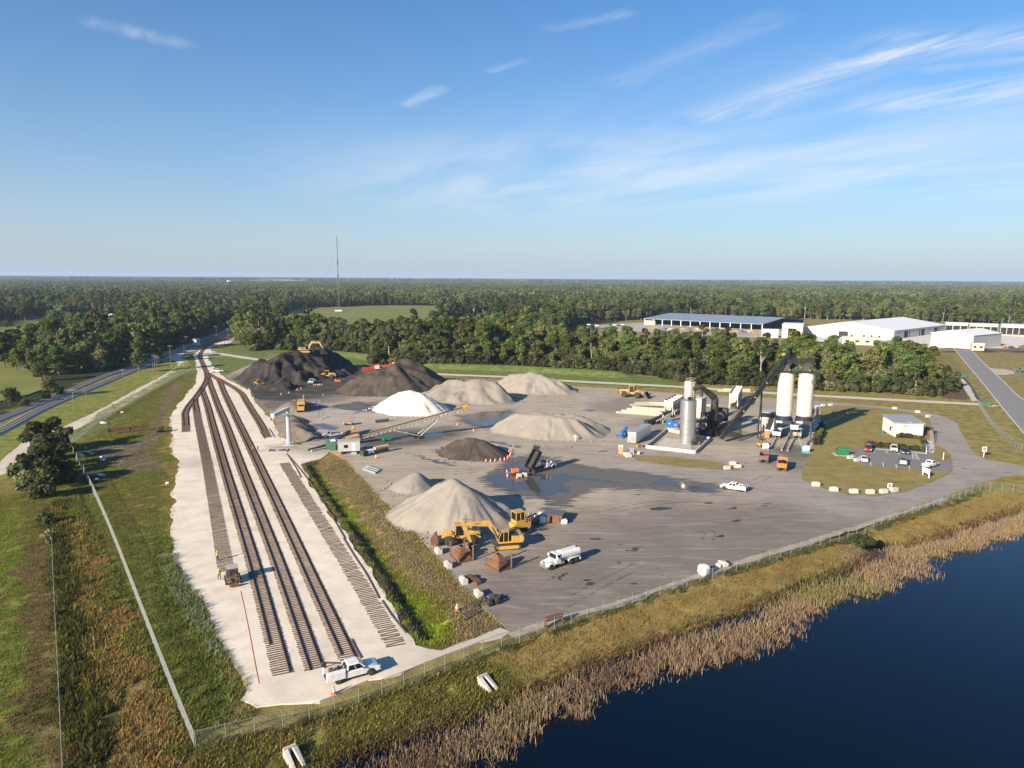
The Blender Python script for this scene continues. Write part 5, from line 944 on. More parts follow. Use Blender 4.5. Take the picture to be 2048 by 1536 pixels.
def heavy_truck(label, loc, rz, pm, kind, bm=None, tilt=0, name='dump_truck', cat='dump truck', group=None, load=None):
    p = thing(name, label, cat, loc, rz, group); bm = bm or pm
    MB().b2((-4.2, -.5, .72), (3.2, -.34, .98)).b2((-4.2, .34, .72), (3.2, .5, .98)).box((-2.6, 0, .75), (1.6, .6, .3)).build('chassis', DSTEEL, p)
    MB().prism([(1.75, .95), (1.75, 1.75), (2.2, 1.75), (3.55, 1.55), (3.65, 1.4), (3.65, .75), (3.3, .75), (3.1, 1.0), (2.3, 1.0)], -.72, .72).build('bonnet', pm, p, bevel=.1, smooth=True)
    cab = MB().b2((.45, -1.1, .85), (1.75, 1.1, 1.75)).build('cab_body', pm, p, bevel=.06, smooth=True); greenhouse(p, (.45, 1.75), (.5, 1.45), 1.75, 2.62, 1.1, 1.0, pm)
    MB().box((3.68, 0, 1.2), (.06, 1.0, .75)).build('grille', CHROME, p); MB().box((3.78, 0, .62), (.22, 2.3, .34)).build('bumper', CHROME, p)
    for s_ in (-1, 1):
        MB().prism([(3.55, .8), (3.45, 1.15), (3.1, 1.3), (2.5, 1.28), (2.05, 1.0), (1.9, .75), (2.2, .75), (2.4, 1.02), (2.7, 1.14), (3.05, 1.14), (3.3, 1.0), (3.4, .8)], s_ * .72, s_ * 1.2).build('fender', pm, p, bevel=.03, smooth=True); MB().box((3.45, s_ * .95, 1.12), (.1, .3, .2)).build('headlight', LAMP, p)
        MB().cyl((.9, s_ * .78, .8), (-.3, s_ * .78, .8), .30, 14).build('fuel_tank', CHROME, p, smooth=True); wheel(p, 2.8, s_ * 1.0, .52, .3)
        for x in (-2.0, -3.3): wheel(p, x, s_ * .92, .52, .55)
        MB().box((1.6, s_ * 1.35, 2.1), (.12, .22, .5)).build('mirror', pm, p)
    if kind == 'tank':
        n = 22; prof = [(1.02 * (abs(math.cos(t)) ** .72) * math.copysign(1, math.cos(t)), .78 * (abs(math.sin(t)) ** .72) * math.copysign(1, math.sin(t)) + 2.02) for t in np.linspace(0, 2 * math.pi, n, endpoint=False)]
        tk = MB().prism(prof, -4.3, .2, axis='x').build('tank', bm, p, bevel=.05, smooth=True); MB().box((-3.9, .25, 2.86), (.5, .5, .14)).build('hatch', RUST, tk); MB().box((-2.0, 0, 2.84), (3.8, .6, .05)).build('walkway', bm, tk)
        for s_ in (-1, 1):
            MB().prism([(-4.15, .55), (-4.1, 1.1), (-3.6, 1.32), (-1.7, 1.32), (-1.25, 1.1), (-1.2, .9), (-1.28, .9), (-1.35, 1.03), (-1.75, 1.24), (-3.55, 1.24), (-4.02, 1.03), (-4.05, .55)], s_ * .58, s_ * 1.24).build('mudguard', bm, p, smooth=True); MB().b2((-4.2, s_ * .95, 1.28), (.2, s_ * 1.05, 1.36)).build('tank_skid', bm, p)
        MB().box((.42, 0, 2.0), (.1, 2.0, .4)).build('cab_guard', pm, p)
    else:
        L, hb = 4.9, 1.15; b = MB(); b.b2((0, -1.2, 0), (L, -1.1, hb)).b2((0, 1.1, 0), (L, 1.2, hb)).b2((0, -1.09, 0), (L, 1.09, .1)).b2((L - .1, -1.09, .1), (L, 1.09, hb + .35)).b2((0, -1.09, .1), (.08, 1.09, hb))
        for k in range(6):
            for s_ in (-1, 1): b.b2((.3 + k * .85, s_ * 1.2, .05), (.42 + k * .85, s_ * 1.27, hb - .05))
        b.b2((-.02, -1.25, hb - .12), (L, -1.12, hb + .05)).b2((-.02, 1.12, hb - .12), (L, 1.25, hb + .05)).b2((L - .05, -1.1, hb + .25), (L + .9, 1.1, hb + .37))
        bed = b.build('dump_bed', bm, p, bevel=.02); bed.location = (-4.35, 0, 1.05); bed.rotation_euler = (0, -tilt, 0)
        MB().b2((.1, -1.08, .101), (L - .12, 1.08, .13)).build('bed_floor', DSTEEL if tilt else RUST, bed)
        if load: 
            V = [(.15, -1.07, .8), (L - .15, -1.07, .8), (L - .15, 1.07, .8), (.15, 1.07, .8), (1.2, 0, 1.35), (L - 1.2, 0, 1.4)]; q = MB(); q.add(V, [(0, 1, 5, 4), (2, 3, 4, 5), (1, 2, 5), (3, 0, 4)]); q.build('load', load, bed)
        if tilt:
            a = Vector((.3, 0, 1.0)); e = Vector((-4.35 + 3.9 * math.cos(tilt), 0, 1.05 + 3.9 * math.sin(tilt))); MB().cyl(a, a.lerp(e, .6), .12, 10).cyl(a.lerp(e, .6), e, .08, 10).build('lift_ram', GALV, p, smooth=True)
        for s_ in (-1, 1):
            MB().box((-4.28, s_ * .75, .98), (.05, .25, .12)).build('tail_light', RLAMP, p); MB().box((-4.1, s_ * .9, .55), (.04, .6, .6)).build('mud_flap', DSTEEL, p)
    return p
def wheel_loader(label, loc, rz, s=1.0, yp=Y_PAINT, lift=.2, group=None):
    p = thing('wheel_loader', label, 'wheel loader', loc, rz, group); p.scale = (s, s, s)
    MB().prism([(-3.6, 1.0), (-3.65, 1.9), (-3.3, 2.15), (-1.4, 2.35), (-.6, 2.35), (-.6, 1.0), (-1.2, .8)], -.75, .75).build('engine_cover', yp, p, bevel=.08, smooth=True); MB().box((-3.68, 0, 1.35), (.3, 2.1, .8)).build('counterweight', DSTEEL, p, bevel=.05)
    MB().box((-2.6, 0, 2.5), (.9, .9, .35)).build('air_intake', DSTEEL, p); MB().cyl((-1.5, .45, 2.3), (-1.5, .45, 3.0), .09, 10).build('exhaust', DSTEEL, p)
    cab = MB().box((.05, 0, 2.45), (1.5, 1.5, 1.7), top=(.88, .9)).build('cab', GLASS, p, bevel=.04); MB().box((.05, 0, 3.36), (1.75, 1.7, .14)).build('cab_roof', yp, cab, bevel=.05)
    for a, b in ((-.7, -.72), (-.7, .72), (.78, -.72), (.78, .72)): MB().bar((a, b, 1.6), (a * .9 + .0, b * .92, 3.3), .1).build('cab_pillar', yp, cab)
    MB().box((.0, 0, 1.35), (2.0, 1.1, .7)).build('centre_frame', yp, p, bevel=.05); MB().prism([(.6, .9), (.6, 1.6), (1.3, 2.1), (2.3, 1.9), (2.5, .9)], -.55, .55).build('front_frame', yp, p, bevel=.06)
    for s_ in (-1, 1):
        MB().prism([(1.25, 1.95), (1.55, 2.2), (2.7, 1.5 + lift), (3.9, .75 + lift), (3.8, .5 + lift), (2.6, 1.15 + lift)], s_ * .45, s_ * .70).build('lift_arm', yp, p, bevel=.03); MB().prism([(-3.1, 1.5), (-3.0, 1.85), (-2.4, 2.0), (-1.4, 2.0), (-.9, 1.7), (-1.05, 1.6), (-1.5, 1.86), (-2.4, 1.86), (-2.9, 1.72)], s_ * .75, s_ * 1.35).build('mudguard', yp, p, smooth=True); MB().prism([(.95, 1.5), (1.1, 1.85), (1.6, 1.98), (2.5, 1.9), (2.9, 1.6), (2.5, 1.76), (1.6, 1.85)], s_ * .72, s_ * 1.35).build('mudguard', yp, p, smooth=True)
        for x in (1.75, -1.95): wheel(p, x, s_ * 1.1, .86, .62, YRIM, .5, 20)
        for k in range(3): MB().box((-.75, s_ * .95, .6 + k * .35), (.5, .3, .06)).build('step', DSTEEL, p)
    b = MB().prism([(3.75, .35), (3.65, .9), (3.8, 1.5), (3.95, 1.55), (3.88, .95), (4.05, .5), (4.9, .28), (4.9, .2), (4.0, .2)], -1.5, 1.5); b.prism([(3.75, .35), (3.65, .9), (3.8, 1.5), (4.1, 1.45), (4.9, .25), (4.0, .2)], -1.52, -1.46); b.prism([(3.75, .35), (3.65, .9), (3.8, 1.5), (4.1, 1.45), (4.9, .25), (4.0, .2)], 1.46, 1.52); bk = b.build('bucket', DSTEEL if yp is Y_PAINT else RUST, p); bk.location.z = lift; return p
def excavator(label, loc, rz, s=1.0, yp=Y_PAINT, boom=None, text=None, swing=0.0, group=None, name='excavator'):
    p = thing(name, label, 'excavator', loc, rz, group); p.scale = (s, s, s)
    for s_ in (-1, 1):
        pr = [(-2.3, .45), (-2.15, .15), (-1.8, 0), (1.8, 0), (2.15, .15), (2.3, .45), (2.15, .78), (1.8, .92), (-1.8, .92), (-2.15, .78)]; tr = MB().prism(pr, s_ * 1.05, s_ * 1.6).build('crawler_track', DSTEEL, p); MB().prism([(x * .86, .46 + (z - .46) * .6) for x, z in pr], s_ * 1.6, s_ * 1.63).build('track_frame', yp, tr)
        sh = MB()
        for k in range(16): sh.box((-1.85 + k * .245, s_ * 1.325, .945), (.15, .58, .05)).box((-1.85 + k * .245, s_ * 1.325, .0 + .03), (.15, .58, .05))
        sh.build('track_shoes', DSTEEL, tr)
    MB().box((0, 0, .8), (1.6, 2.1, .4)).cyl((0, 0, .9), (0, 0, 1.15), .75, 18).build('undercarriage', DSTEEL, p)
    MB().b2((-2.6, -1.45, 1.15), (1.5, 1.45, 1.4)).build('turntable', yp, p); MB().prism([(-2.75, 1.3), (-2.85, 1.7), (-2.7, 2.3), (-2.0, 2.4), (-2.0, 1.3)], -1.45, 1.45).build('counterweight', yp, p, bevel=.08, smooth=True); MB().b2((-1.98, -1.44, 1.41), (.2, -.35, 2.25)).b2((-1.98, -.34, 1.41), (-.7, 1.42, 2.3)).build('engine_house', yp, p, bevel=.05); MB().b2((-1.9, -1.3, 2.31), (-.75, 1.3, 2.42)).b2((-1.4, -1.2, 2.42), (-.9, -.7, 2.7)).build('engine_grille', DSTEEL, p)
    for k in range(3): MB().b2((-1.85 + k * .6, -1.455, 1.6), (-1.4 + k * .6, -1.445, 2.1)).build('vent', DSTEEL, p)
    cab = MB().prism([(-.1, 1.41), (-.1, 2.95), (.2, 3.05), (1.1, 3.0), (1.5, 2.1), (1.5, 1.41)], .35, 1.4).build('cab', GLASS, p, bevel=.05); MB().b2((-.12, .33, 3.03), (1.05, 1.42, 3.10)).build('cab_roof', yp, cab)
    for a, b in (((-.1, .34, 1.4), (-.1, .34, 3.0)), ((-.1, 1.41, 1.4), (-.1, 1.41, 3.0)), ((1.5, 1.41, 1.4), (1.5, 1.41, 2.1)), ((1.5, 1.41, 2.1), (1.1, 1.41, 3.0)), ((1.5, .34, 1.4), (1.5, .34, 2.1)), ((1.5, .34, 2.1), (1.1, .34, 3.0)), ((.7, 1.41, 1.4), (.7, 1.41, 3.05))): MB().bar(a, b, .09).build('cab_pillar', yp, cab)
    bo = boom or dict(k=(2.6, 4.6), e=(5.6, 4.3), t=(6.0, 1.3)); A = Vector((1.2, 0, 1.8)); K = Vector((bo['k'][0], 0, bo['k'][1])); E = Vector((bo['e'][0], 0, bo['e'][1])); T_ = Vector((bo['t'][0], 0, bo['t'][1]))
    def limb(nm, pts, ws, m, y=.28):
        up_ = []; dn = []
        for i, (q, w) in enumerate(zip(pts, ws)):
            d = (pts[min(i + 1, len(pts) - 1)] - pts[max(i - 1, 0)]).normalized(); n = Vector((-d.z, 0, d.x)); up_.append((q + n * w)[:]); dn.append((q - n * w)[:])
        return MB().prism([(q[0], q[2]) for q in up_] + [(q[0], q[2]) for q in dn[::-1]], -y, y).build(nm, m, p, bevel=.03)
    bm_ = limb('boom', [A, A.lerp(K, .5), K, K.lerp(E, .5), E], [.22, .42, .5, .36, .2], yp)
    if text:
        d = (E - K).normalized(); mid = K.lerp(E, .45); ang = math.atan2(d.z, d.x)
        for s_ in (-1, 1):
            mw = Matrix.Translation((mid.x, s_ * .292, mid.z)) @ Matrix.Rotation(-ang if s_ < 0 else ang, 4, 'Y') @ (Matrix.Rotation(R(90), 4, 'X') if s_ < 0 else Matrix.Rotation(R(180), 4, 'Z') @ Matrix.Rotation(R(90), 4, 'X')); text_mesh(text, .55, 'lettering', DSTEEL, bm_, mw)
    d = (T_ - E).normalized(); limb('stick', [E - d * .7, E, E.lerp(T_, .5), T_], [.2, .36, .28, .18], yp, .22)
    for s_ in (-1, 1): MB().cyl((1.5, s_ * .45, 1.5), A.lerp(K, .75) + Vector((0, s_ * .4, 0)), .1, 8).build('boom_ram', CHROME, p)
    MB().cyl(K.lerp(E, .1) + Vector((0, 0, .5)), E - d * .6 + Vector((.0, 0, .25)), .09, 8).build('stick_ram', CHROME, p); MB().cyl(E + Vector((.4, 0, 0)), E.lerp(T_, .85) + Vector((.35, 0, 0)), .07, 8).build('bucket_ram', CHROME, p)
    x, z = T_.x, T_.z; MB().prism([(x - .1, z + .25), (x + .45, z + .1), (x + .55, z - .5), (x + .2, z - 1.05), (x - .5, z - 1.2), (x - .95, z - .9), (x - .85, z - .8), (x - .45, z - .98), (x + .0, z - .85), (x + .3, z - .45), (x - .2, z - .1)], -.65, .65).build('bucket', DSTEEL, p); return p
def at(u, v, z=.07): q = G(u, v, 0); return (q.x, q.y, z)
def between(a, b, z=.07, off=0.0, fwd=0.0):
    """ground point between two wheel contacts, shifted to the far side by off; returns location and heading a->b"""
    A, B = G(*a), G(*b); h = math.atan2(B.y - A.y, B.x - A.x); m = (A + B) / 2; n = Vector((-math.sin(h), math.cos(h), 0)); n = n if n.y > 0 else -n; m = m + n * off + Vector((math.cos(h), math.sin(h), 0)) * fwd; return (m.x, m.y, z), h

# --- near pad: white crew-cab service truck
l, h = between((677, 1370), (742, 1352), .14, .9); t = pickup('white crew cab service truck with crane gear, parked on the white pad', l, h, W_PAINT, 'service', name='service_truck'); t.scale = (1.12, 1.08, 1.12)
cr = MB().cyl((-2.9, .75, 1.4), (-2.9, .75, 2.1), .16, 10).bar((-2.9, .75, 2.05), (-1.2, .3, 1.75), .16).build('crane', RUST, t); MB().cyl((-3.1, .5, 1.9), (-3.1, .9, 1.9), .25, 12).build('hose_reel', DSTEEL, t)
for k, (x, y, sx, sy, sz) in enumerate([(-2.4, .1, .5, .6, .7), (-1.7, -.2, .45, .4, .85), (-1.5, .35, .35, .35, .6), (-2.7, -.3, .3, .4, .4)]): MB().box((x, y, .78 + sz / 2), (sx, sy, sz), rz=.2 * k).cyl((x, y, .78 + sz), (x, y, .95 + sz), .08, 8).build('equipment', RUST if k % 2 == 0 else DSTEEL, t, bevel=.03)
MB().b2((-3.1, -.68, 1.46), (-1.1, -.60, 1.52)).b2((-3.1, .60, 1.46), (-1.1, .68, 1.52)).build('rail_guard', W_PAINT, t)
# --- tanker and yard machines
l, h = between((1149, 1128), (1098, 1143.5), .07, 1.1, -.35); t = heavy_truck('white water tanker truck parked on the open asphalt', l, h, W_PAINT, 'tank', name='tanker_truck', cat='tanker truck'); t.scale = (.95,) * 3
l, h = between((938, 1090), (903, 1092), .07, 1.1); wheel_loader('yellow wheel loader parked at the foot of the nearest stone pile', l, h, 1.12, yp=Y2_PAINT)
l = at(1012, 1094); excavator('yellow crawler excavator with folded boom between the loader and the tanker', l, heading((1012, 1094), (960, 1098)), 1.12, yp=Y2_PAINT, text='CAT', boom=dict(k=(3.0, 4.4), e=(7.2, 4.5), t=(5.9, 1.15)))
t = thing('yard_machine', 'tall bright yellow machine with a glazed cab and railings beside the stone pile', 'machine', at(1040, 1062), heading((1040, 1062), (1075, 1055))); t.scale = (.92,) * 3
MB().b2((-2.1, -1.2, 1.0), (2.1, 1.2, 2.0)).build('deck', Y2_PAINT, t, bevel=.05); cb = MB().box((-.5, 0, 3.6), (2.2, 2.2, 1.7), top=(.92, .92)).build('cab', GLASS, t); MB().box((-.5, 0, 4.52), (2.4, 2.4, .18)).build('cab_roof', Y2_PAINT, cb, bevel=.04); MB().box((-.5, 0, 2.38), (2.3, 2.3, .74)).build('cab_base', Y2_PAINT, t, bevel=.04)
for a in (-1.58, -.5, .58):
    for b in (-1.08, 1.08): MB().bar((a, b, 2.7), (a * .93 - .04, b * .93, 4.45), .16).build('cab_pillar', Y2_PAINT, cb)
for a in (-1.6, 1.6):
    for b in (-1.0, 1.0): MB().box((a, b, .55), (.5, .45, 1.1)).build('outrigger', Y2_PAINT, t, bevel=.03)
for a in (-.8, .8):
    for b in (-.8, .8): wheel(t, a, b, .5, .4, YRIM)
rl = MB()
for b in (-1.15, 1.15):
    for z in (2.5, 2.95): rl.bar((.7, b, z), (2.1, b, z), .06)
    for a in (.75, 1.4, 2.05): rl.bar((a, b, 2.0), (a, b, 2.98), .06)
for z in (2.5, 2.95): rl.bar((2.07, -1.15, z), (2.07, 1.15, z), .06)
rl.build('railing', Y2_PAINT, t); MB().box((1.4, 0, 2.3), (1.0, 1.2, .6)).build('engine_box', Y2_PAINT, t, bevel=.04)
# --- dump truck with raised bed
l, h = between((1072, 947), (1104, 939), .07, 1.1, .55); t = heavy_truck('white cab dump truck tipping its black bed high over the wet asphalt', l, h, W_PAINT, 'dump', B_PAINT, tilt=R(52)); t.scale = (1.05,) * 3
# --- pickups on the yard
l, h = between((1483, 985), (1446, 979), .07, .9); t = pickup('white service pickup with tools in its bed, driving past the long puddle', l, h, W_PAINT, 'service', name='service_truck'); MB().box((-2.6, .0, 1.35), (.7, .7, .5)).build('equipment', R_PAINT, t); MB().box((-1.7, .1, 1.25), (.6, .6, .4)).build('equipment', N_PAINT, t)
l, h = between((680, 873.5), (654, 877), .07, .9); pickup('white pickup with dark bed beside the stacker conveyor', l, h, W_PAINT, bedm=W_PAINT)
l, h = between((1559, 946), (1582, 946), .07, 0); hd = heading((1571, 948), (1577, 925)); q = G(1571, 940); heavy_truck('orange dump truck waiting below the right silo', (q.x, q.y + 2, .07), hd, O_PAINT, 'dump', O_PAINT, load=M_BLK)
hd2 = heading((1534, 932), (1539, 910)); q = G(1534, 924); heavy_truck('dark brown dump truck with red rimmed bed waiting below the left silo', (q.x, q.y + 2, .07), hd2, R_PAINT, 'dump', BR_PAINT)
q = G(1564, 878); heavy_truck('white bedded truck loading under the left silo', (q.x, q.y + 4.2, .07), hd, W_PAINT, 'dump', W_PAINT, load=M_BLK); q = G(1606, 879); heavy_truck('tan bedded truck loading under the right silo', (q.x, q.y + 4.2, .07), hd, TAN_P, 'dump', TAN_P, load=M_BLK)
# --- parking lot
PKN = heading((1786, 920), (1783, 903)) + math.pi
car('red sport utility car parked nose out at the hedge', at(1736, 902, .10), PKN, R_PAINT, 'suv'); pickup('white pickup parked at the hedge beside a dark saloon', at(1787, 902, .10), PKN, W_PAINT, crew=True); car('dark navy saloon parked at the hedge beside a white pickup', at(1810, 907, .10), PKN, N_PAINT); car('white saloon in the near row of the parking lot', at(1727, 922.5, .10), PKN + .12, W_PAINT); pickup('dark pickup with grey tailgate in the near row of the parking lot', at(1805, 928, .10), PKN + math.pi, G_PAINT, bedm=GALV); pickup('white pickup half hidden behind the blank white sign', at(1860, 934, .10), PKN + math.pi - .5, W_PAINT)
pickup('white pickup at the head of the sidings beside the black stockpile', at(435, 745, .14), .3, W_PAINT)
# --- machines among the stockpiles
wheel_loader('yellow wheel loader working between the two black stockpiles', at(655, 757), heading((655, 757), (625, 757)), 1.2, lift=.5); wheel_loader('yellow wheel loader by the cones at the left foot of the black stockpile', at(518, 774), heading((518, 774), (540, 779)), .95); wheel_loader('yellow wheel loader alone on the open asphalt left of the plant', at(1264, 795), heading((1264, 795), (1300, 798)), 1.5, lift=.3)
q = pickup('white truck facing the camera between the black stockpiles', at(624, 767), -1.5, W_PAINT); q.scale = (1.2,) * 3
# excavator stands on top of the pile
bpy.context.view_layer.update()
def top_of(o, x, y):
    me = o.data; co = np.empty(len(me.vertices) * 3, np.float32); me.vertices.foreach_get('co', co); co = co.reshape(-1, 3); d = (co[:, 0] + o.location.x - x) ** 2 + (co[:, 1] + o.location.y - y) ** 2; i = np.argsort(d)[:12]; return float(np.median(co[i, 2])) + o.location.z
ex, ey, ez = solve_peak(614, 709, 760, .62); excavator('yellow excavator on top of the largest black stockpile', (ex, ey, top_of(PILE1, ex, ey) - .15), .05, 1.2, yp=Y_PAINT, boom=dict(k=(2.6, 4.4), e=(5.8, 4.2), t=(7.2, 1.9)))
# articulated hauler / mixer by the soil heap
t = thing('hauler_truck', 'yellow articulated hauler with raised hopper behind the grey gantry', 'hauler', at(603, 822), heading((603, 822), (601, 832)))
MB().box((2.6, 0, 2.0), (2.0, 2.6, 1.8), top=(.85, .95)).build('cab', Y_PAINT, t, bevel=.08); MB().box((3.35, 0, 2.5), (.3, 2.1, .75)).build('windscreen', GLASS, t); MB().box((3.4, 0, 1.25), (1.0, 2.4, .9)).build('bonnet', Y_PAINT, t, bevel=.08)
MB().box((-1.2, 0, 1.1), (5.0, 1.2, .6)).build('chassis', DSTEEL, t); MB().prism([(-3.6, 2.0), (-3.9, 3.6), (1.0, 3.6), (1.2, 2.4), (.4, 1.5), (-2.8, 1.5)], -1.4, 1.4).build('hopper', Y_PAINT, t, bevel=.05); MB().prism([(-3.4, 3.61), (.6, 3.61), (-1.2, 4.4)], -1.2, 1.2).build('load', M_GRY, t); MB().bar((.9, .9, 3.2), (1.2, .9, 6.2), .4).build('hoist_arm', Y_PAINT, t)
for x in (2.7, -.9, -2.6):
    for s_ in (-1, 1): wheel(t, x, s_ * 1.2, .85, .6, YRIM)
wheel_loader('small yellow loader tucked beside the articulated hauler', at(590, 815), heading((590, 815), (584, 820)), .85)
pickup('small white truck behind the yellow hauler', at(628, 815), .4, W_PAINT)
# ================================================================ the asphalt plant
CREAM = mat('cream_paint', (.62, .56, .46), rough=.5, var=.05, scale=.6, dirt=(.34, .28, .22), dirt_amt=.3, dscale=.5); BEIGE = mat('beige_paint', (.52, .46, .37), rough=.55, var=.08, scale=.6, dirt=(.26, .21, .16), dirt_amt=.35, dscale=.6); BLUE = mat('blue_paint', (.03, .14, .42), rough=.4, var=.06); BLUEB = mat('blue_band', (.03, .08, .30), rough=.4); BLACKST = mat('black_steelwork', (.020, .020, .021), rough=.6, var=.2, scale=1, dirt=(.06, .052, .045), dirt_amt=.6, dscale=1); ALU = mat('aluminium_cladding', (.60, .60, .60), rough=.34, metal=.85, var=.06, scale=.7); WSIGN = mat('white_sign', (.80, .80, .80), rough=.5, var=.03); BLOCK = mat('white_concrete_block', (.54, .51, .45), rough=.85, var=.1, scale=1.5, dirt=(.42, .37, .30), dirt_amt=.5, dscale=1.5, bump=.1); GREYP = mat('grey_panel', (.40, .39, .38), rough=.6, var=.06)
WALLB = mat('dusty_block', (.46, .41, .34), rough=.9, var=.15, scale=1, dirt=(.25, .21, .17), dirt_amt=.6, dscale=1)
TEAL = mat('teal_pipe', (.10, .45, .42), rough=.4)
def W3(u, v, Y):
    d = _fw + (u - 1024) / FPX * _rt + (768 - v) / FPX * _up; t = Y / d.y; p = Vector((0, 0, CAM_H)) + t * d; return p
LANE = hd - math.pi / 2      # local +y runs along the truck lanes, away from the camera
def rail_run(mb, pts, h=1.1, n=None):
    for a, b in zip(pts[:-1], pts[1:]):
        a = Vector(a); b = Vector(b)
        for z in (h * .55, h): mb.bar(a + Vector((0, 0, z)), b + Vector((0, 0, z)), .06)
        k = max(1, int((b - a).length / 1.4))
        for i in range(k + 1): q = a.lerp(b, i / k); mb.bar(q, q + Vector((0, 0, h)), .06)
    return mb
def silo(label, u, v):
    q = G(u, v); t = thing('storage_silo', label, 'silo', (q.x, q.y, .07), LANE, 'asphalt storage silos'); r = 2.4
    MB().lathe([(r, 6.9), (r, 20.6), (r * .97, 20.8)], n=36).build('shell', CREAM, t, smooth=True); MB().lathe([(r + .02, 6.62), (r + .02, 6.9)], n=36).build('blue_band', BLUEB, t, smooth=True); MB().lathe([(1.1, 4.4), (r * .98, 5.4), (r * .98, 6.6)], n=30).build('skirt_cone', BLACKST, t, smooth=True)
    sm = MB()
    for a in (.35, 2.2, 3.9, 5.3): sm.bar((math.cos(a) * r * 1.002, math.sin(a) * r * 1.002, 7), (math.cos(a) * r * 1.002, math.sin(a) * r * 1.002, 20.5), .04)
    sm.build('seam', BEIGE, t)
    for a in (-1, 1):
        for b in (-1, 1): MB().bar((a * 2.45, b * 2.6, 0), (a * 2.45, b * 2.6, 5.6), .34).build('leg', BLACKST, t)
        MB().bar((a * 2.45, -2.6, 4.9), (a * 2.45, 2.6, 4.9), .3).bar((a * 2.45, -2.6, .4), (a * 2.45, 2.6, 4.8), .14).build('side_brace', BLACKST, t); MB().b2((a * 2.30, -2.5, 2.2), (a * 2.36, 2.5, 4.7)).build('side_panel', BLACKST, t)
    MB().b2((-2.6, -2.95, 4.5), (2.6, -2.78, 5.6)).b2((-2.6, 2.78, 4.5), (2.6, 2.95, 5.6)).build('portal_beam', BLACKST, t); MB().prism([(-2.28, 3.3), (-1.6, 4.5), (-2.28, 4.5)], -2.9, -2.78).prism([(2.28, 3.3), (2.28, 4.5), (1.6, 4.5)], -2.9, -2.78).build('gusset', BLACKST, t); MB().b2((-2.0, -3.0, 4.75), (-.2, -2.96, 5.35)).build('name_plate', WSIGN, t)
    MB().b2((-2.7, -2.7, 20.85), (2.7, 2.7, 20.97)).build('top_platform', BLACKST, t); rl = MB(); rail_run(rl, [(-2.7, -2.7, 20.97), (2.7, -2.7, 20.97), (2.7, 2.7, 20.97), (-2.7, 2.7, 20.97), (-2.7, -2.7, 20.97)]); rl.build('railing', BLACKST, t)
    MB().box((0, 0, 22.1), (2.0, 2.0, 2.2), top=(.8, .8)).box((0, 0, 23.6), (2.6, 1.2, .8)).build('batcher', BLACKST, t, bevel=.05); MB().box((.9, -1.2, 21.6), (.3, .3, .4)).build('work_lamp', LAMP, t)
    ld = MB(); 
    for x in (-.22, .22): ld.bar((r + .35, x, .5), (r + .35, x, 22), .05)
    for k in range(40): ld.bar((r + .35, -.22, .8 + k * .52), (r + .35, .22, .8 + k * .52), .04)
    ld.build('ladder', BLACKST, t); return t
S1 = silo('left cream storage silo of the asphalt plant', 1565, 872); S2 = silo('right cream storage silo of the asphalt plant', 1605, 873)
bpy.context.view_layer.update()
# letter on the right silo's flank
_c = S2; ang = R(-38); mw = Matrix.Rotation(ang, 4, 'Z') @ Matrix.Translation((2.43, 0, 18.2)) @ Matrix.Rotation(R(90), 4, 'Z') @ Matrix.Rotation(R(90), 4, 'X'); text_mesh('c', 2.0, 'lettering', BLACKST, _c, mw, .02)
# bridge over the silo tops and the drag conveyor feeding them
a = S1.matrix_world.translation; b = S2.matrix_world.translation
t = thing('transfer_conveyor', 'black transfer bridge with railings joining the tops of both silos', 'conveyor', (a.x, a.y, 21.0)); mb = MB(); mid = b - a; mb.box((mid.x / 2, mid.y / 2, 3.6), (abs(mid.x) + 3, 1.4, 1.0)); mb.build('conveyor_box', BLACKST, t); rl = MB(); rail_run(rl, [(-2, -1.0, 3.0), (mid.x + 2, -1.0, 3.0)], 1.2); rail_run(rl, [(-2, 1.2, 3.0), (mid.x + 2, 1.2, 3.0)], 1.2); rl.build('railing', BLACKST, t); MB().b2((-2, -1.1, 2.9), (mid.x + 2, 1.3, 3.0)).build('walkway', BLACKST, t)
BOT = W3(1443, 852, 214); BOT.z = 1.6; TOPC = Vector((a.x - .4, a.y - .3, 25.6)); t = thing('drag_conveyor', 'long black inclined conveyor rising from the drum to the silo tops', 'conveyor', (BOT.x, BOT.y, 0)); d = TOPC - BOT; O = Vector((0, 0, BOT.z)); E_ = d + O
MB().bar(O, E_, 1.25, 1.1).build('conveyor_box', BLACKST, t); sd = d.cross(Vector((0, 0, 1))).normalized(); rl = MB(); k = 22
for s_ in (.7, -.7):
    for h_ in (1.2, 1.65): rl.bar(O + sd * s_ + Vector((0, 0, h_)), E_ + sd * s_ + Vector((0, 0, h_)), .06)
    for i in range(k + 1): q = O.lerp(E_, i / k) + sd * s_; rl.bar(q + Vector((0, 0, .5)), q + Vector((0, 0, 1.65)), .06)
rl.build('handrail', BLACKST, t)
lamps = MB()
for f_ in (.33, .5, .68): q = O.lerp(E_, f_) - Vector((0, .75, 0)); lamps.box(q, (.25, .25, .25))
lamps.build('conveyor_lamps', LAMP, t)
for f_ in (.30, .62):
    q = O.lerp(E_, f_)
    MB().bar((q.x - .5, q.y, -0), (q.x, q.y, q.z - .5), .3).bar((q.x + .5, q.y, -0), (q.x, q.y, q.z - .5), .3).build('support', BLACKST, t)
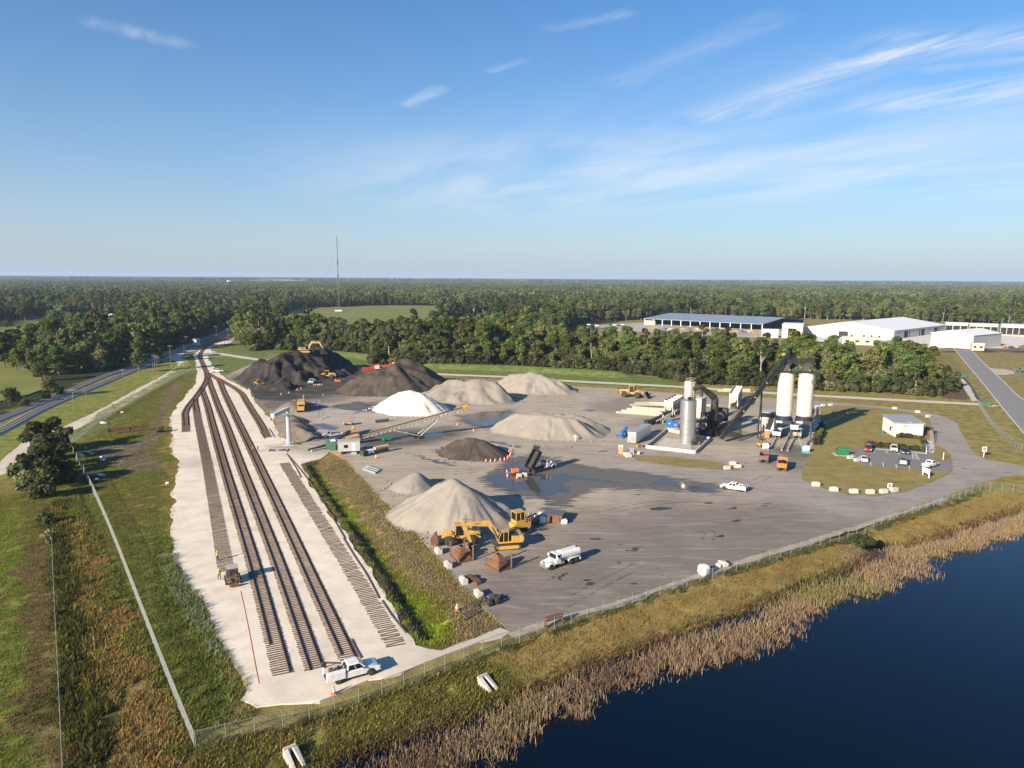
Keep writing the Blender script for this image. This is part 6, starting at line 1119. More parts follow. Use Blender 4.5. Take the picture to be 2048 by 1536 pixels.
MB().b2((E_.x - 1.2, E_.y - 1.1, E_.z - .3), (E_.x + 2.4, E_.y + 1.2, E_.z - .18)).build('head_platform', BLACKST, t); rl = MB(); rail_run(rl, [(E_.x - 1.2, E_.y - 1.1, E_.z - .18), (E_.x + 2.4, E_.y - 1.1, E_.z - .18), (E_.x + 2.4, E_.y + 1.2, E_.z - .18)], 1.2); rl.build('railing', BLACKST, t); MB().box((E_.x + .2, E_.y, E_.z + 1.0), (1.1, 1.1, 2.2)).build('drive_head', BLACKST, t, bevel=.05); MB().box((E_.x - 1.2, E_.y - .4, E_.z + 1.0), (1.0, .6, .8)).build('drive_motor', Y2_PAINT, t)
# blank sign and guard rails between the lanes
q = G(1585, 878); t = thing('blank_sign', 'blank white sign hung between the two silo portals', 'sign', (q.x, q.y - .8, .07), LANE); MB().b2((-1.15, -.03, 3.2), (1.15, .03, 4.6)).build('sign_panel', WSIGN, t)
for x in (-.9, .9): MB().bar((x, .1, 0), (x, .1, 4.6), .14).build('post', BLACKST, t)
for i, (a_, b_, lb) in enumerate((((1541, 898), (1551, 878), 'pale guard kerb left of the left truck lane'), ((1563, 902), (1578, 872), 'pale guard kerb right of the left truck lane'), ((1575, 903), (1587, 880), 'pale guard kerb left of the right truck lane'), ((1610, 898), (1620, 880), 'pale guard kerb right of the right truck lane'))):
    p, q = G(*a_), G(*b_); t = thing('guard_rail', lb, 'guard rail', (p.x, p.y, .07)); d = q - p; MB().bar((0, 0, .22), (d.x, d.y, .22), .35, .44).build('kerb_beam', GREYP, t, bevel=.03); mb = MB()
    for k in range(4): e = d * (k + .5) / 4; mb.bar((e.x, e.y, .4), (e.x, e.y, .95), .1)
    mb.bar((0, 0, .95), (d.x, d.y, .95), .1); mb.build('handrail', GALV, t)
tag(MB().tube([tuple(G(1588, 879) + Vector((0, 0, 3.6))), tuple(G(1588, 879) + Vector((1.5, -1.2, 3.7))), tuple(G(1607, 902) + Vector((-.8, 2.0, 3.4))), tuple(G(1606, 904) + Vector((0, 0, .4)))], .09, 8).build('teal_hose', TEAL), 'teal spray pipe looping down beside the right truck lane', 'pipe')
def tank_cart(label, u, v, s=1.0):
    q = G(u, v); t = thing('spray_tank', label, 'tank', (q.x, q.y, .07)); t.scale = (s,) * 3; MB().cyl((-.5, 0, 1.0), (.7, 0, 1.0), .75, 18).build('tank_shell', WSIGN, t, smooth=True); MB().box((0, -.1, .15), (1.6, 1.4, .3)).build('tank_base', TEAL, t)
tank_cart('white spray tank on a teal base right of the truck lanes', 1611, 905, 1.15); tank_cart('white spray tank on a teal base left of the truck lanes', 1530, 900, 1.15)
# control house
q = G(1538, 862); t = thing('control_house', 'two storey plant control house with dark upper windows and outside stair', 'building', (q.x, q.y + 2.0, .07), LANE); MB().b2((-2.0, -1.8, 0), (2.2, 2.2, 3.4)).build('lower_storey', CREAM, t); MB().b2((-2.3, -2.1, 3.45), (2.4, 2.4, 4.5)).build('upper_wall', CREAM, t); MB().b2((-2.3, -2.1, 4.5), (2.4, 2.4, 6.0)).build('upper_storey', BLACKST, t); MB().b2((-2.6, -2.4, 6.05), (2.7, 2.7, 6.25)).build('roof', GREYP, t)
for k in range(3): MB().b2((-2.1 + k * 1.5, -2.13, 4.7), (-.8 + k * 1.5, -2.11, 5.8)).build('window', GLASS, t)
st = MB()
for k in range(14): st.box((-2.7, -2.2 + k * .3, .25 + k * .25), (.9, .3, .06))
rail_run(st, [(-3.15, -2.2, .25), (-3.15, 2.0, 3.6)], 1.0); st.build('stair', BLACKST, t); MB().box((-1.6, -2.6, 1.1), (.9, .9, 2.2)).build('cabinet', GREYP, t)
# silver bitumen tank, beige tank
q = G(1374, 886); t = thing('bitumen_tank', 'tall silver clad bitumen tank in the walled plinth', 'tank', (q.x, q.y, .07)); MB().lathe([(2.4, 0), (2.4, 13.3), (2.2, 13.5)], n=40).build('shell', ALU, t, smooth=True); bd = MB()
for z in (2.2, 4.4, 6.6, 8.8, 11.0): bd.lathe([(2.42, z), (2.42, z + .06)], n=40)
bd.build('cladding_band', GALV, t); rl = MB(); pts = [(2.1 * math.cos(k * math.pi / 8), 2.1 * math.sin(k * math.pi / 8), 13.5) for k in range(17)]; rail_run(rl, pts, 1.0); rl.build('railing', BLACKST, t); MB().cyl((0, 0, 13.5), (0, 0, 14.3), .35, 12).box((.8, .5, 13.8), (.6, .6, .6)).build('top_valves', BLACKST, t)
pp = MB(); pp.tube([(1.9, -2.6, .4), (1.9, -2.6, 1.8), (3.6, -2.2, 1.8), (5.2, -1.4, 1.8)], .14).tube([(1.2, -2.9, .4), (3.0, -2.6, .9), (5.2, -1.8, .9)], .12).box((1.4, -2.9, .5), (.9, .8, 1.0)).box((3.2, -2.6, .5), (.9, .7, .9)).cyl((4.0, -2.4, .3), (4.0, -2.4, 2.6), .2); pp.build('pump_pipes', BLACKST, t); MB().box((2.9, -3.2, .6), (.14, .14, 1.2)).build('orange_valve', O_PAINT, t)
q = G(1376, 872); t = thing('mineral_tank', 'slim beige tank with caged ladder behind the silver tank', 'tank', (q.x, q.y, .07)); MB().lathe([(1.75, 0), (1.75, 17.6), (1.5, 17.8)], n=30).build('shell', CREAM, t, smooth=True); ld = MB()
for x in (-.25, .25): ld.bar((x, -1.9, 9), (x, -1.9, 18.8), .06)
for k in range(20): ld.bar((-.25, -1.9, 9.2 + k * .48), (.25, -1.9, 9.2 + k * .48), .05)
ld.build('ladder', RUST, t); MB().box((0, -1.2, 18.2), (.6, .6, .9)).build('top_filter', O_PAINT, t); rl = MB(); rail_run(rl, [(1.6 * math.cos(k * math.pi / 6), 1.6 * math.sin(k * math.pi / 6), 17.8) for k in range(13)], .9); rl.build('railing', GALV, t)
# containment wall, built of cast lengths
CW = [(1292, 897), (1390, 908), (1420, 881), (1333, 862)]; P_ = [G(*c_) for c_ in CW]; t = thing('containment_wall', 'low pale concrete wall around the silver tank', 'wall', (P_[0].x, P_[0].y, .07))
for i in range(4):
    a_, b_ = P_[i] - P_[0], P_[(i + 1) % 4] - P_[0]; k = max(2, int((b_ - a_).length / 3.2))
    for j in range(k): MB().bar(a_.lerp(b_, j / k + .004) + Vector((0, 0, .5)), a_.lerp(b_, (j + 1) / k - .004) + Vector((0, 0, .5)), .32, 1.0).build('wall_panel', BLOCK, t, bevel=.03)
struct(sheet('plinth_slab', [(v.x, v.y) for v in (P_[0].lerp(P_[2], .12), P_[1].lerp(P_[3], .12), P_[1].lerp(P_[2], .5).lerp(P_[3], .3), P_[0].lerp(P_[3], .6).lerp(P_[2], .12))], .13, M_CONC, step=3, jit=.05))
# dryer drum
q = G(1425, 866); t = thing('dryer_drum', 'sooty black dryer drum on its frame beside the tanks', 'dryer drum', (q.x, q.y, .07), R(58)); MB().cyl((-1.5, 0, 3.4), (10.5, 0, 4.2), 1.6, 28).build('drum_shell', BLACKST, t, smooth=True)
for x, z in ((.6, 3.54), (6.5, 3.95)): MB().cyl((x - .22, 0, z), (x + .22, 0, z), 1.82, 28).build('riding_ring', RUST, t, smooth=True)
MB().cyl((-3.6, 0, 3.2), (-1.5, 0, 3.4), .7, 18, 1.1).box((-3.9, 0, 3.2), (1.0, 1.3, 1.3)).build('burner', BLACKST, t); MB().b2((-3.5, -1.7, 1.0), (10.5, -1.4, 1.5)).b2((-3.5, 1.4, 1.0), (10.5, 1.7, 1.5)).build('frame_beam', BLACKST, t)
for x in (-3, 1, 5, 9.5):
    for y in (-1.55, 1.55): MB().bar((x, y, 0), (x, y, 1.0), .3).build('leg', BLACKST, t)
MB().box((11.2, 0, 4.4), (1.8, 3.4, 4.4)).build('discharge_box', BLACKST, t, bevel=.05); rl = MB(); rail_run(rl, [(-4, -2.6, 1.6), (9, -2.6, 1.6)], 1.1); rl.b2((-4, -2.6, 1.5), (9, -1.75, 1.6)); rl.build('walkway', BLACKST, t); MB().box((-4.6, -2.2, .9), (1.4, 1.2, 1.8)).cyl((-5.4, 1.0, .2), (-5.4, 1.0, 2.4), .5, 14).box((-3.2, 2.8, 1.2), (1.6, 1.2, 2.4)).build('fuel_skid', BLACKST, t)
# process steelwork around the drum
q = G(1408, 872); t = thing('plant_steelwork', 'sooty steel tower of platforms, pipes and chutes between the tanks and drum', 'steelwork', (q.x, q.y, .07), R(20)); rs_ = random.Random(4)
for x in (-3, 0, 3):
    for y in (-2, 2): MB().bar((x, y, 0), (x, y, 7.5 if x > -3 else 5), .22).build('column', BLACKST, t)
for z in (2.4, 4.8, 7.2): MB().b2((-3.2 if z < 5 else -.2, -2.2, z), (3.2, 2.2, z + .12)).build('platform', BLACKST, t); rl = MB(); rail_run(rl, [(-3.2 if z < 5 else -.2, -2.2, z + .12), (3.2, -2.2, z + .12), (3.2, 2.2, z + .12)], 1.0); rl.build('railing', BLACKST, t)
for k in range(14): a_ = Vector((rs_.uniform(-3, 3), rs_.uniform(-2, 2), rs_.uniform(.3, 5))); b_ = a_ + Vector((rs_.uniform(-2.5, 2.5), rs_.uniform(-1.5, 1.5), rs_.uniform(-.5, 2.5))); MB().cyl(a_, b_, rs_.uniform(.1, .35), 10).build('pipe', BLACKST if k % 4 else RUST, t, smooth=True)
for k in range(7): MB().box((rs_.uniform(-3, 3), rs_.uniform(-2, 2), rs_.choice((.7, 3.1, 5.5))), (rs_.uniform(.6, 1.6), rs_.uniform(.6, 1.4), rs_.uniform(.8, 1.5))).build('machine_box', (BLACKST, DSTEEL, GREYP)[k % 3], t, bevel=.04)
MB().prism([(-4.6, 0), (-3.2, 2.4), (-3.2, 2.6), (-4.9, 0)], -.5, .5).build('stair', BLACKST, t)
# exhaust duct
D = [W3(1387, 779, 221), W3(1401, 773, 221), W3(1414, 783, 222), W3(1430, 797, 223), W3(1429, 823, 223), W3(1427, 840, 223)]; t = thing('exhaust_duct', 'fat black elbow duct arching from the drum towards the tanks', 'duct', (D[-1].x, D[-1].y, 0)); o_ = Vector((D[-1].x, D[-1].y, 0))
for a_, b_, rr_ in zip(D[:-1], D[1:], (.62, .7, .95, 1.1, 1.3)): MB().cyl(a_ - o_, b_ - o_, rr_, 16, rr_ * 1.1).build('duct_length', BLACKST, t, smooth=True)
MB().bar((0, 0, 0), (0, 0, D[-1].z), .5).build('leg', BLACKST, t)
# baghouse
q = G(1396, 846); t = thing('baghouse', 'beige baghouse filter box on hoppers behind the tanks', 'filter house', (q.x, q.y, .07), R(58)); MB().b2((-2.5, -1.6, 4.2), (3.5, 1.6, 9.0)).build('filter_box', CREAM, t, bevel=.05)
for x in (-1.2, 2.0): MB().box((x, 0, 3.2), (2.6, 3.0, 2.0), top=(1.15, 1.05)).build('hopper', BEIGE, t)
for x in (-2.4, 3.4):
    for y in (-1.5, 1.5): MB().bar((x, y, 0), (x, y, 4.3), .25).build('leg', BLACKST, t)
rb = MB()
for k in range(6): rb.b2((-2.4 + k * 1.1, -1.68, 4.3), (-2.25 + k * 1.1, -1.6, 8.9))
rb.build('stiffener', BEIGE, t); MB().cyl((2.4, 0, 9.0), (2.4, 0, 11.6), .55, 16).build('stack', DSTEEL, t, smooth=True)
# cold feed bins: two rows
def bin_row(label, u, v, rz, n, s=1.0):
    q = G(u, v); t = thing('feed_bin_row', label, 'feed bins', (q.x, q.y, .07), rz); t.scale = (s,) * 3
    for k in range(n):
        x = k * 3.7; b = MB(); b.add([(x, -1.6, 4.4), (x + 3.5, -1.6, 4.4), (x + 3.5, 1.6, 4.4), (x, 1.6, 4.4), (x + 1.1, -.5, 2.2), (x + 2.4, -.5, 2.2), (x + 2.4, .5, 2.2), (x + 1.1, .5, 2.2)], [(0, 1, 5, 4), (1, 2, 6, 5), (2, 3, 7, 6), (3, 0, 4, 7), (4, 5, 6, 7)]); b.b2((x, -1.65, 4.4), (x + 3.5, -1.55, 5.8)).b2((x, 1.55, 4.4), (x + 3.5, 1.65, 6.4)).b2((x, -1.55, 4.4), (x + .1, 1.55, 6.0)).b2((x + 3.4, -1.55, 4.4), (x + 3.5, 1.55, 6.0)); bn = b.build('bin', CREAM, t); MB().b2((x + .1, -1.5, 5.2), (x + 3.4, 1.5, 5.3)).build('stone_fill', M_BRN, bn)
        for y in (-1.5, 1.5):
            for xx in (.15, 3.35): MB().bar((x + xx, y, 0), (x + xx, y, 4.4), .22).build('leg', CREAM, t)
            MB().bar((x + .15, y, .3), (x + 3.35, y, 4.0), .14).build('brace', BEIGE, t)
    MB().b2((-1.5, -.6, 1.2), (n * 3.7 + .5, .6, 1.7)).build('collecting_belt', BLACKST, t); MB().bar((-1.5, 0, 1.4), (-8.0, 0, 3.2), 1.0, .5).build('incline_belt', BLACKST, t); return t
bin_row('nearer row of beige feed bins left of the drum', 1336, 834, R(62), 4); bin_row('longer farther row of beige feed bins behind the drag conveyor', 1466, 818, R(68), 6)
q = G(1298, 850); t = thing('screen_conveyor', 'sooty inclined feed conveyor with truss leading left from the bins', 'conveyor', (q.x, q.y, .07), heading((1298, 850), (1370, 838))); MB().bar((0, 0, .9), (10, 0, 3.2), 1.3, .9).box((-.5, 0, .9), (2.2, 2.0, 1.6)).box((3.5, 0, .8), (2.0, 1.8, 1.4)).build('belt_truss', BLACKST, t); MB().bar((6, -.9, 0), (6, -.9, 3.0), .3).bar((6, .9, 0), (6, .9, 3.0), .3).build('support', CREAM, t); MB().bar((2.5, -1.1, 1.2), (13, -1.1, 4.0), .25, .35).build('chute_beam', CREAM, t)
# block walls beside the bins
def block_wall(label, pts, layers, L=1.6, w=.75, h=.75, name='block_wall'):
    c = smooth_path(P2(pts), L + .02); t = thing(name, label, 'wall', (c[0][0], c[0][1], .07))
    for j in range(layers):
        k = len(c) - 1 - (j * max(1, len(c) // 7))
        for i in range(k):
            a_, b_ = c[i + j * max(0, len(c) // 9) * 0], c[i + 1]; m_ = (a_ + b_) / 2 - c[0]; MB().box((m_[0], m_[1], h / 2 + j * h), (L, w, h - .015), rz=math.atan2(b_[1] - a_[1], b_[0] - a_[0])).build('block', WALLB, t, bevel=.03)
    return t
block_wall('stepped white block wall in front of the nearer feed bins', [(1330, 833), (1300, 831), (1260, 828), (1222, 826)], 4, 2.0); block_wall('second stepped white block wall behind the first, left of the bins', [(1330, 812), (1300, 811), (1256, 812)], 2, 2.0); block_wall('long white block wall behind the farther feed bins', [(1500, 784), (1470, 784), (1432, 783)], 2, 2.4); block_wall('short white block wall behind the beige tank', [(1400, 812), (1428, 813)], 3, 2.0)
# blue power unit, trailer, blue stacker, toilet, sign
q = G(1343, 857); t = thing('power_unit', 'bright blue stepped power unit left of the silver tank', 'machine', (q.x, q.y, .07), R(-8)); t.scale = (.68,) * 3; MB().b2((-2.6, -1, .5), (.2, 1.2, 4.4)).build('tall_housing', BLUE, t, bevel=.05); MB().b2((.22, -1.1, .5), (3.2, 1.1, 3.2)).build('low_housing', BLUE, t, bevel=.05); MB().b2((-2.9, -1.2, 0), (3.4, 1.3, .48)).build('skid', Y2_PAINT, t); MB().box((-1.2, -1.02, 2.6), (.6, .04, .5)).build('panel', WSIGN, t); MB().box((1.7, -1.12, 2.0), (.6, .04, .4)).build('panel', WSIGN, t)
a_, b_ = G(1272, 889), G(1302, 870); hh = math.atan2(b_.y - a_.y, b_.x - a_.x); L_ = (b_ - a_).length; t = thing('box_trailer', 'long white box trailer parked left of the silver tank', 'trailer', (a_.x, a_.y, .07), hh); MB().b2((0, .05, .35), (L_, 2.65, 3.5)).build('box', mat('trailer_side', (.66, .65, .63), rough=.4, var=.05, metal=.1, dirt=(.4,.36,.32), dirt_amt=.3), t, bevel=.04); MB().b2((.1, .2, 3.505), (L_ - .1, 2.5, 3.55)).build('roof', GALV, t)
rb = MB()
for k in range(10): rb.b2((.3 + k * L_ / 10.4, .02, .4), (.4 + k * L_ / 10.4, .05, 3.45))
rb.build('side_rib', GALV, t); MB().b2((-.03, .15, .45), (0, 1.33, 3.4)).b2((-.03, 1.37, .45), (0, 2.55, 3.4)).build('door', CHROME, t); MB().b2((.2, .3, 0), (1.2, 2.4, .35)).b2((L_ - 2, .3, 0), (L_ - 1, 2.4, .35)).build('support', DSTEEL, t)
q = G(1243, 874); t = thing('blue_stacker', 'small blue folding conveyor left of the box trailer', 'conveyor', (q.x, q.y, .07), heading((1240, 876), (1262, 862))); MB().bar((-1.5, 0, .7), (5.5, 0, 2.2), .9, .4).build('belt_frame', BLUE, t); MB().b2((-2.4, -1.2, .2), (1.0, 1.2, .6)).box((-.6, 0, 1.2), (1.0, 1.2, 1.0)).build('hopper_base', BLUE, t); MB().box((3.8, 0, 1.0), (.7, .9, 2.0)).build('support', BLUE, t)
for s_ in (-1, 1): wheel(t, 1.8, s_ * .9, .38, .25)
def toilet(label, u, v, m, top=WSIGN, z=.07, rz=0, s=1.15):
    q = G(u, v); t = thing('portable_toilet', label, 'portable toilet', (q.x, q.y, z), rz); t.scale = (s,) * 3; MB().b2((-.56, -.56, .1), (.56, .56, 2.1)).build('cabin', m, t, bevel=.04); MB().box((0, 0, 2.2), (1.2, 1.2, .22), top=(.7, .7)).build('roof', top, t); MB().b2((-.4, -.585, .15), (.4, -.562, 2.0)).build('door', m, t, bevel=.01); MB().b2((-.6, -.6, 0), (.6, .6, .1)).build('skid', DSTEEL, t)
toilet('tan portable toilet beside the verge below the plant', 1241, 909, mat('tan_plastic', (.50, .33, .17), rough=.5)); toilet('orange and white portable toilet left of the silo lanes', 1533, 876, mat('orange_plastic', (.55, .27, .10), rough=.5))
q = G(1263, 912); t = thing('notice_sign', 'small notice sign beside the tan portable toilet', 'sign', (q.x, q.y, .07), .3); MB().b2((-.7, -.03, .9), (.7, .03, 2.3)).build('sign_panel', mat('notice_print', (.42, .40, .46), rough=.5, var=.4, scale=3), t)
for x in (-.6, .6): MB().bar((x, .06, 0), (x, .06, 2.3), .1).build('post', WSIGN, t)
q = G(1524, 893); t = thing('small_roller', 'small yellow machine with dark canopy left of the truck lanes', 'machine', (q.x, q.y, .07), .5); MB().b2((-1.4, -.7, .4), (1.4, .7, 1.1)).build('body', Y2_PAINT, t, bevel=.06); MB().b2((-.8, -.7, 2.0), (.9, .7, 2.1)).build('canopy', BLACKST, t)
for x in (-.7, .8):
    for y in (-.6, .6): MB().bar((x, y, 1.1), (x, y, 2.0), .07).build('canopy_post', BLACKST, t)
for x in (-1.0, 1.0):
    for s_ in (-1, 1): wheel(t, x, s_ * .65, .42, .3, YRIM)
q = G(1291, 896); t = thing('pallet_stack', 'stack of reddish pallets at the corner of the containment wall', 'pallets', (q.x - 1.8, q.y + .6, .07), .3); pm_ = mat('pallet_wood', (.36, .20, .13), rough=.9, var=.25)
for k in range(6): MB().b2((-.8, -.7, k * .18), (.8, .7, k * .18 + .05)).b2((-.8, -.7, k * .18 + .05), (-.6, .7, k * .18 + .15)).b2((.6, -.7, k * .18 + .05), (.8, .7, k * .18 + .15)).build('pallet', pm_, t)
# yellow lift on the right flank of the silos
q = G(1634, 838); t = thing('yellow_lift', 'slim yellow equipment tower right of the silos', 'machine', (q.x, q.y, .07)); MB().b2((-.6, -.6, 0), (.6, .6, 1.2)).b2((-.3, -.3, 1.2), (.3, .3, 3.4)).build('mast', Y2_PAINT, t, bevel=.04); MB().cyl((0, 0, 3.4), (0, 0, 4.4), .6, 14).build('white_drum', WSIGN, t, smooth=True)
q = G(1622, 838); t = thing('bag_filter', 'dark filter unit on a frame right of the silos', 'machine', (q.x, q.y, .07)); MB().b2((-.8, -.7, 2.0), (.8, .7, 3.8)).build('box', DSTEEL, t, bevel=.05)
for x in (-.7, .7):
    for y in (-.6, .6): MB().bar((x, y, 0), (x, y, 2.0), .14).build('leg', BLACKST, t)
struct(sheet('silo_slab', P2([(1618, 900), (1627, 886), (1640, 852), (1640, 832), (1622, 832), (1618, 880)]), .12, M_CONC, step=3, jit=0))
# ================================================================ buildings and the far sites
METALW = mat('white_metal_wall', (.60, .57, .51), rough=.6, var=.03, scale=.05, space='World'); ROOFW = mat('white_metal_roof', (.80, .79, .76), rough=.5, var=.02, scale=.05, space='World'); ROOFB = mat('blue_grey_roof', (.30, .35, .41), rough=.5, var=.04, scale=.05, metal=.1, space='World'); WALLG = mat('grey_metal_wall', (.42, .42, .40), rough=.6, var=.04); SHADE = mat('interior_shade', (.03, .03, .032), rough=.9); STUC = mat('tan_stucco', (.50, .45, .37), rough=.9, var=.05)  # SHADE: near-black colour standing in for the shade inside openings
ORD = 'first second third fourth fifth sixth seventh eighth ninth tenth eleventh twelfth thirteenth fourteenth fifteenth sixteenth seventeenth eighteenth nineteenth twentieth twenty-first twenty-second twenty-third'.split()
def ribs(mb, a, b, c, d, n, t=.12):
    """standing seams across a roof plane a-b (eave) to d-c (ridge)"""
    for i in range(n + 1): mb.bar(a.lerp(b, i / n) + Vector((0, 0, t)), d.lerp(c, i / n) + Vector((0, 0, t)), .25, .25)
def ggable(name, label, e0, e1, depth, eave, ridge, wallm, roofm, open_front=False, bays=0):
    """gabled hall: front eave wall from e0 to e1, ridge parallel to it"""
    A, B = G(*e0), G(*e1); h = math.atan2(B.y - A.y, B.x - A.x); L = (B - A).length; t = thing(name, label, 'building', (A.x, A.y, 0), h); D_ = depth
    rf = MB(); o = 1.0; rf.add([(-o, -o, eave), (L + o, -o, eave), (L + o, D_ / 2, ridge), (-o, D_ / 2, ridge), (L + o, D_ + o, eave), (-o, D_ + o, eave), (-o, -o, eave - .4), (L + o, -o, eave - .4), (L + o, D_ / 2, ridge - .4), (-o, D_ / 2, ridge - .4), (L + o, D_ + o, eave - .4), (-o, D_ + o, eave - .4)], [(0, 1, 2, 3), (3, 2, 4, 5), (7, 6, 9, 8), (8, 9, 11, 10), (0, 6, 7, 1), (5, 4, 10, 11), (1, 7, 8, 2), (2, 8, 10, 4), (0, 3, 9, 6), (3, 5, 11, 9)]); r_ = rf.build('roof', roofm, t)
    sm = MB(); ribs(sm, Vector((-o, -o, eave)), Vector((L + o, -o, eave)), Vector((L + o, D_ / 2, ridge)), Vector((-o, D_ / 2, ridge)), int(L / 4)); sm.build('roof_seam', roofm, r_)
    MB().prism([(0, 0), (0, eave - .45), (D_ / 2, ridge - .5), (D_, eave - .45), (D_, 0)], 0, .3, axis='x').build('gable_wall', wallm, t)
    if not open_front: MB().prism([(0, 0), (0, eave - .45), (D_ / 2, ridge - .5), (D_, eave - .45), (D_, 0)], L - .3, L, axis='x').build('gable_wall', wallm, t); MB().b2((.3, 0, 0), (L - .3, .3, eave - .45)).build('front_wall', wallm, t)
    MB().b2((.3, D_ - .3, 0), (L - .3, D_, eave - .45)).build('rear_wall', wallm, t); return t, L, D_
E0, E1 = (1289, 649), (1524, 661.5)
A, B = G(*E0), G(*E1); eh = hgt(1524, 661.5, 648)
t, L, D_ = ggable('storage_shed', 'long open fronted storage shed with blue grey roof beyond the trees', E0, E1, 118, eh, eh + 4.2, WALLG, ROOFB, open_front=True)
MB().b2((.4, 18, 0), (L - 1, 18.3, eh)).build('shade_wall', SHADE, t)  # near-black wall, painted as the shade inside the open shed
for k in range(13): MB().b2((L * k / 12 - .35, -.2, 0), (L * k / 12 + .35, .5, eh - .45)).build('column', WSIGN, t)
for k in range(7): MB().b2((L - .4, 3 + k * 18, 0), (L + .2, 3.7 + k * 18, eh + 1.6 - abs(k - 3) * .9)).build('column', DSTEEL, t)
MB().b2((-.3, .2, 0), (13, 1.0, eh - 2)).build('end_office', STUC, t)
stm = [mat('faded_orange', (.45, .18, .07), rough=.7), Y_PAINT, mat('faded_blue', (.10, .18, .33), rough=.7), RUST, GREYP, mat('faded_amber', (.50, .27, .09), rough=.7)]
for k in range(26):
    u = 1305 + k * 8.6 + random.uniform(-3, 3); v = 655 + (u - 1289) * .035 + random.uniform(0, 5); q = G(u, v); w_, d_, h_ = random.uniform(3, 6), random.uniform(1.5, 3), random.uniform(.8, 1.9)
    o = MB().box((0, 0, h_ / 2), (w_, d_, h_), rz=.05).box((w_ * .1, 0, h_ + .3), (w_ * .5, d_ * .7, .6)).box((-w_ * .3, .2, h_ + .2), (w_ * .2, d_ * .5, .5)).build('stacked_materials', stm[k % 6]); o.location = (q.x, q.y, .08); cn = ('orange', 'yellow', 'blue', 'rusty', 'grey', 'amber')[k % 6]; tag(o, '%s %s stack of goods from the left before the open storage shed' % (ORD[k // 6], cn), 'goods', 'goods stacked at the storage shed')
# white hall: gable end to the left front
A, B, C_ = G(1601, 672), G(1787, 679), G(1890, 665); h_e = hgt(1787, 679, 661); h_r = hgt(1694, 675, 643)
hx = (B - A); L1 = hx.length; ang = math.atan2(hx.y, hx.x); L2 = (C_ - B).length; ang2 = math.atan2((C_ - B).y, (C_ - B).x)
t = thing('white_hall', 'largest white metal hall with dark doors beyond the trees', 'building', (A.x, A.y, 0)); dv = (C_ - B); o0 = Vector((0, 0, 0)); z_ = lambda v, z: Vector((v.x, v.y, z)); F0, F1, K0, K1 = o0, hx, dv, hx + dv; mF, mK = hx * .5, hx * .5 + dv
MB().add([z_(F0, 0), z_(F1, 0), z_(F1, h_e), z_(mF, h_r), z_(F0, h_e)], [(0, 1, 2, 3, 4)]).build('gable_wall', METALW, t); MB().add([z_(K0, 0), z_(K1, 0), z_(K1, h_e), z_(mK, h_r), z_(K0, h_e)], [(0, 1, 2, 3, 4)]).build('gable_wall', METALW, t); MB().quad(z_(F1, 0), z_(K1, 0), z_(K1, h_e), z_(F1, h_e)).build('side_wall', WALLG, t); MB().quad(z_(F0, 0), z_(K0, 0), z_(K0, h_e), z_(F0, h_e)).build('side_wall', METALW, t)
ov = hx.normalized() * .8; MB().quad(z_(F1 + ov, h_e - .1), z_(K1 + ov, h_e - .1), z_(mK, h_r + .1), z_(mF, h_r + .1)).quad(z_(F0 - ov, h_e - .1), z_(K0 - ov, h_e - .1), z_(mK, h_r + .1), z_(mF, h_r + .1)).build('roof', ROOFW, t)
nF = Vector((hx.y, -hx.x, 0)).normalized(); nS = Vector((dv.y, -dv.x, 0)).normalized() * (1 if Vector((dv.y, -dv.x, 0)).dot(hx) > 0 else -1)
def wall_quad(nm, a, d, n, s0, s1, z0, z1, m, off=.06): MB().quad(*[z_(a + d * s_ + n * off, zz) for s_, zz in ((s0, z0), (s1, z0), (s1, z1), (s0, z1))]).build(nm, m, t)
wall_quad('door', F0, hx, nF, .42, .52, .2, h_e * .72, SHADE)
for s_ in (.55, .68, .76, .84): wall_quad('window', F0, hx, nF, s_, s_ + .022, 1.2, 3.0, GLASS)
for s_ in (.18, .46, .76): wall_quad('door', F1, dv, nS, s_, s_ + .10, .1, h_e * .78, SHADE)
for k in range(9): wall_quad('pilaster', F1, dv, nS, .02 + k * .115, .035 + k * .115, 0, h_e, METALW, .1)
wall_quad('glass_front', F0, hx, nF, -.10, .0, 2.0, h_e * .8, GLASS)
def simple_block(name, label, a, b, depth, top_v, wm, rm, windows=0, pitch=0.0, glassm=None, gz=(.25, .7), wf=.2):
    A, B = G(*a), G(*b); h = math.atan2(B.y - A.y, B.x - A.x); L = (B - A).length; H = hgt(a[0], a[1], top_v); t = thing(name, label, 'building', (A.x, A.y, .1), h); MB().b2((0, 0, 0), (L, depth, H)).build('wall', wm, t)
    if pitch: MB().prism([(-.5, H + .02), (depth / 2, H + pitch), (depth + .5, H + .02), (depth + .5, H - .25), (-.5, H - .25)], -.5, L + .5, axis='x').build('roof', rm, t)
    else: MB().b2((-.4, -.4, H + .02), (L + .4, depth + .4, H + .5)).build('roof', rm, t)
    for k in range(windows): x = L * (k + .5) / windows; MB().b2((x - L * wf / windows, -.06, H * gz[0]), (x + L * wf / windows, -.02, H * gz[1])).build('window', glassm or GLASS, t)
    return t
simple_block('low_annex', 'low tan annex with small windows in front of the white hall', (1684, 689), (1765, 692), 10, 675, STUC, METALW, 4, gz=(.4, .65)); simple_block('hall_wing', 'lower pale wing with dark glazing at the left of the white hall', (1563, 676), (1604, 677.5), 30, 650, METALW, ROOFW, 1, gz=(.2, .75)); simple_block('low_store', 'small pale store at the right end of the open shed', (1523, 675), (1556, 676), 10, 660, METALW, ROOFW)
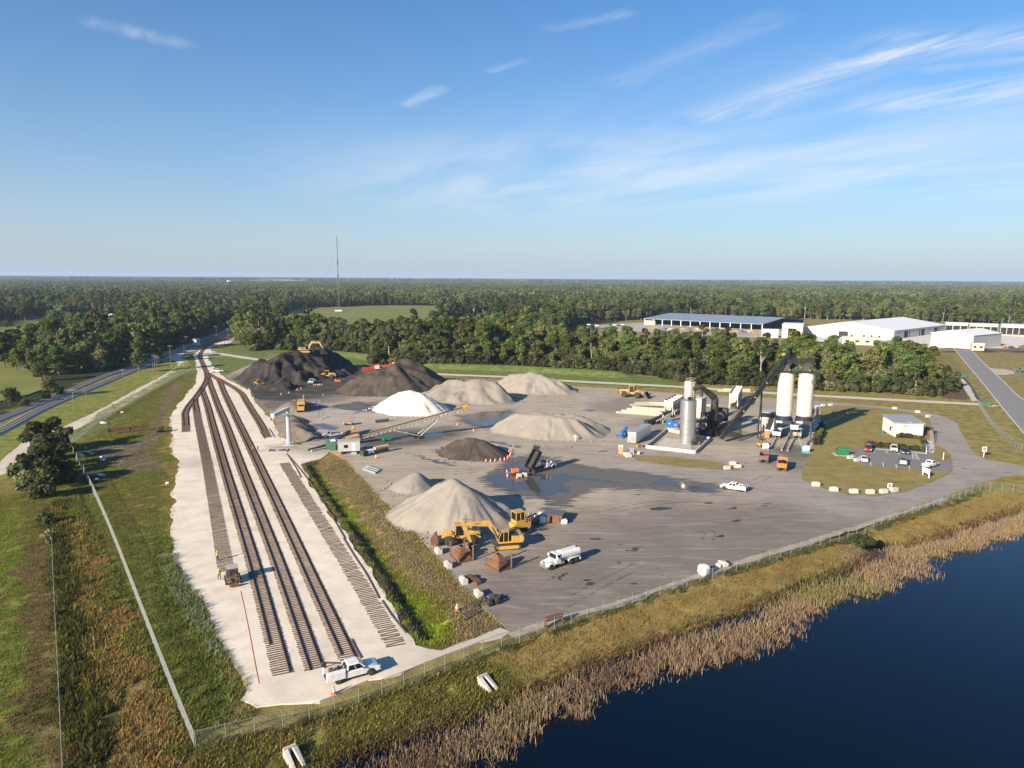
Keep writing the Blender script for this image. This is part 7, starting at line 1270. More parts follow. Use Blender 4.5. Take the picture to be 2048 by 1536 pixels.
simple_block('office_block', 'glass fronted pale office block behind the white hall', (1890, 663), (1935, 664.5), 14, 646, STUC, METALW, 3, gz=(.12, .72), wf=.45); simple_block('office_block', 'glass fronted pale office block second from right on the far apron', (1938, 665), (1995, 667), 14, 648, STUC, METALW, 4, gz=(.12, .72), wf=.45); simple_block('office_block', 'blue trimmed glass fronted block at the right frame edge', (2000, 671), (2075, 674), 14, 648, STUC, mat('blue_trim', (.10, .22, .45)), 6, gz=(.1, .7), wf=.45)
A, B, C_ = G(1916, 699), G(1954, 686), G(2000, 682)
t = simple_block('small_hall', 'small white hall with low pitched roof on the concrete apron', (1945, 699), (2001, 693), 30, 671, WALLG, ROOFW, pitch=3.0); simple_block('gate_annex', 'tiny tan annex with a window at the corner of the small white hall', (1943, 701), (1968, 702), 6, 688, STUC, METALW, 2, gz=(.4, .7))
simple_block('barn', 'far white barn in a clearing left of the centre field', (867, 606), (886, 606), 12, 600, ROOFW, mat('red_roof', (.45, .2, .15)), pitch=3); simple_block('barn', 'low white shed in the upper left pasture', (213, 632), (228, 632), 10, 629, ROOFW, ROOFW)
simple_block('mast_hut', 'small equipment hut at the foot of the radio mast', (670, 623), (684, 623), 6, 620.5, WSIGN, GREYP); simple_block('signal_hut', 'small white signal hut beside the old railway', (393, 692), (400, 691), 3, 680, WSIGN, GREYP)
simple_block('far_warehouse', 'far white warehouse on the left skyline', (200, 570), (262, 570), 40, 566.5, ROOFW, ROOFW); simple_block('far_warehouse', 'far white roofs at the left frame edge on the skyline', (-5, 574.5), (30, 574.5), 40, 572, ROOFW, ROOFW); simple_block('far_warehouse', 'far pale buildings on the right skyline', (1930, 571), (1965, 571), 40, 568.5, ROOFW, ROOFW); simple_block('far_warehouse', 'far white buildings at the right frame edge on the skyline', (1985, 571.5), (2046, 571.5), 40, 567.5, ROOFW, ROOFW); simple_block('far_plant', 'far white industrial stacks on the left skyline', (456, 570), (462, 570), 30, 561, ROOFW, ROOFW)
# the scale office by the loop road
a_, b_ = G(1788, 874), G(1845, 876); h = math.atan2(b_.y - a_.y, b_.x - a_.x); L = (b_ - a_).length; t = thing('scale_office', 'small white office with grey roof beside the loop road', 'building', (a_.x, a_.y, .16), h); Hh = 4.4; Dp = 10.5
MB().b2((0, 0, 0), (L, Dp, Hh)).build('wall', mat('white_siding', (.72, .68, .61), rough=.7, var=.04, scale=1), t); MB().add([(-.4, -.4, Hh + .02), (L + .4, -.4, Hh + .02), (L + .4, Dp + .4, Hh + .75), (-.4, Dp + .4, Hh + .75), (-.4, -.4, Hh + .3), (L + .4, -.4, Hh + .3), (L + .4, Dp + .4, Hh + 1.03), (-.4, Dp + .4, Hh + 1.03)], [(0, 3, 2, 1), (4, 5, 6, 7), (0, 1, 5, 4), (1, 2, 6, 5), (2, 3, 7, 6), (3, 0, 4, 7)]).build('roof', mat('grey_membrane', (.27, .28, .30), rough=.7, var=.05), t); MB().b2((L * .5, -.3, Hh + .33), (L * .5 + .5, Dp * .2, Hh + .50)).build('roof_strip', GREYP, t)
MB().b2((2.0, -.08, .3), (3.8, -.01, 3.6)).build('door', mat('tan_door', (.50, .45, .36), rough=.6), t); MB().b2((1.9, -.35, 3.75), (L - .1, -.02, 3.95)).build('awning', GREYP, t); MB().b2((-.05, 2, 1.2), (-.01, 4, 2.6)).build('window', GLASS, t)
rm_ = thing('access_ramp', 'timber access ramp with handrails on the right of the scale office', 'ramp', (G(1862, 884).x, G(1862, 884).y, .16), heading((1866, 888), (1858, 852))); MB().add([(0, -.9, 0), (13, -.9, 0), (13, .9, 0), (0, .9, 0), (0, -.9, .1), (13, -.9, 1.3), (13, .9, 1.3), (0, .9, .1)], [(0, 3, 2, 1), (4, 5, 6, 7), (0, 1, 5, 4), (1, 2, 6, 5), (2, 3, 7, 6), (3, 0, 4, 7)]).build('ramp_deck', mat('ramp_timber', (.36, .26, .17), rough=.9, var=.2), rm_); rl = MB(); rail_run(rl, [(0, -.9, .1), (13, -.9, 1.3)], 1.1); rail_run(rl, [(0, .9, .1), (13, .9, 1.3)], 1.1); rl.build('handrail', DSTEEL, rm_); MB().box((13.6, 0, 1.0), (1.6, 2.2, 2.0)).build('landing', DSTEEL, rm_)
struct(sheet('footpath', P2([(1851, 904), (1868, 908), (1869, 890), (1860, 880), (1850, 882), (1855, 893)]), .19, M_CONC, step=2, jit=0)); struct(sheet('kerb_walk', P2([(1742, 897), (1854, 907), (1855, 910), (1741, 899.5)]), .18, M_CONC, step=2, jit=0))
for i, (a_, b_) in enumerate((((1748, 898), (1749, 905)), ((1773, 901), (1774, 907.5)), ((1797, 903), (1798, 910)), ((1741, 924), (1742, 934)), ((1766, 926), (1767, 936)), ((1792, 929), (1793, 939)), ((1818, 932), (1820, 942)), ((1825, 908), (1826, 919)), ((1829, 908), (1833, 919)), ((1833, 909), (1838, 920)))):
    p, q = G(*a_), G(*b_); n = Vector((q.y - p.y, p.x - q.x, 0)).normalized() * .09; struct(link('bay_marking', np_mesh('bay_marking', [(*(p - n).xy, .105), (*(q - n).xy, .105), (*(q + n).xy, .105), (*(p + n).xy, .105)], [(0, 1, 2, 3)], m=M_PAINT)))
# bus and cars by the shed
def tiny_car(label, u, v, m, rz, group=None, truck=False):
    q = G(u, v); t = thing('far_vehicle', label, 'car', (q.x, q.y, .1), rz, group); L_ = 4.6 if not truck else 11; MB().prism([(-L_/2, .3), (-L_/2, 1.0), (-L_*.42, 1.6 if not truck else 3.2), (L_*.15, 1.6 if not truck else 3.2), (L_*.28, 1.0 if not truck else 1.8), (L_/2, .85), (L_/2, .3)], -.9, .9).build('body', m, t, bevel=.1)
    for x in (-L_ * .3, L_ * .3):
        for s_ in (-1, 1): wheel(t, x, s_ * .85, .36, .25)
for k, u in enumerate((1178, 1186, 1194, 1222, 1230, 1238, 1246)): tiny_car('%s car from the left in the row beside the long storage shed' % ORD[k], u, 651 + (k % 3) * .8, (W_PAINT, G_PAINT, W_PAINT, N_PAINT, W_PAINT, G_PAINT, W_PAINT)[k], .2, 'cars parked left of the storage shed')
tiny_car('white coach on the road behind the storage shed', 1310, 628, W_PAINT, 0, truck=True); tiny_car('small white van left of the coach behind the shed', 1288, 627, W_PAINT, 0); tiny_car('red lorry on the far road in the woods', 1133, 619, R_PAINT, 0, truck=True)
for k, (u, m_) in enumerate(((2009, O_PAINT), (2022, G_PAINT), (2036, Y2_PAINT))): tiny_car(('orange machine at the right edge of the apron', 'dark machine between two bright ones at the apron edge', 'yellow machine at the far right of the apron')[k], u, 696 + k * .3, m_, .4)
# green and red tractor
t = wheel_loader('small green and red tractor on the sand patch right of the road', at(2040, 744, .06), 2.6, .7, yp=paint('green', (.05, .22, .08)))
# radio mast
q = G(678, 622); Hm = hgt(678, 622, 472); t = thing('radio_mast', 'tall thin guyed radio mast on the skyline', 'mast', (q.x, q.y, 0)); mm = mat('mast_steel', (.10, .10, .11), rough=.6)
for a in (0, 2.09, 4.19): MB().bar((.55 * math.cos(a), .55 * math.sin(a), 0), (.55 * math.cos(a), .55 * math.sin(a), Hm), .28).build('mast_leg', mm, t)
lat = MB(); kk = 60
for i in range(kk):
    z0, z1 = Hm * i / kk, Hm * (i + 1) / kk; a = (i % 3) * 2.09; b = a + 2.09; lat.bar((.55 * math.cos(a), .55 * math.sin(a), z0), (.55 * math.cos(b), .55 * math.sin(b), z1), .12)
lat.build('lattice', mm, t); MB().cyl((0, 0, Hm * .62), (0, 0, Hm * .68), 1.0, 8).cyl((0, 0, Hm * .45), (0, 0, Hm * .49), .9, 8).cyl((0, 0, Hm * .3), (0, 0, Hm * .34), .9, 8).build('antenna', mm, t); gw = MB()
for a in (.3, 2.4, 4.5):
    for f_ in (.5, .95): gw.bar((60 * math.cos(a), 60 * math.sin(a), 0), (0, 0, Hm * f_), .06)
gw.build('guy_wire', mm, t)
# ================================================================ fences
FENCEM = mat('fence_steel', (.26, .28, .27), rough=.55, metal=.2, var=.08)
PANEL_W, PANEL_H = 3.0, 2.0
def wire_panel():
    mb = MB(); s_ = .26; n = int((PANEL_W + PANEL_H) / s_)
    def wire(a, b):
        a = Vector(a); b = Vector(b); r = .006; d = (b - a).normalized(); u = Vector((0, 1, 0)); w = d.cross(u); V = []
        for p in (a, b):
            for k in range(3): t = 2.094 * k; V.append(p + u * (r * math.cos(t)) + w * (r * math.sin(t)))
        mb.add(V, [(0, 1, 4, 3), (1, 2, 5, 4), (2, 0, 3, 5)])
    for i in range(n):
        x = -PANEL_H + i * s_; x0, z0 = (x, 0) if x >= 0 else (0, -x); x1, z1 = x + PANEL_H, PANEL_H
        if x1 > PANEL_W: z1 = PANEL_H - (x1 - PANEL_W); x1 = PANEL_W
        if x1 > x0: wire((x0, 0, z0), (x1, 0, z1)); wire((PANEL_W - x0, 0, z0), (PANEL_W - x1, 0, z1))
    me = mb.mesh('mesh_panel'); me.materials.append(FENCEM); return me
WP = wire_panel(); POST = MB().cyl((0, 0, -.3), (0, 0, 2.1), .05, 6).mesh('post'); POST.materials.append(FENCEM); TOPR = MB().cyl((0, 0, 2.0), (PANEL_W, 0, 2.0), .035, 6).mesh('top_rail'); TOPR.materials.append(FENCEM)
def chain_fence(label, px, hs=1.0, z=0.0):
    c = smooth_path(P2(px), PANEL_W); b = c[0]; t = thing('chain_link_fence', label, 'fence', (b[0], b[1], z))
    for i in range(len(c)):
        zz = float(max(height([c[i][0]], [c[i][1]])[0], -.8)); po = link('post', POST, t); po.location = (c[i][0] - b[0], c[i][1] - b[1], zz); po.scale.z = hs
        if i < len(c) - 1:
            d = c[i + 1] - c[i]; a = math.atan2(d[1], d[0]); z2 = float(max(height([c[i + 1][0]], [c[i + 1][1]])[0], -.8)); L = float(np.hypot(*d)); tl = -math.atan2(z2 - zz, L)
            for nm, me in (('mesh_panel', WP), ('top_rail', TOPR)): o = link(nm, me, t); o.location = po.location; o.rotation_euler = (0, tl, a); o.scale = (L / PANEL_W, 1, hs)
    return t
chain_fence('chain link fence running up the left of the sidings to the thicket', [(389,1497),(325,1335),(265,1178),(232,1092),(200,1015),(175,962),(152,917),(140,893)])
chain_fence('chain link fence along the pond bank and yard edge', [(392,1497),(470,1476),(560,1450),(700,1405),(837,1355),(957,1309),(1040,1281),(1133,1251),(1226,1221),(1339,1183),(1393,1167),(1536,1121),(1686,1073),(1858,1016),(1911,998),(1958,984),(2011,982),(2060,980),(2130,976)])
chain_fence('chain link fence between the service path and the grass strip', [(140,890),(205,843),(270,803),(340,763),(394,737)])
chain_fence('tall chain link fence beside the public road', [(1956,809),(1970,832),(1986,855),(2023,889),(2060,915),(2110,945)])
c = smooth_path(P2([(104,1090),(108,1180),(114,1300),(120,1420),(126,1560)]), 3.0); t = thing('wire_fence', 'thin post and wire fence along the mown strip at left', 'fence', (c[0][0], c[0][1], 0)); wr = MB()
for i in range(len(c)):
    p = c[i] - c[0]; MB().cyl((p[0], p[1], -.2), (p[0], p[1], 1.25), .06, 6).build('post', M_BARKP, t)
    if i < len(c) - 1:
        q = c[i + 1] - c[0]
        for z in (.35, .8, 1.2): wr.bar((p[0], p[1], z), (q[0], q[1], z), .035 if z < 1 else .06)
wr.build('wire', FENCEM, t)
# ================================================================ gantry, pit, stacker conveyor
GANT = mat('gantry_grey', (.42, .47, .52), rough=.5, var=.06, scale=.8, dirt=(.3, .28, .25), dirt_amt=.3)
q = G(578, 890); Hg = hgt(578, 890, 818); e = G(545, 832, Hg) - q; t = thing('gantry_post', 'pale grey steel gantry post with a long arm over the sidings', 'gantry', (q.x, q.y, .1)); MB().lathe([(1.3, 0), (1.3, .35), (.85, .4), (.62, 2.2), (.56, Hg - .6)], n=8).build('post', GANT, t); MB().b2((-1.9, -1.5, -.05), (1.9, 1.5, .16)).build('base_slab', GANT, t)
MB().bar((-e.x * .07, -e.y * .07, Hg), (e.x, e.y, Hg), .95, 1.0).build('arm', GANT, t, bevel=.03); rb = MB()
for k in range(9): f_ = k / 8; rb.box((e.x * f_, e.y * f_, Hg), (.12, 1.08, 1.12), rz=math.atan2(e.y, e.x))
rb.build('arm_rib', GANT, t); MB().bar((0, 0, Hg - 2.6), (e.x * .22, e.y * .22, Hg - .5), .45).build('knee_brace', GANT, t); MB().box((e.x * .98, e.y * .98, Hg - .95), (.5, .5, .7)).build('beacon', Y2_PAINT, t)
a_, b_ = G(535, 906), G(573, 905); h = math.atan2(b_.y - a_.y, b_.x - a_.x); L = (b_ - a_).length; t = thing('unloading_pit', 'white framed rusty grating over the rail unloading pit', 'pit', (a_.x, a_.y, .14), h); MB().b2((0, 0, -.0), (L, .3, .25)).b2((0, 3.2, 0), (L, 3.5, .25)).b2((0, .3, 0), (.3, 3.2, .25)).b2((L - .3, .3, 0), (L, 3.2, .25)).build('pit_frame', GALV, t)
for k in range(3):
    x = .4 + k * (L - .6) / 3; MB().b2((x, .35, .03), (x + (L - .6) / 3 - .5, 3.15, .08)).build('pit_shade', SHADE, t); g_ = MB()  # dark plates painted as shade below the grating, no pit is dug
    for j in range(5): g_.b2((x, .5 + j * .6, .1), (x + (L - .6) / 3 - .5, .66 + j * .6, .2))
    g_.build('grating', RUST if k != 1 else GALV, t)
rl = MB(); rail_run(rl, [(-1.5, 5.0, 0), (L + .5, 5.0, 0)], 1.1); rl.build('railing', RUST, t)
A_, B_ = G(702, 889), G(836, 876); dirv = (B_ - A_); dirv.z = 0; dirv.normalize(); nrm = Vector((-dirv.y, dirv.x, 0))
def on_plane(u, v):
    d = _fw + (u - 1024) / FPX * _rt + (768 - v) / FPX * _up; c0 = Vector((0, 0, CAM_H)); t = (A_ - c0).dot(nrm) / d.dot(nrm); p = c0 + t * d - A_; return Vector((p.dot(dirv), 0, p.z))
lo, hi = on_plane(704, 879), on_plane(928, 818); t = thing('stacker_conveyor', 'long yellow and white radial stacker conveyor across the yard', 'conveyor', (A_.x, A_.y, .07), math.atan2(dirv.y, dirv.x)); CONVW = mat('conveyor_white', (.55, .54, .50), rough=.5, var=.1); k = 26
for s_ in (-.55, .55):
    for dz in (-.45, .45): MB().bar(lo + Vector((0, s_, dz)), hi + Vector((0, s_, dz)), .16).build('truss_chord', CONVW if dz < 0 else Y_PAINT, t)
    w_ = MB()
    for i in range(k): p, q = lo.lerp(hi, i / k), lo.lerp(hi, (i + 1) / k); w_.bar(p + Vector((0, s_, -.45)), p + Vector((0, s_, .45)), .08); w_.bar(p + Vector((0, s_, -.45)), q + Vector((0, s_, .45)), .08)
    w_.build('truss_lattice', CONVW, t)
for i in range(k): p = lo.lerp(hi, (i + .5) / k); MB().bar(p + Vector((0, -.75, -.6)), p + Vector((0, .75, -.6)), .14).bar(p + Vector((0, -.75, -.6)), p + Vector((0, -.75, .2)), .1).build('idler', Y_PAINT if i % 2 else CONVW, t)
MB().bar(lo + Vector((0, 0, .55)), hi + Vector((0, 0, .55)), .95, .06).build('belt', BLACKST, t); MB().box(hi + Vector((.6, 0, .3)), (1.8, 1.6, 1.3), ry=-.3).build('head_pulley', Y2_PAINT, t, bevel=.05); MB().box(lo + Vector((.2, 0, .4)), (3.6, 2.0, 1.2), top=(1.1, 1.3), ry=-.2).build('tail_hopper', Y2_PAINT, t); MB().box(lo + Vector((1.0, .2, 3.0)), (1.8, 1.0, .9), ry=.7).build('motor_guard', Y2_PAINT, t)
wx = (B_ - A_).length; top = on_plane(874, 838)
for s_ in (-1.5, 1.5): MB().bar((wx, s_, .7), (top.x, s_ * .4, top.z - .5), .28).build('leg', CONVW, t)
for s_ in (-2.2, -1.4, 1.4, 2.2): wheel(t, wx, s_, .55, .4)
MB().bar((wx, -2.5, .6), (wx, 2.5, .6), .35).build('axle', DSTEEL, t)
for s_ in (-.6, .6): MB().bar((wx, s_, .8), lo.lerp(hi, .35) + Vector((0, s_, -.5)), .18).build('tie_strut', CONVW, t)
MB().box((wx - 2.6, 0, 1.4), (1.6, 1.2, 1.0)).build('power_pack', DSTEEL, t); gq = lo.lerp(hi, .30); MB().box((gq.x, 0, .9), (3.0, 1.6, 1.2)).build('generator', mat('green_paint', (.03, .20, .08), rough=.4), t, bevel=.05)
for x in (-1, 1):
    for s_ in (-1, 1): wheel(t, gq.x + x, s_ * .8, .4, .3)
MB().bar((lo.x, 0, 0), (lo.x, 0, lo.z), .6).build('tail_stand', DSTEEL, t)
a_, b_ = G(618, 903), G(700, 884); t = thing('feed_conveyor', 'low dark feed conveyor running from the pit to the stacker', 'conveyor', (a_.x, a_.y, .07), math.atan2((b_ - a_).y, (b_ - a_).x)); L = (b_ - a_).length; MB().bar((0, 0, .35), (L * .5, 0, .7), 1.2, .5).bar((L * .5, 0, .7), (L, 0, 3.4), 1.2, .5).build('belt_frame', BLACKST, t); MB().bar((0, -1.1, .25), (L * .6, -1.1, .25), .5, .5).build('side_kerb', M_CONC, t)
for x in (.65, .85): MB().bar((L * x, -.5, 0), (L * x, -.5, L * 0 + 1.2 + (x - .5) * 5), .15).bar((L * x, .5, 0), (L * x, .5, 1.2 + (x - .5) * 5), .15).build('support', GALV, t)
# site office trailer and neighbours
a_, b_ = G(676, 909), G(720, 907); h = math.atan2((b_ - a_).y, (b_ - a_).x); L = (b_ - a_).length; t = thing('office_trailer', 'grey site office trailer with a white door near the stacker tail', 'trailer', (a_.x, a_.y, .1), h); MB().b2((0, 0, .7), (L, 2.8, 3.5)).build('cabin', mat('grey_siding', (.48, .47, .46), rough=.6, var=.04, scale=1), t); MB().b2((-.15, -.15, 3.52), (L + .15, 2.95, 3.68)).build('roof', GREYP, t); MB().b2((L * .28, -.05, 1.7), (L * .46, -.01, 2.6)).build('window', GLASS, t); MB().b2((L * .65, -.06, .8), (L * .8, -.01, 2.9)).build('door', WSIGN, t); rb = MB()
for k in range(16): rb.b2((L * k / 16, -.03, .75), (L * k / 16 + .06, 0, 3.45))
rb.build('siding_rib', GREYP, t)
for x in (1.0, L - 1): MB().b2((x - .4, .3, 0), (x + .4, 2.5, .7)).build('support', DSTEEL, t)
MB().b2((L * .6, -1.1, 0), (L * .85, -.08, .5)).build('step', GREYP, t); MB().box((L * .1, -.8, .4), (.5, .5, .8)).build('orange_can', O_PAINT, t)
DG = mat('green_plastic', (.06, .16, .10), rough=.5); toilet('dark green portable toilet left of the grey office trailer', 657, 898, DG, DG, .1, .2, 1.3); toilet('green portable toilet with a pale front beside the grey office trailer', 667, 900, DG, WSIGN, .1, .2, 1.3)
q = G(745, 909); t = thing('cable_trailer', 'small white trailer with a row of tan cable hoops right of the office trailer', 'trailer', (q.x, q.y, .07), heading((738, 909), (768, 903))); MB().b2((-1.8, -.7, .5), (.2, .7, 1.5)).build('box', WSIGN, t, bevel=.05); MB().b2((.3, -.6, .45), (5.5, .6, .6)).build('bed', DSTEEL, t); MB().b2((-3.6, -1.0, .2), (-2.0, 1.0, 1.6)).build('fuel_box', DSTEEL, t)
for k in range(7): MB().lathe([(.55, -.06), (.75, -.06), (.75, .06), (.55, .06)], c=(.8 + k * .72, 0, 1.35), n=14, ax='x').build('cable_hoop', TAN_P, t)
for s_ in (-1, 1): wheel(t, -.8, s_ * .75, .36, .22)
for k, (lb, u, v) in enumerate((('grey steel beam lying on the yard, first of three', 738, 944), ('grey steel beam lying on the yard, middle of three', 742, 941), ('grey steel beam lying on the yard, last of three', 746, 938))):
    q = G(u, v); t = thing('steel_beam', lb, 'beam', (q.x, q.y, .07), heading((734, 937), (757, 945))); MB().b2((-3, -.25, 0), (3, .25, .05)).b2((-3, -.03, .05), (3, .03, .45)).b2((-3, -.25, .45), (3, .25, .5)).build('i_section', GALV, t)
# ================================================================ concrete blocks
BLK = MB().b2((-.8, -.4, 0), (.8, .4, .78)).b2((-.6, -.14, .781), (.6, .14, .9)).mesh('block'); BLK.materials.append(BLOCK)
def block(label, u, v, rz, s=1.0, group=None, z=.07):
    q = G(u, v); o = link('concrete_block', BLK); o.location = (q.x, q.y, z); o.rotation_euler = (0, 0, rz); o.scale = (s,) * 3; tag(o, label, 'concrete block', group); return o
ed = heading((958, 1192), (877, 1104)); 
for (u, v), lb in zip(((877, 1107), (896, 1135), (927, 1166), (957, 1193)), ('white concrete block by the yellow loader bucket', 'white concrete block beside the left rusty hopper', 'white concrete block beside the rusty scrap pair', 'white concrete block behind the twin axle bogie')): block(lb, u, v, ed, 1.15)
for i, (u, v) in enumerate(((1631, 973), (1667, 983), (1707, 987), (1740, 988), (1767, 987), (1788, 984))): block(('first', 'second', 'third', 'fourth', 'fifth', 'sixth')[i] + ' white block from the left along the near edge of the lawn island', u, v, R(-8 + i * 6), 1.15, z=.16)
for lb, u, v in (('white block at the corner of the parking lot', 1714, 923), ('white block beside the green dumpster pen', 1700, 918), ('leftmost white block on the far edge of the lawn island', 1635, 816), ('white block second from left on the far edge of the lawn island', 1646, 813), ('white block third from left on the far edge of the lawn island', 1661, 812), ('long white block on the loop road behind the scale office', 1789, 819), ('white block on the loop road bend behind the scale office', 1835, 826), ('white block at the ramp end of the scale office', 1856, 835), ('white block at the lower right end of the verge', 1454, 939), ('white block at the top right end of the verge', 1465, 930), ('white block at the right tip of the verge', 1475, 936), ('white block left of the notice sign', 1253, 911), ('white block right of the notice sign', 1273, 909), ('round topped white block in front of the notice sign', 1257, 915)): block(lb, u, v, random.uniform(0, .5), 1.05, z=.12)
# ================================================================ yard clutter near the camera
def rust_hopper(label, f, l, r, hpx):
    F_, L_, R_ = G(*f), G(*l), G(*r); K_ = L_ + R_ - F_; t = thing('rusty_hopper', label, 'hopper', (F_.x, F_.y, .07)); P_ = [v - F_ for v in (F_, L_, K_, R_)]; Hh = hgt(f[0], f[1], hpx); cen = sum(P_, Vector()) / 4
    for v in P_: MB().bar(v, v + Vector((0, 0, Hh)), .26).build('corner_post', RUST, t)
    for i in range(4): MB().bar(P_[i] + Vector((0, 0, .15)), P_[(i + 1) % 4] + Vector((0, 0, .15)), .2).build('base_beam', RUST, t)
    tp = [cen + (v - cen) * .26 + Vector((0, 0, Hh * .84)) for v in P_]; bt = [cen + (v - cen) * .94 + Vector((0, 0, .28)) for v in P_]
    for i in range(4): MB().quad(bt[i], bt[(i + 1) % 4], tp[(i + 1) % 4], tp[i]).build('sloping_plate', RUST, t); m0, m1 = bt[i].lerp(tp[i], .5), bt[(i + 1) % 4].lerp(tp[(i + 1) % 4], .5); nn = Vector(((m0 + m1) / 2 - cen).to_tuple()); nn.z = 0; nn.normalize(); MB().bar(m0 + nn * .05, m1 + nn * .05, .1).build('stiffener', RUST, t)
rust_hopper('left of two rusty four post hoppers in front of the loader', (917.5, 1128), (900.7, 1113), (946, 1122), 1097); rust_hopper('right of two rusty four post hoppers, nearest the excavator', (996.6, 1146), (971.7, 1132), (1022.6, 1138), 1114)
q = G(985, 1212); t = thing('axle_bogie', 'twin axle truck bogie without a body on the asphalt', 'bogie', (q.x - .3, q.y + .9, .07), heading((979, 1214), (993, 1210))); MB().b2((-1.6, -.5, .75), (1.5, -.35, 1.0)).b2((-1.6, .35, .75), (1.5, .5, 1.0)).b2((-1.2, -.34, .78), (-1.0, .34, .95)).b2((.8, -.34, .78), (1.0, .34, .95)).box((0, 0, 1.1), (1.0, .8, .25)).build('frame', BR_PAINT, t)
for x in (-.68, .68):
    MB().cyl((x, -1, .52), (x, 1, .52), .12, 8).build('axle', DSTEEL, t)
    for s_ in (-1, 1): wheel(t, x, s_ * .92, .52, .5)
for lb, u, v, rz in (('bent rusty plate beside the concrete block, left of a pair', 940, 1160, .5), ('bent rusty plate beside the concrete block, right of a pair', 951, 1167, .2)):
    q = G(u, v); o = MB().prism([(-1.0, .0), (-.9, .55), (-.4, .8), (.3, .75), (.9, .45), (1.0, 0), (.9, 0), (.8, .4), (.25, .65), (-.35, .7), (-.8, .5), (-.9, 0)], -.5, .5).box((0, 0, .1), (1.6, .5, .2)).build('rusty_plate', RUST); o.location = (q.x, q.y, .07); o.rotation_euler = (0, 0, rz - 1.0); tag(o, lb, 'scrap steel')
p_ = [G(*c_) for c_ in ((923.5, 1232), (934, 1241), (957, 1229), (946, 1221))]; t = thing('steel_mat', 'rusty ribbed steel panels lying in the grass at the yard corner', 'steel panel', (p_[0].x, p_[0].y, .12))
for k in range(7): f_ = k / 7; a_, b_ = p_[0].lerp(p_[1], f_ + .07) - p_[0], p_[3].lerp(p_[2], f_ + .07) - p_[0]; MB().bar(a_ + Vector((0, 0, .15)), b_ + Vector((0, 0, .15)), .34 if k % 3 else .18, .22).build('rib', RUST if k % 2 else BR_PAINT, t)
for k in range(4): q = G(930 + k * 9, 1218 - k * 3); o = MB().bar((-1.6, 0, .08), (1.6, 0, .1 + .05 * k), .12).bar((-.8, .2, .08), (1.4, -.3, .2), .08).build('rusty_bar', BR_PAINT); o.location = (q.x, q.y, .12); o.rotation_euler = (0, 0, .5 + .35 * k); tag(o, 'loose rusty bar among scrap behind the steel panels', 'scrap steel', 'loose bars at the yard corner')
a_, b_ = G(1091, 1256), G(1124, 1246); d = b_ - a_; Hh = hgt(1091, 1256, 1236); t = thing('goalpost', 'rusty goalpost shaped steel frame standing at the pond fence', 'steel frame', (a_.x, a_.y, 0)); MB().bar((0, 0, 0), (0, 0, Hh), .35).bar(d, d + Vector((0, 0, Hh)), .25).build('post', RUST, t); MB().bar((0, 0, Hh), d + Vector((0, 0, Hh)), .5, .18).bar((0, -.1, Hh - .45), d + Vector((0, -.1, Hh - .45)), .1, .3).build('crossbeam', RUST, t)
# bins and bulk bags behind the yellow machine
def steel_box(label, u, v, sx, sy, h_, rz, m=BR_PAINT):
    q = G(u, v); t = thing('steel_bin', label, 'steel bin', (q.x, q.y, .07), rz); MB().b2((-sx / 2, -sy / 2, 0), (sx / 2, -sy / 2 + .08, h_)).b2((-sx / 2, sy / 2 - .08, 0), (sx / 2, sy / 2, h_)).b2((-sx / 2, -sy / 2 + .08, 0), (-sx / 2 + .08, sy / 2 - .08, h_)).b2((sx / 2 - .08, -sy / 2 + .08, 0), (sx / 2, sy / 2 - .08, h_)).build('bin_wall', RUST, t); MB().b2((-sx / 2 - .05, -sy / 2 - .05, h_), (sx / 2 + .05, sy / 2 + .05, h_ + .08)).build('lid', m, t)
    for x in (-.3, .3): MB().bar((sx * x, -sy / 2 - .04, 0), (sx * x, -sy / 2 - .04, h_), .1).build('stiffener', RUST, t)
hb_ = R(40); steel_box('rusty steel bin nearest the white bulk bags', 1091, 1040, 1.6, 4.2, 1.3, hb_ - 1.2); steel_box('rusty steel bin in the middle of the row of bins', 1101, 1041, 1.5, 4.2, 1.4, hb_ - 1.2); steel_box('rusty steel bin at the right end of the row of bins', 1114, 1041, 3.0, 3.6, 1.6, hb_ - 1.0)
BAG = mat('white_woven_bag', (.72, .71, .70), rough=.8, var=.08, scale=3, bump=.3, bscale=4)
def bag(label, u, v, s, m=BAG, group=None, name='bulk_bag', z=.07, cat='bulk bag', sq=1.0):
    q = G(u, v); bm = bmesh.new(); bmesh.ops.create_icosphere(bm, subdivisions=3, radius=1.0)
    for v_ in bm.verts:
        c_ = v_.co; n_ = .12 * float(vnoise(c_.x * 2.3 + u, c_.y * 2.3 + c_.z * 1.7)); p4 = (abs(c_.x) ** 6 + abs(c_.y) ** 6 + abs(c_.z) ** 6) ** (1 / 6); c_ /= p4; c_ *= (.80 + n_ * 1.6); c_.z *= sq
    bm.normal_update(); me = bpy.data.meshes.new(name); bm.to_mesh(me); bm.free(); me.polygons.foreach_set('use_smooth', [True] * len(me.polygons)); me.materials.append(m); o = link(name, me); o.scale = (s, s, s); o.location = (q.x, q.y, z + s * .82 * sq); o.rotation_euler = (0, 0, u); tag(o, label, cat, group); return o
bag('white bulk bag standing left of the rusty bins', 1084, 1046, .85); bag('second white bulk bag behind the first, by the yellow machine', 1075, 1043, .75); bag('slumped white bulk bag right of the rusty bins', 1128, 1047, .75, sq=.7); bag('small white bag behind the rusty bins', 1081, 1032, .45); bag('large rounded white bag at the pond fence', 1408, 1149, .95)
for k, (u, v, s) in enumerate(((1444, 1131, .7), (1450, 1133, .6), (1438, 1134, .55))): bag('pale lump of broken concrete beside the pond fence', u, v, s, BLOCK, 'broken concrete at the pond fence', 'concrete_lump', cat='concrete lump', sq=.7)
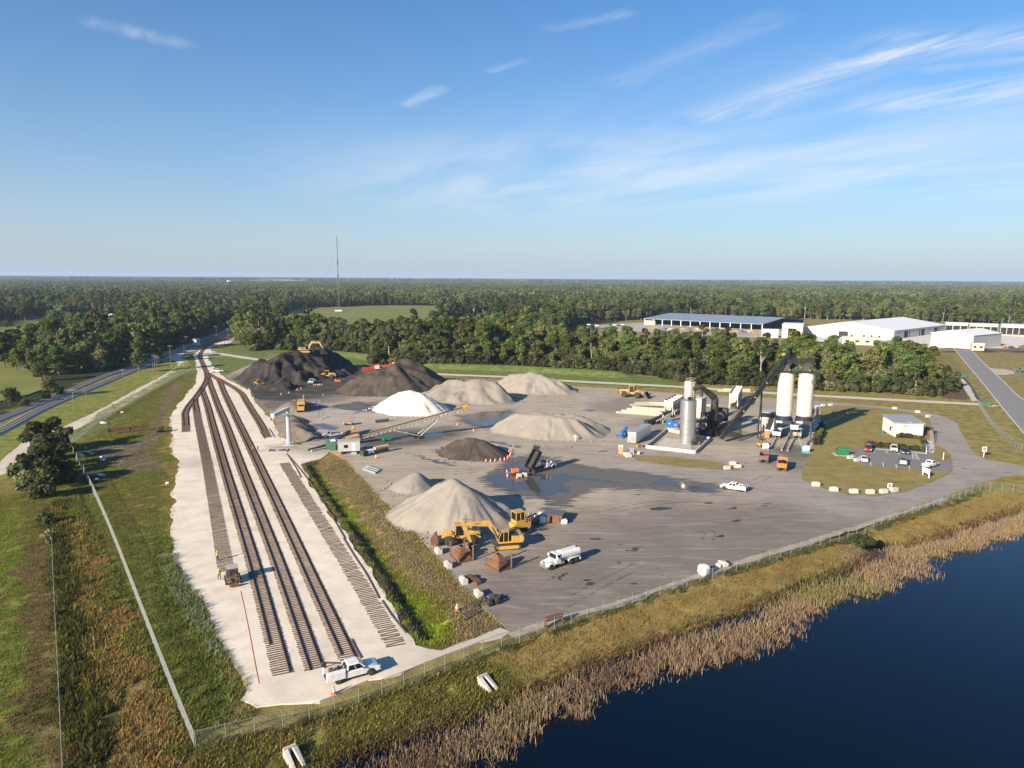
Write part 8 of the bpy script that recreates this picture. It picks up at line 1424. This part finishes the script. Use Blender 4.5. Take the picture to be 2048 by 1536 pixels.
a_, b_ = G(1060, 1050), G(1078, 1042); t = thing('rusty_chute', 'rusty brown chute section behind the yellow machine', 'chute', (a_.x, a_.y, .07), math.atan2((b_ - a_).y, (b_ - a_).x)); L = (b_ - a_).length; MB().b2((0, -.8, .4), (L, -.7, 1.6)).b2((0, .7, .4), (L, .8, 1.6)).b2((0, -.7, .4), (L, .7, .5)).build('trough', BR_PAINT, t); MB().b2((.3, -.7, 0), (.5, .7, .4)).b2((L - .5, -.7, 0), (L - .3, .7, .4)).build('foot', BR_PAINT, t)
# light towers
def light_tower(label, u, v, m, Hm, box=True):
    q = G(u, v); t = thing('light_tower', label, 'light tower', (q.x, q.y, .07), .3)
    if box: MB().b2((-.9, -.65, .4), (.9, .65, 1.4)).build('generator_box', m, t, bevel=.08); MB().b2((-2.4, -.1, .45), (-.9, .1, .55)).build('drawbar', GALV, t)
    else: MB().b2((-.5, -.5, 0), (.5, .5, .5)).build('base', m, t)
    MB().bar((-.6, 0, .4), (-.6, 0, Hm), .14).build('mast', DSTEEL, t); lm = MB()
    for y in (-.45, .45):
        for z in (0, .5): lm.box((-.5, y, Hm + z), (.2, .5, .35))
    lm.build('flood_lamp', GALV, t)
    if box:
        for s_ in (-1, 1): wheel(t, .1, s_ * .75, .34, .22)
light_tower('orange light tower trailer standing in the wet patch', 1030, 948, O_PAINT, 7.0); light_tower('dark light tower near the white pickup, left of a pair', 642, 838, GALV, 6.0, False); light_tower('dark light tower near the white pickup, right of a pair', 650, 835, GALV, 8.0, False)
for k, (u, v, lb) in enumerate(((1038, 955, 'left cream pallet stack in the wet patch'), (1049, 953, 'right cream pallet stack in the wet patch'))):
    q = G(u, v); t = thing('pallet_load', lb, 'pallet', (q.x, q.y, .07), .2); MB().b2((-.7, -.6, 0), (.7, .6, .15)).build('pallet', pm_, t)
    for j in range(3): MB().b2((-.6, -.5, .16 + j * .25), (.6, .5, .39 + j * .25)).build('sack_layer', CREAM, t, bevel=.05)
# ================================================================ cones and barrels
CO_O = mat('cone_orange', (.80, .16, .03), rough=.5); CO_W = mat('cone_white', (.8, .8, .78), rough=.5)
def cone(label, u, v, s=1.0, group=None, z=.07):
    q = G(u, v); t = thing('traffic_cone', label, 'traffic cone', (q.x, q.y, z), 0, group); t.scale = (s,) * 3
    for nm, me in CONE: link(nm, me, t)
CONE = []
for nm, mb, m in (('cone_body', MB().lathe([(.20, .04), (.045, .78), (.03, .8)], n=10), CO_O), ('reflective_band', MB().lathe([(.157, .28), (.128, .42)], n=10).lathe([(.107, .52), (.087, .62)], n=10), CO_W), ('base', MB().b2((-.25, -.25, 0), (.25, .25, .05)), CO_O)):
    me = mb.mesh(nm); me.materials.append(m); CONE.append((nm, me))
cone('orange cone with white band by the fence near the service truck', 668, 1390, 1.3, z=.14); cone('orange cone in the grass beside the rusty steel panels', 914, 1222, 1.5, z=.1); cone('lone orange cone right of the cable trailer', 752, 917, 1.4)
for k, (u, v) in enumerate(((972, 924), (981, 924), (990, 924), (1000.6, 922), (1009, 921), (1015, 917), (1019, 914), (1021, 910), (1018, 906), (1022, 905))): cone(ORD[k] + ' orange cone from the left in the arc around the small dark brown pile', u, v, 1.15, 'cones around the brown pile')
for k, (u, v) in enumerate(((1013.6, 946), (1015, 954), (1033.5, 958))): cone(ORD[k] + ' orange cone beside the orange light tower', u, v, 1.15, 'cones at the light tower')
for k, (u, v) in enumerate(((497.5, 780), (499, 782), (501, 784.5))): cone(ORD[k] + ' orange cone in the tight group beside the curved siding', u, v, 1.15, 'cones beside the curved siding')
for k, (u, v) in enumerate(((562, 790), (578, 787), (594.5, 781), (602, 778))): cone(ORD[k] + ' orange cone before the craggy black heap', u, v, 1.15, 'cones before the craggy heap')
for k, u in enumerate((628, 632, 636, 639, 643)): cone(ORD[k] + ' orange cone in the row below the white truck and black piles', u, 771, 1.15, 'cones in a row between the black piles')
for k, (u, v) in enumerate(((914.5, 851), (944.5, 858), (947, 863))): cone(ORD[k] + ' orange cone on the open yard below the stacker head', u, v, 1.15, 'cones below the stacker head')
# ================================================================ island: hedge, signs, dumpster
def hedge(group, label, pts, n, smin, smax, z=.16):
    c = smooth_path(P2(pts), .3)
    for i in range(n):
        p = c[int((i + .5) / n * len(c))]; plant(random.choice((9, 10)), float(p[0]), float(p[1]), random.uniform(smin, smax), ORD[i] + ' ' + label, 'shrub', group, 'hedge_shrub', z)
hedge('hedge along the parking lot', 'clipped shrub from the left in the hedge along the parking lot', [(1732, 893), (1780, 897), (1820, 901), (1852, 904)], 22, .36, .48); hedge('hedge at the scale office wall', 'small shrub from the left in the hedge at the foot of the scale office', [(1794, 876), (1820, 877), (1844, 880)], 11, .36, .5); hedge('hedge between the office and the parking sign', 'small shrub from the top of the short hedge above the blue sign', [(1844, 880), (1849, 892), (1851, 902)], 7, .34, .44); hedge('hedge beside the silo slab', 'tall shrub from the bottom in the dark hedge beside the silo slab', [(1631, 893), (1636, 878), (1643, 858)], 9, .55, .75)
q = G(1684, 911); t = thing('dumpster', 'green sloping waste container on a concrete slab', 'dumpster', (q.x, q.y, .16), -.1); MB().b2((-2.2, -1.4, 0), (3.2, 2.0, .06)).build('slab', M_CONC, t); MB().prism([(-1.0, .1), (-1.0, 2.3), (.9, 1.5), (.9, .1)], -1.5, 1.5, axis='x').build('container', mat('green_container', (.02, .15, .07), rough=.5, var=.1), t, bevel=.03); MB().prism([(-1.02, 2.33), (.95, 1.53), (.95, 1.60), (-1.02, 2.42)], -1.55, 1.55, axis='x').build('lid', DSTEEL, t)
a_, b_ = G(1845, 951), G(1857.5, 957); d = b_ - a_; Hh = hgt(1845, 951, 934); t = thing('blank_billboard', 'large blank white sign on two posts before a parked pickup', 'sign', (a_.x, a_.y, .16)); MB().bar((0, 0, 0), (0, 0, Hh), .2).build('post', WSIGN, t); MB().bar(d, d + Vector((0, 0, Hh)), .2).build('post', WSIGN, t); nn = Vector((d.y, -d.x, 0)).normalized() * .13; V = [nn - d * .04 + Vector((0, 0, Hh * .42)), nn + d * 1.04 + Vector((0, 0, Hh * .42)), nn + d * 1.04 + Vector((0, 0, Hh)), nn - d * .04 + Vector((0, 0, Hh))]; MB().add(V + [v - nn * .5 for v in V], [(0, 1, 2, 3), (7, 6, 5, 4), (0, 4, 5, 1), (1, 5, 6, 2), (2, 6, 7, 3), (3, 7, 4, 0)]).build('sign_panel', WSIGN, t)
SRED = mat('sign_red', (.55, .03, .03), rough=.5); SBLUE = mat('sign_blue', (.05, .16, .5), rough=.5)
def road_sign(label, u, v, vt, panel, w=1.0, tilt=0.0):
    q = G(u, v); Hh = hgt(u, v, vt); t = thing('road_sign', label, 'sign', (q.x, q.y, .1), tilt); MB().b2((-.07, -.05, 0), (.07, .05, Hh)).build('post', WSIGN, t); MB().b2((-w / 2, -.1, Hh - w * 1.05), (w / 2, -.07, Hh)).build('sign_panel', WSIGN if panel != 'blue' else SBLUE, t)
    if panel == 'stop':
        r_ = w * .40; MB().prism([(r_ * math.cos(R(22.5 + 45 * k)), Hh - w * .52 + r_ * math.sin(R(22.5 + 45 * k))) for k in range(8)], -.13, -.105).build('red_octagon', SRED, t); MB().b2((-r_ * .7, -.15, Hh - w * .56), (r_ * .7, -.135, Hh - w * .46)).build('white_bar', WSIGN, t)
road_sign('red and white sign at the near edge of the lawn island', 1778.5, 981, 967, 'stop', 1.1); road_sign('red and white sign on the grass at the outer bend of the loop road', 1967, 915, 894, 'stop', 1.3); road_sign('blue parking sign at the hedge end', 1852, 908, 889, 'blue', .8); road_sign('plain white marker post left of the scale office', 1782, 871, 857, 'plain', .35); road_sign('thin white marker post on the right tip of the island', 1886, 921, 906, 'plain', .2); road_sign('small white sign at the foot of the flat topped pale pile', 1150, 883, 871, 'plain', .7)
q = G(1761, 868); tag(MB().box((q.x, q.y, .7), (1.8, 1.0, 1.1)).box((q.x, q.y, .2), (2.4, 1.6, .12)).build('transformer_box', DG), 'small green transformer box on the lawn left of the office', 'transformer'); q = G(1971, 812); tag(MB().box((q.x, q.y, .9), (3.4, 1.6, 1.7)).box((q.x, q.y, 1.8), (3.6, 1.8, .12)).build('green_cabinet', DG), 'green utility cabinet at the end of the haul path', 'cabinet'); q = G(1924, 754); tag(MB().box((q.x, q.y, .9), (3.4, 1.6, 1.7)).box((q.x, q.y, 1.8), (3.6, 1.8, .12)).build('green_cabinet', DG), 'green utility cabinet at the top of the pale drain slope', 'cabinet')
struct(sheet('drain_slope', P2([(1922, 758), (1929, 760), (1945, 782), (1955, 802), (1944, 803), (1932, 785), (1926, 770)]), .12, M_CONC, step=2, jit=.3)); c = smooth_path(P2([(1927, 757), (1941, 773), (1951, 790), (1959, 803)]), 1.5); mb = MB()
for a_, b_ in zip(c[:-1], c[1:]): mb.bar((*a_, .35), (*b_, .35), .5, .7)
tag(mb.build('silt_fence', DSTEEL), 'black silt roll curving beside the pale drain slope', 'silt fence')
# ================================================================ utility poles
POLEM = mat('pole_timber', (.20, .15, .11), rough=.9, var=.2, scale=1)
for i, (u, v, vt, arm, lb) in enumerate(((150, 841, 777, 1, 'tall timber pole nearest the camera beside the service path'), (181, 826, 778, 0, 'leaning thin timber pole right of the nearest pole'), (249, 788, 737, 1, 'timber pole midway along the service path'), (307, 761, 725, 0, 'shortest pole of the cluster of three'), (311, 758, 709, 1, 'tallest pole of the cluster of three'), (316, 756, 712, 1, 'right hand pole of the cluster of three'), (342, 736, 690, 1, 'pole beyond the cluster, beside the service path bend'), (369, 710, 680, 1, 'left of two close poles near the path junction'), (374, 710, 672, 1, 'right of two close poles near the path junction'), (391, 696, 655, 1, 'tall pole beside the white signal hut'), (434, 693, 652, 1, 'tall pole at the curve of the lead track'), (449, 691, 670, 0, 'short pole right of the lead track curve'), (456, 688, 657, 1, 'pole between the lead track and the trees'), (488, 690, 668, 0, 'pole at the left end of the tree belt'))):
    q = G(u, v); H_ = hgt(u, v, vt); t = thing('utility_pole', lb, 'utility pole', (q.x, q.y, 0)); tx = -1.6 if 'leaning' in lb else 0; MB().cyl((0, 0, -.2), (tx, 0, H_), .15, 8, .1).build('pole', POLEM, t, smooth=True)
    if arm:
        MB().bar((tx - 1.3, .1, H_ - .6), (tx + 1.3, -.1, H_ - .6), .16).build('crossarm', POLEM, t); ins = MB()
        for x in (-1.1, -.4, .4, 1.1): ins.cyl((tx + x, 0, H_ - .5), (tx + x, 0, H_ - .25), .06, 6)
        ins.build('insulator', GALV, t)
    if 'cluster' in lb: MB().cyl((.2, 0, 0), (.2, 0, 1.8), .12, 6).build('marker_sleeve', Y2_PAINT, t)
# ================================================================ litter, panels, culverts
a_, b_ = G(214, 869), G(299, 861); h = math.atan2((b_ - a_).y, (b_ - a_).x); L = (b_ - a_).length; t = thing('sheet_steel_barrier', 'long rusty steel panel propped on legs left of the sidings', 'steel panel', (a_.x, a_.y, 0), h)
for k in range(3): MB().b2((0, -.1, .75 + k * .42), (L, .1, 1.14 + k * .42)).build('panel_strip', RUST, t)
for x in (.2, L * .5, L - .2): MB().bar((x, -1.0, 0), (x, 0, 1.9), .2).bar((x, .5, 0), (x, 0, 1.9), .2).build('leg', RUST, t)
for i, (u, v, s) in enumerate(((151, 899, .55), (159, 912, .75), (165, 914, .6), (177, 905, .5), (184, 909, .5), (171, 897, .35), (206, 921, .7), (203, 915, .4), (199, 951, .6), (206, 952, .5), (193, 960, .5), (335, 967, .45), (245, 826, .6), (206, 847, .8), (211, 847, .6))): bag(ORD[i] + ' crumpled white rubbish piece lying in the grass left of the sidings', u, v, s, BAG, 'white rubbish in the left grass', 'rubbish_bag', 0, 'rubbish', .5)
bag('dark brown heap of rubbish against the left fence', 183, 953, 1.0, BR_PAINT, None, 'rubbish_heap', 0, 'rubbish', .5)
for i, (u, v) in enumerate(((262, 996), (265, 1007), (255, 1017), (250, 1028))): q = G(u, v); o = MB().bar((-2.0, 0, .12), (2.2, .2, .12), .2).build('buried_rail', RUST); o.location = (q.x, q.y, .05); o.rotation_euler = (0, 0, .25); tag(o, ('topmost', 'second', 'third', 'lowest')[i] + ' rusty rail half sunk in the grass left of the pad', 'rail')
def culvert(label, u, v, rz):
    z_ = float(height(*[[c_] for c_ in G(u, v, -1.0).xy])[0]); q = G(u, v, z_); t = thing('culvert_outlet', label, 'culvert', (q.x, q.y, z_ - .1), rz); t.scale = (1, 1, 1)
    for s_ in (-1, 1): MB().add([(-.6, s_ * .2, 0), (1.9, s_ * .32, 0), (1.9, s_ * .85, 0), (-.6, s_ * .9, 0), (-.6, s_ * .2, 1.1), (1.9, s_ * .32, .3), (1.9, s_ * .75, .25), (-.6, s_ * .85, 1.0)], [(0, 3, 2, 1), (0, 1, 5, 4), (1, 2, 6, 5), (2, 3, 7, 6), (3, 0, 4, 7), (4, 5, 6, 7)]).build('wing_wall', M_CONC, t, bevel=.08)
    MB().b2((-.9, -.7, 0), (-.61, .7, 1.15)).build('head_wall', M_CONC, t); MB().quad((-.6, -.2, .12), (1.9, -.32, .1), (1.9, .32, .1), (-.6, .2, .12)).build('slot_shade', SHADE, t)  # dark quad painted as the shade in the outlet slot
culvert('pale concrete culvert outlet on the bank below the white pad', 972, 1370, -.9); culvert('pale concrete culvert outlet at the bottom edge of the frame', 585, 1517, -.9)
# ================================================================ small machines
q = G(463, 1168); t = thing('tie_machine', 'grey tie laying machine with canopy at the end of the sleeper row', 'machine', (q.x, q.y + .6, .14), R(-63)); MB().b2((-1.3, -1.0, .55), (1.3, 1.0, 1.3)).build('body', BR_PAINT, t, bevel=.06); MB().b2((-1.2, -.9, 2.5), (.7, .9, 2.62)).build('canopy', GREYP, t)
for x in (-1.1, .6):
    for y in (-.8, .8): MB().bar((x, y, 1.3), (x, y, 2.5), .09).build('canopy_post', DSTEEL, t)
MB().box((.1, 0, 1.6), (.7, .8, .6)).build('seat', DSTEEL, t); MB().bar((1.1, .3, 1.2), (2.0, .3, 2.1), .2).bar((2.0, .3, 2.1), (2.4, .3, .6), .18).bar((1.1, -.5, 1.2), (1.9, -.5, .7), .22).box((2.3, 0, .4), (.5, 1.4, .5)).build('grab_arm', RUST, t); MB().box((-1.1, 0, 1.6), (.6, 1.4, .6)).cyl((-.9, .6, 1.3), (-.9, .6, 2.3), .08).build('engine', RUST, t)
for x in (-.8, .85):
    for s_ in (-1, 1): wheel(t, x, s_ * 1.05, .5, .38)
q = G(747, 746); t = thing('screening_plant', 'red screening plant half hidden between the black stockpiles', 'screening plant', (q.x, q.y, .07), .15); MB().b2((-6, -1.2, 1.0), (1, 1.2, 3.0)).build('hopper', R_PAINT, t); MB().bar((0, 0, 2.0), (11, 0, 5.0), 1.0, .7).build('red_belt', mat('screen_red', (.5, .03, .03), rough=.5), t); MB().bar((-5, 2, 1.5), (3, 2, 4.5), 1.0, .6).build('side_belt', mat('screen_red', (.5, .03, .03)), t); MB().box((2, -1, 3.2), (2.2, 1.8, 1.4)).build('engine_box', WSIGN, t); MB().box((10.6, 0, 5.1), (1.4, 1.2, .7)).build('head_box', CREAM, t); MB().b2((-5, -1.5, 0), (2, -1.0, 1)).b2((-5, 1.0, 0), (2, 1.5, 1)).build('crawler', DSTEEL, t)
for x in (5, 8): MB().bar((x, 0, 0), (x, 0, 3.0 if x == 5 else 3.7), .3).build('support', R_PAINT, t)
q = G(676, 765); t = thing('orange_breaker', 'small orange machine beside the dark stockpile', 'machine', (q.x, q.y, .07), .3); MB().b2((-1.4, -.8, .3), (1.2, .8, 1.2)).build('body', O_PAINT, t, bevel=.1); MB().bar((.8, 0, 1.0), (.6, 0, 4.2), .3).build('mast', DSTEEL, t); MB().b2((-1.5, -1, 0), (1.3, -.6, .45)).b2((-1.5, .6, 0), (1.3, 1, .45)).build('crawler', DSTEEL, t)
q = G(698, 850); t = thing('grey_compressor', 'small grey machine with an orange top in the sandy patch', 'machine', (q.x, q.y, .07), .3); MB().b2((-1.9, -.8, .4), (1.9, .8, 1.2)).build('body', GALV, t, bevel=.1); MB().b2((-.6, -.6, 1.2), (.7, .6, 1.8)).build('seat_box', O_PAINT, t, bevel=.08)
for x in (-1.2, 1.2):
    for s_ in (-1, 1): wheel(t, x, s_ * .8, .45, .3)
a_, b_ = G(752, 846), G(777, 843); d = b_ - a_; o = MB().cyl((0, 0, .55), (d.x, d.y, .55), .55, 18, cap=False).cyl((0, 0, .55), (d.x, d.y, .55), .47, 18, cap=False).build('steel_pipe', BR_PAINT, smooth=True); o.location = (a_.x, a_.y, .07); tag(o, 'large brown steel pipe lying in front of the white sand', 'pipe')
# ================================================================ people
HIV = mat('hi_vis_vest', (.62, .72, .05), rough=.7); HIO = mat('hi_vis_orange', (.85, .25, .04), rough=.7); JEAN = mat('dark_trousers', (.035, .045, .08), rough=.85); SKIN = mat('skin', (.42, .25, .17), rough=.6); BOOT = mat('boot', (.06, .045, .035), rough=.8); HAT = mat('hard_hat_white', (.8, .8, .78), rough=.4); HATY = mat('hard_hat_yellow', (.75, .45, .03), rough=.4)
def person(label, u, v, rz, vest, hat, z=.14, stride=.18, reach=0.0):
    J = {0: ((0, 0, .98), .15), 1: ((0, 0, 1.22), .145), 2: ((0, 0, 1.45), .15), 3: ((.01, 0, 1.58), .06), 4: ((.03, 0, 1.70), .095), 5: ((.03, 0, 1.78), .085), 6: ((0, .19, 1.46), .07), 7: ((.02 + reach * .2, .27, 1.18), .05), 8: ((.1 + reach * .5, .26, .95 + reach * .3), .04), 9: ((0, -.19, 1.46), .07), 10: ((-.02 + reach * .2, -.27, 1.18), .05), 11: ((.06 + reach * .5, -.25, .95 + reach * .3), .04), 12: ((stride * .3, .1, .9), .1), 13: ((stride * .7, .11, .5), .072), 14: ((stride, .11, .09), .05), 15: ((stride + .17, .12, .05), .045), 16: ((-stride * .3, -.1, .9), .1), 17: ((-stride * .5, -.11, .5), .072), 18: ((-stride, -.11, .09), .05), 19: ((-stride + .17, -.12, .05), .045)}
    E = [(0, 1), (1, 2), (2, 3), (3, 4), (4, 5), (2, 6), (6, 7), (7, 8), (2, 9), (9, 10), (10, 11), (0, 12), (12, 13), (13, 14), (14, 15), (0, 16), (16, 17), (17, 18), (18, 19)]
    me = bpy.data.meshes.new('body'); me.from_pydata([J[i][0] for i in range(20)], E, []); o = bpy.data.objects.new('body', me); COL.objects.link(o); sk = o.modifiers.new('skin', 'SKIN'); sk.use_smooth_shade = True
    for i, sv in enumerate(me.skin_vertices[0].data): sv.radius = (J[i][1], J[i][1] * (1.25 if i in (0, 1, 2) else 1)); sv.use_root = i == 0
    o.modifiers.new('sub', 'SUBSURF').levels = 1; dg = bpy.context.evaluated_depsgraph_get(); nm = bpy.data.meshes.new_from_object(o.evaluated_get(dg)); bpy.data.objects.remove(o); nm.materials.clear()
    for m in (JEAN, vest, SKIN, BOOT): nm.materials.append(m)
    for f in nm.polygons: c = f.center; f.material_index = 3 if c.z < .14 else (0 if c.z < 1.0 and abs(c.y) < .2 else (1 if 1.0 <= c.z < 1.53 and not (abs(c.y) > .235 and c.z < 1.12) else 2))
    q = G(u, v); t = thing('person', label, 'person', (q.x, q.y, z), rz); b = link('body', nm, t); MB().lathe([(.15, 1.77), (.125, 1.80), (.115, 1.86), (.06, 1.91)], c=(.03, 0, 0), n=12).build('hard_hat', hat, t, smooth=True); return t
person('person in a yellow vest standing at the left side of the sleeper row', 435, 1123, .3, HIV, HATY); person('person in a white hard hat walking left of the tie machine', 439, 1161, -.6, HIV, HAT, stride=.25); person('person in a yellow hard hat close to the right of the tie machine', 475, 1156, 3.0, HIV, HATY, reach=.6); person('person in an orange vest bending over the rails near the pit', 506, 907, -.5, HIO, HAT, reach=.7); person('person in a yellow vest standing left of the pit', 516, 903, 2.8, HIV, HATY); person('person in a yellow vest behind the tipped dump truck bed', 1081, 937, 1.0, HIV, HATY, .07); person('person in a yellow vest beside the small orange machine', 671, 765, .5, HIV, HATY, .07)
# ================================================================ the air
def haze(density, colour):
    mb = MB().b2((-33000, -33000, -6.5), (33000, 33000, 135)); m = bpy.data.materials.new('haze_air'); m.use_nodes = True; t = m.node_tree; t.nodes.remove(t.nodes['Principled BSDF'])
    v = t.nodes.new('ShaderNodeVolumePrincipled'); v.inputs['Color'].default_value = (*colour, 1); v.inputs['Density'].default_value = density; v.inputs['Anisotropy'].default_value = 0.0
    t.links.new(v.outputs[0], t.nodes['Material Output'].inputs['Volume']); o = mb.build('haze', m); o['kind'] = 'stuff'; o['label'] = 'thin bluish haze over the whole landscape'; return o
haze(HAZE_DENSITY, HAZE_COLOUR)
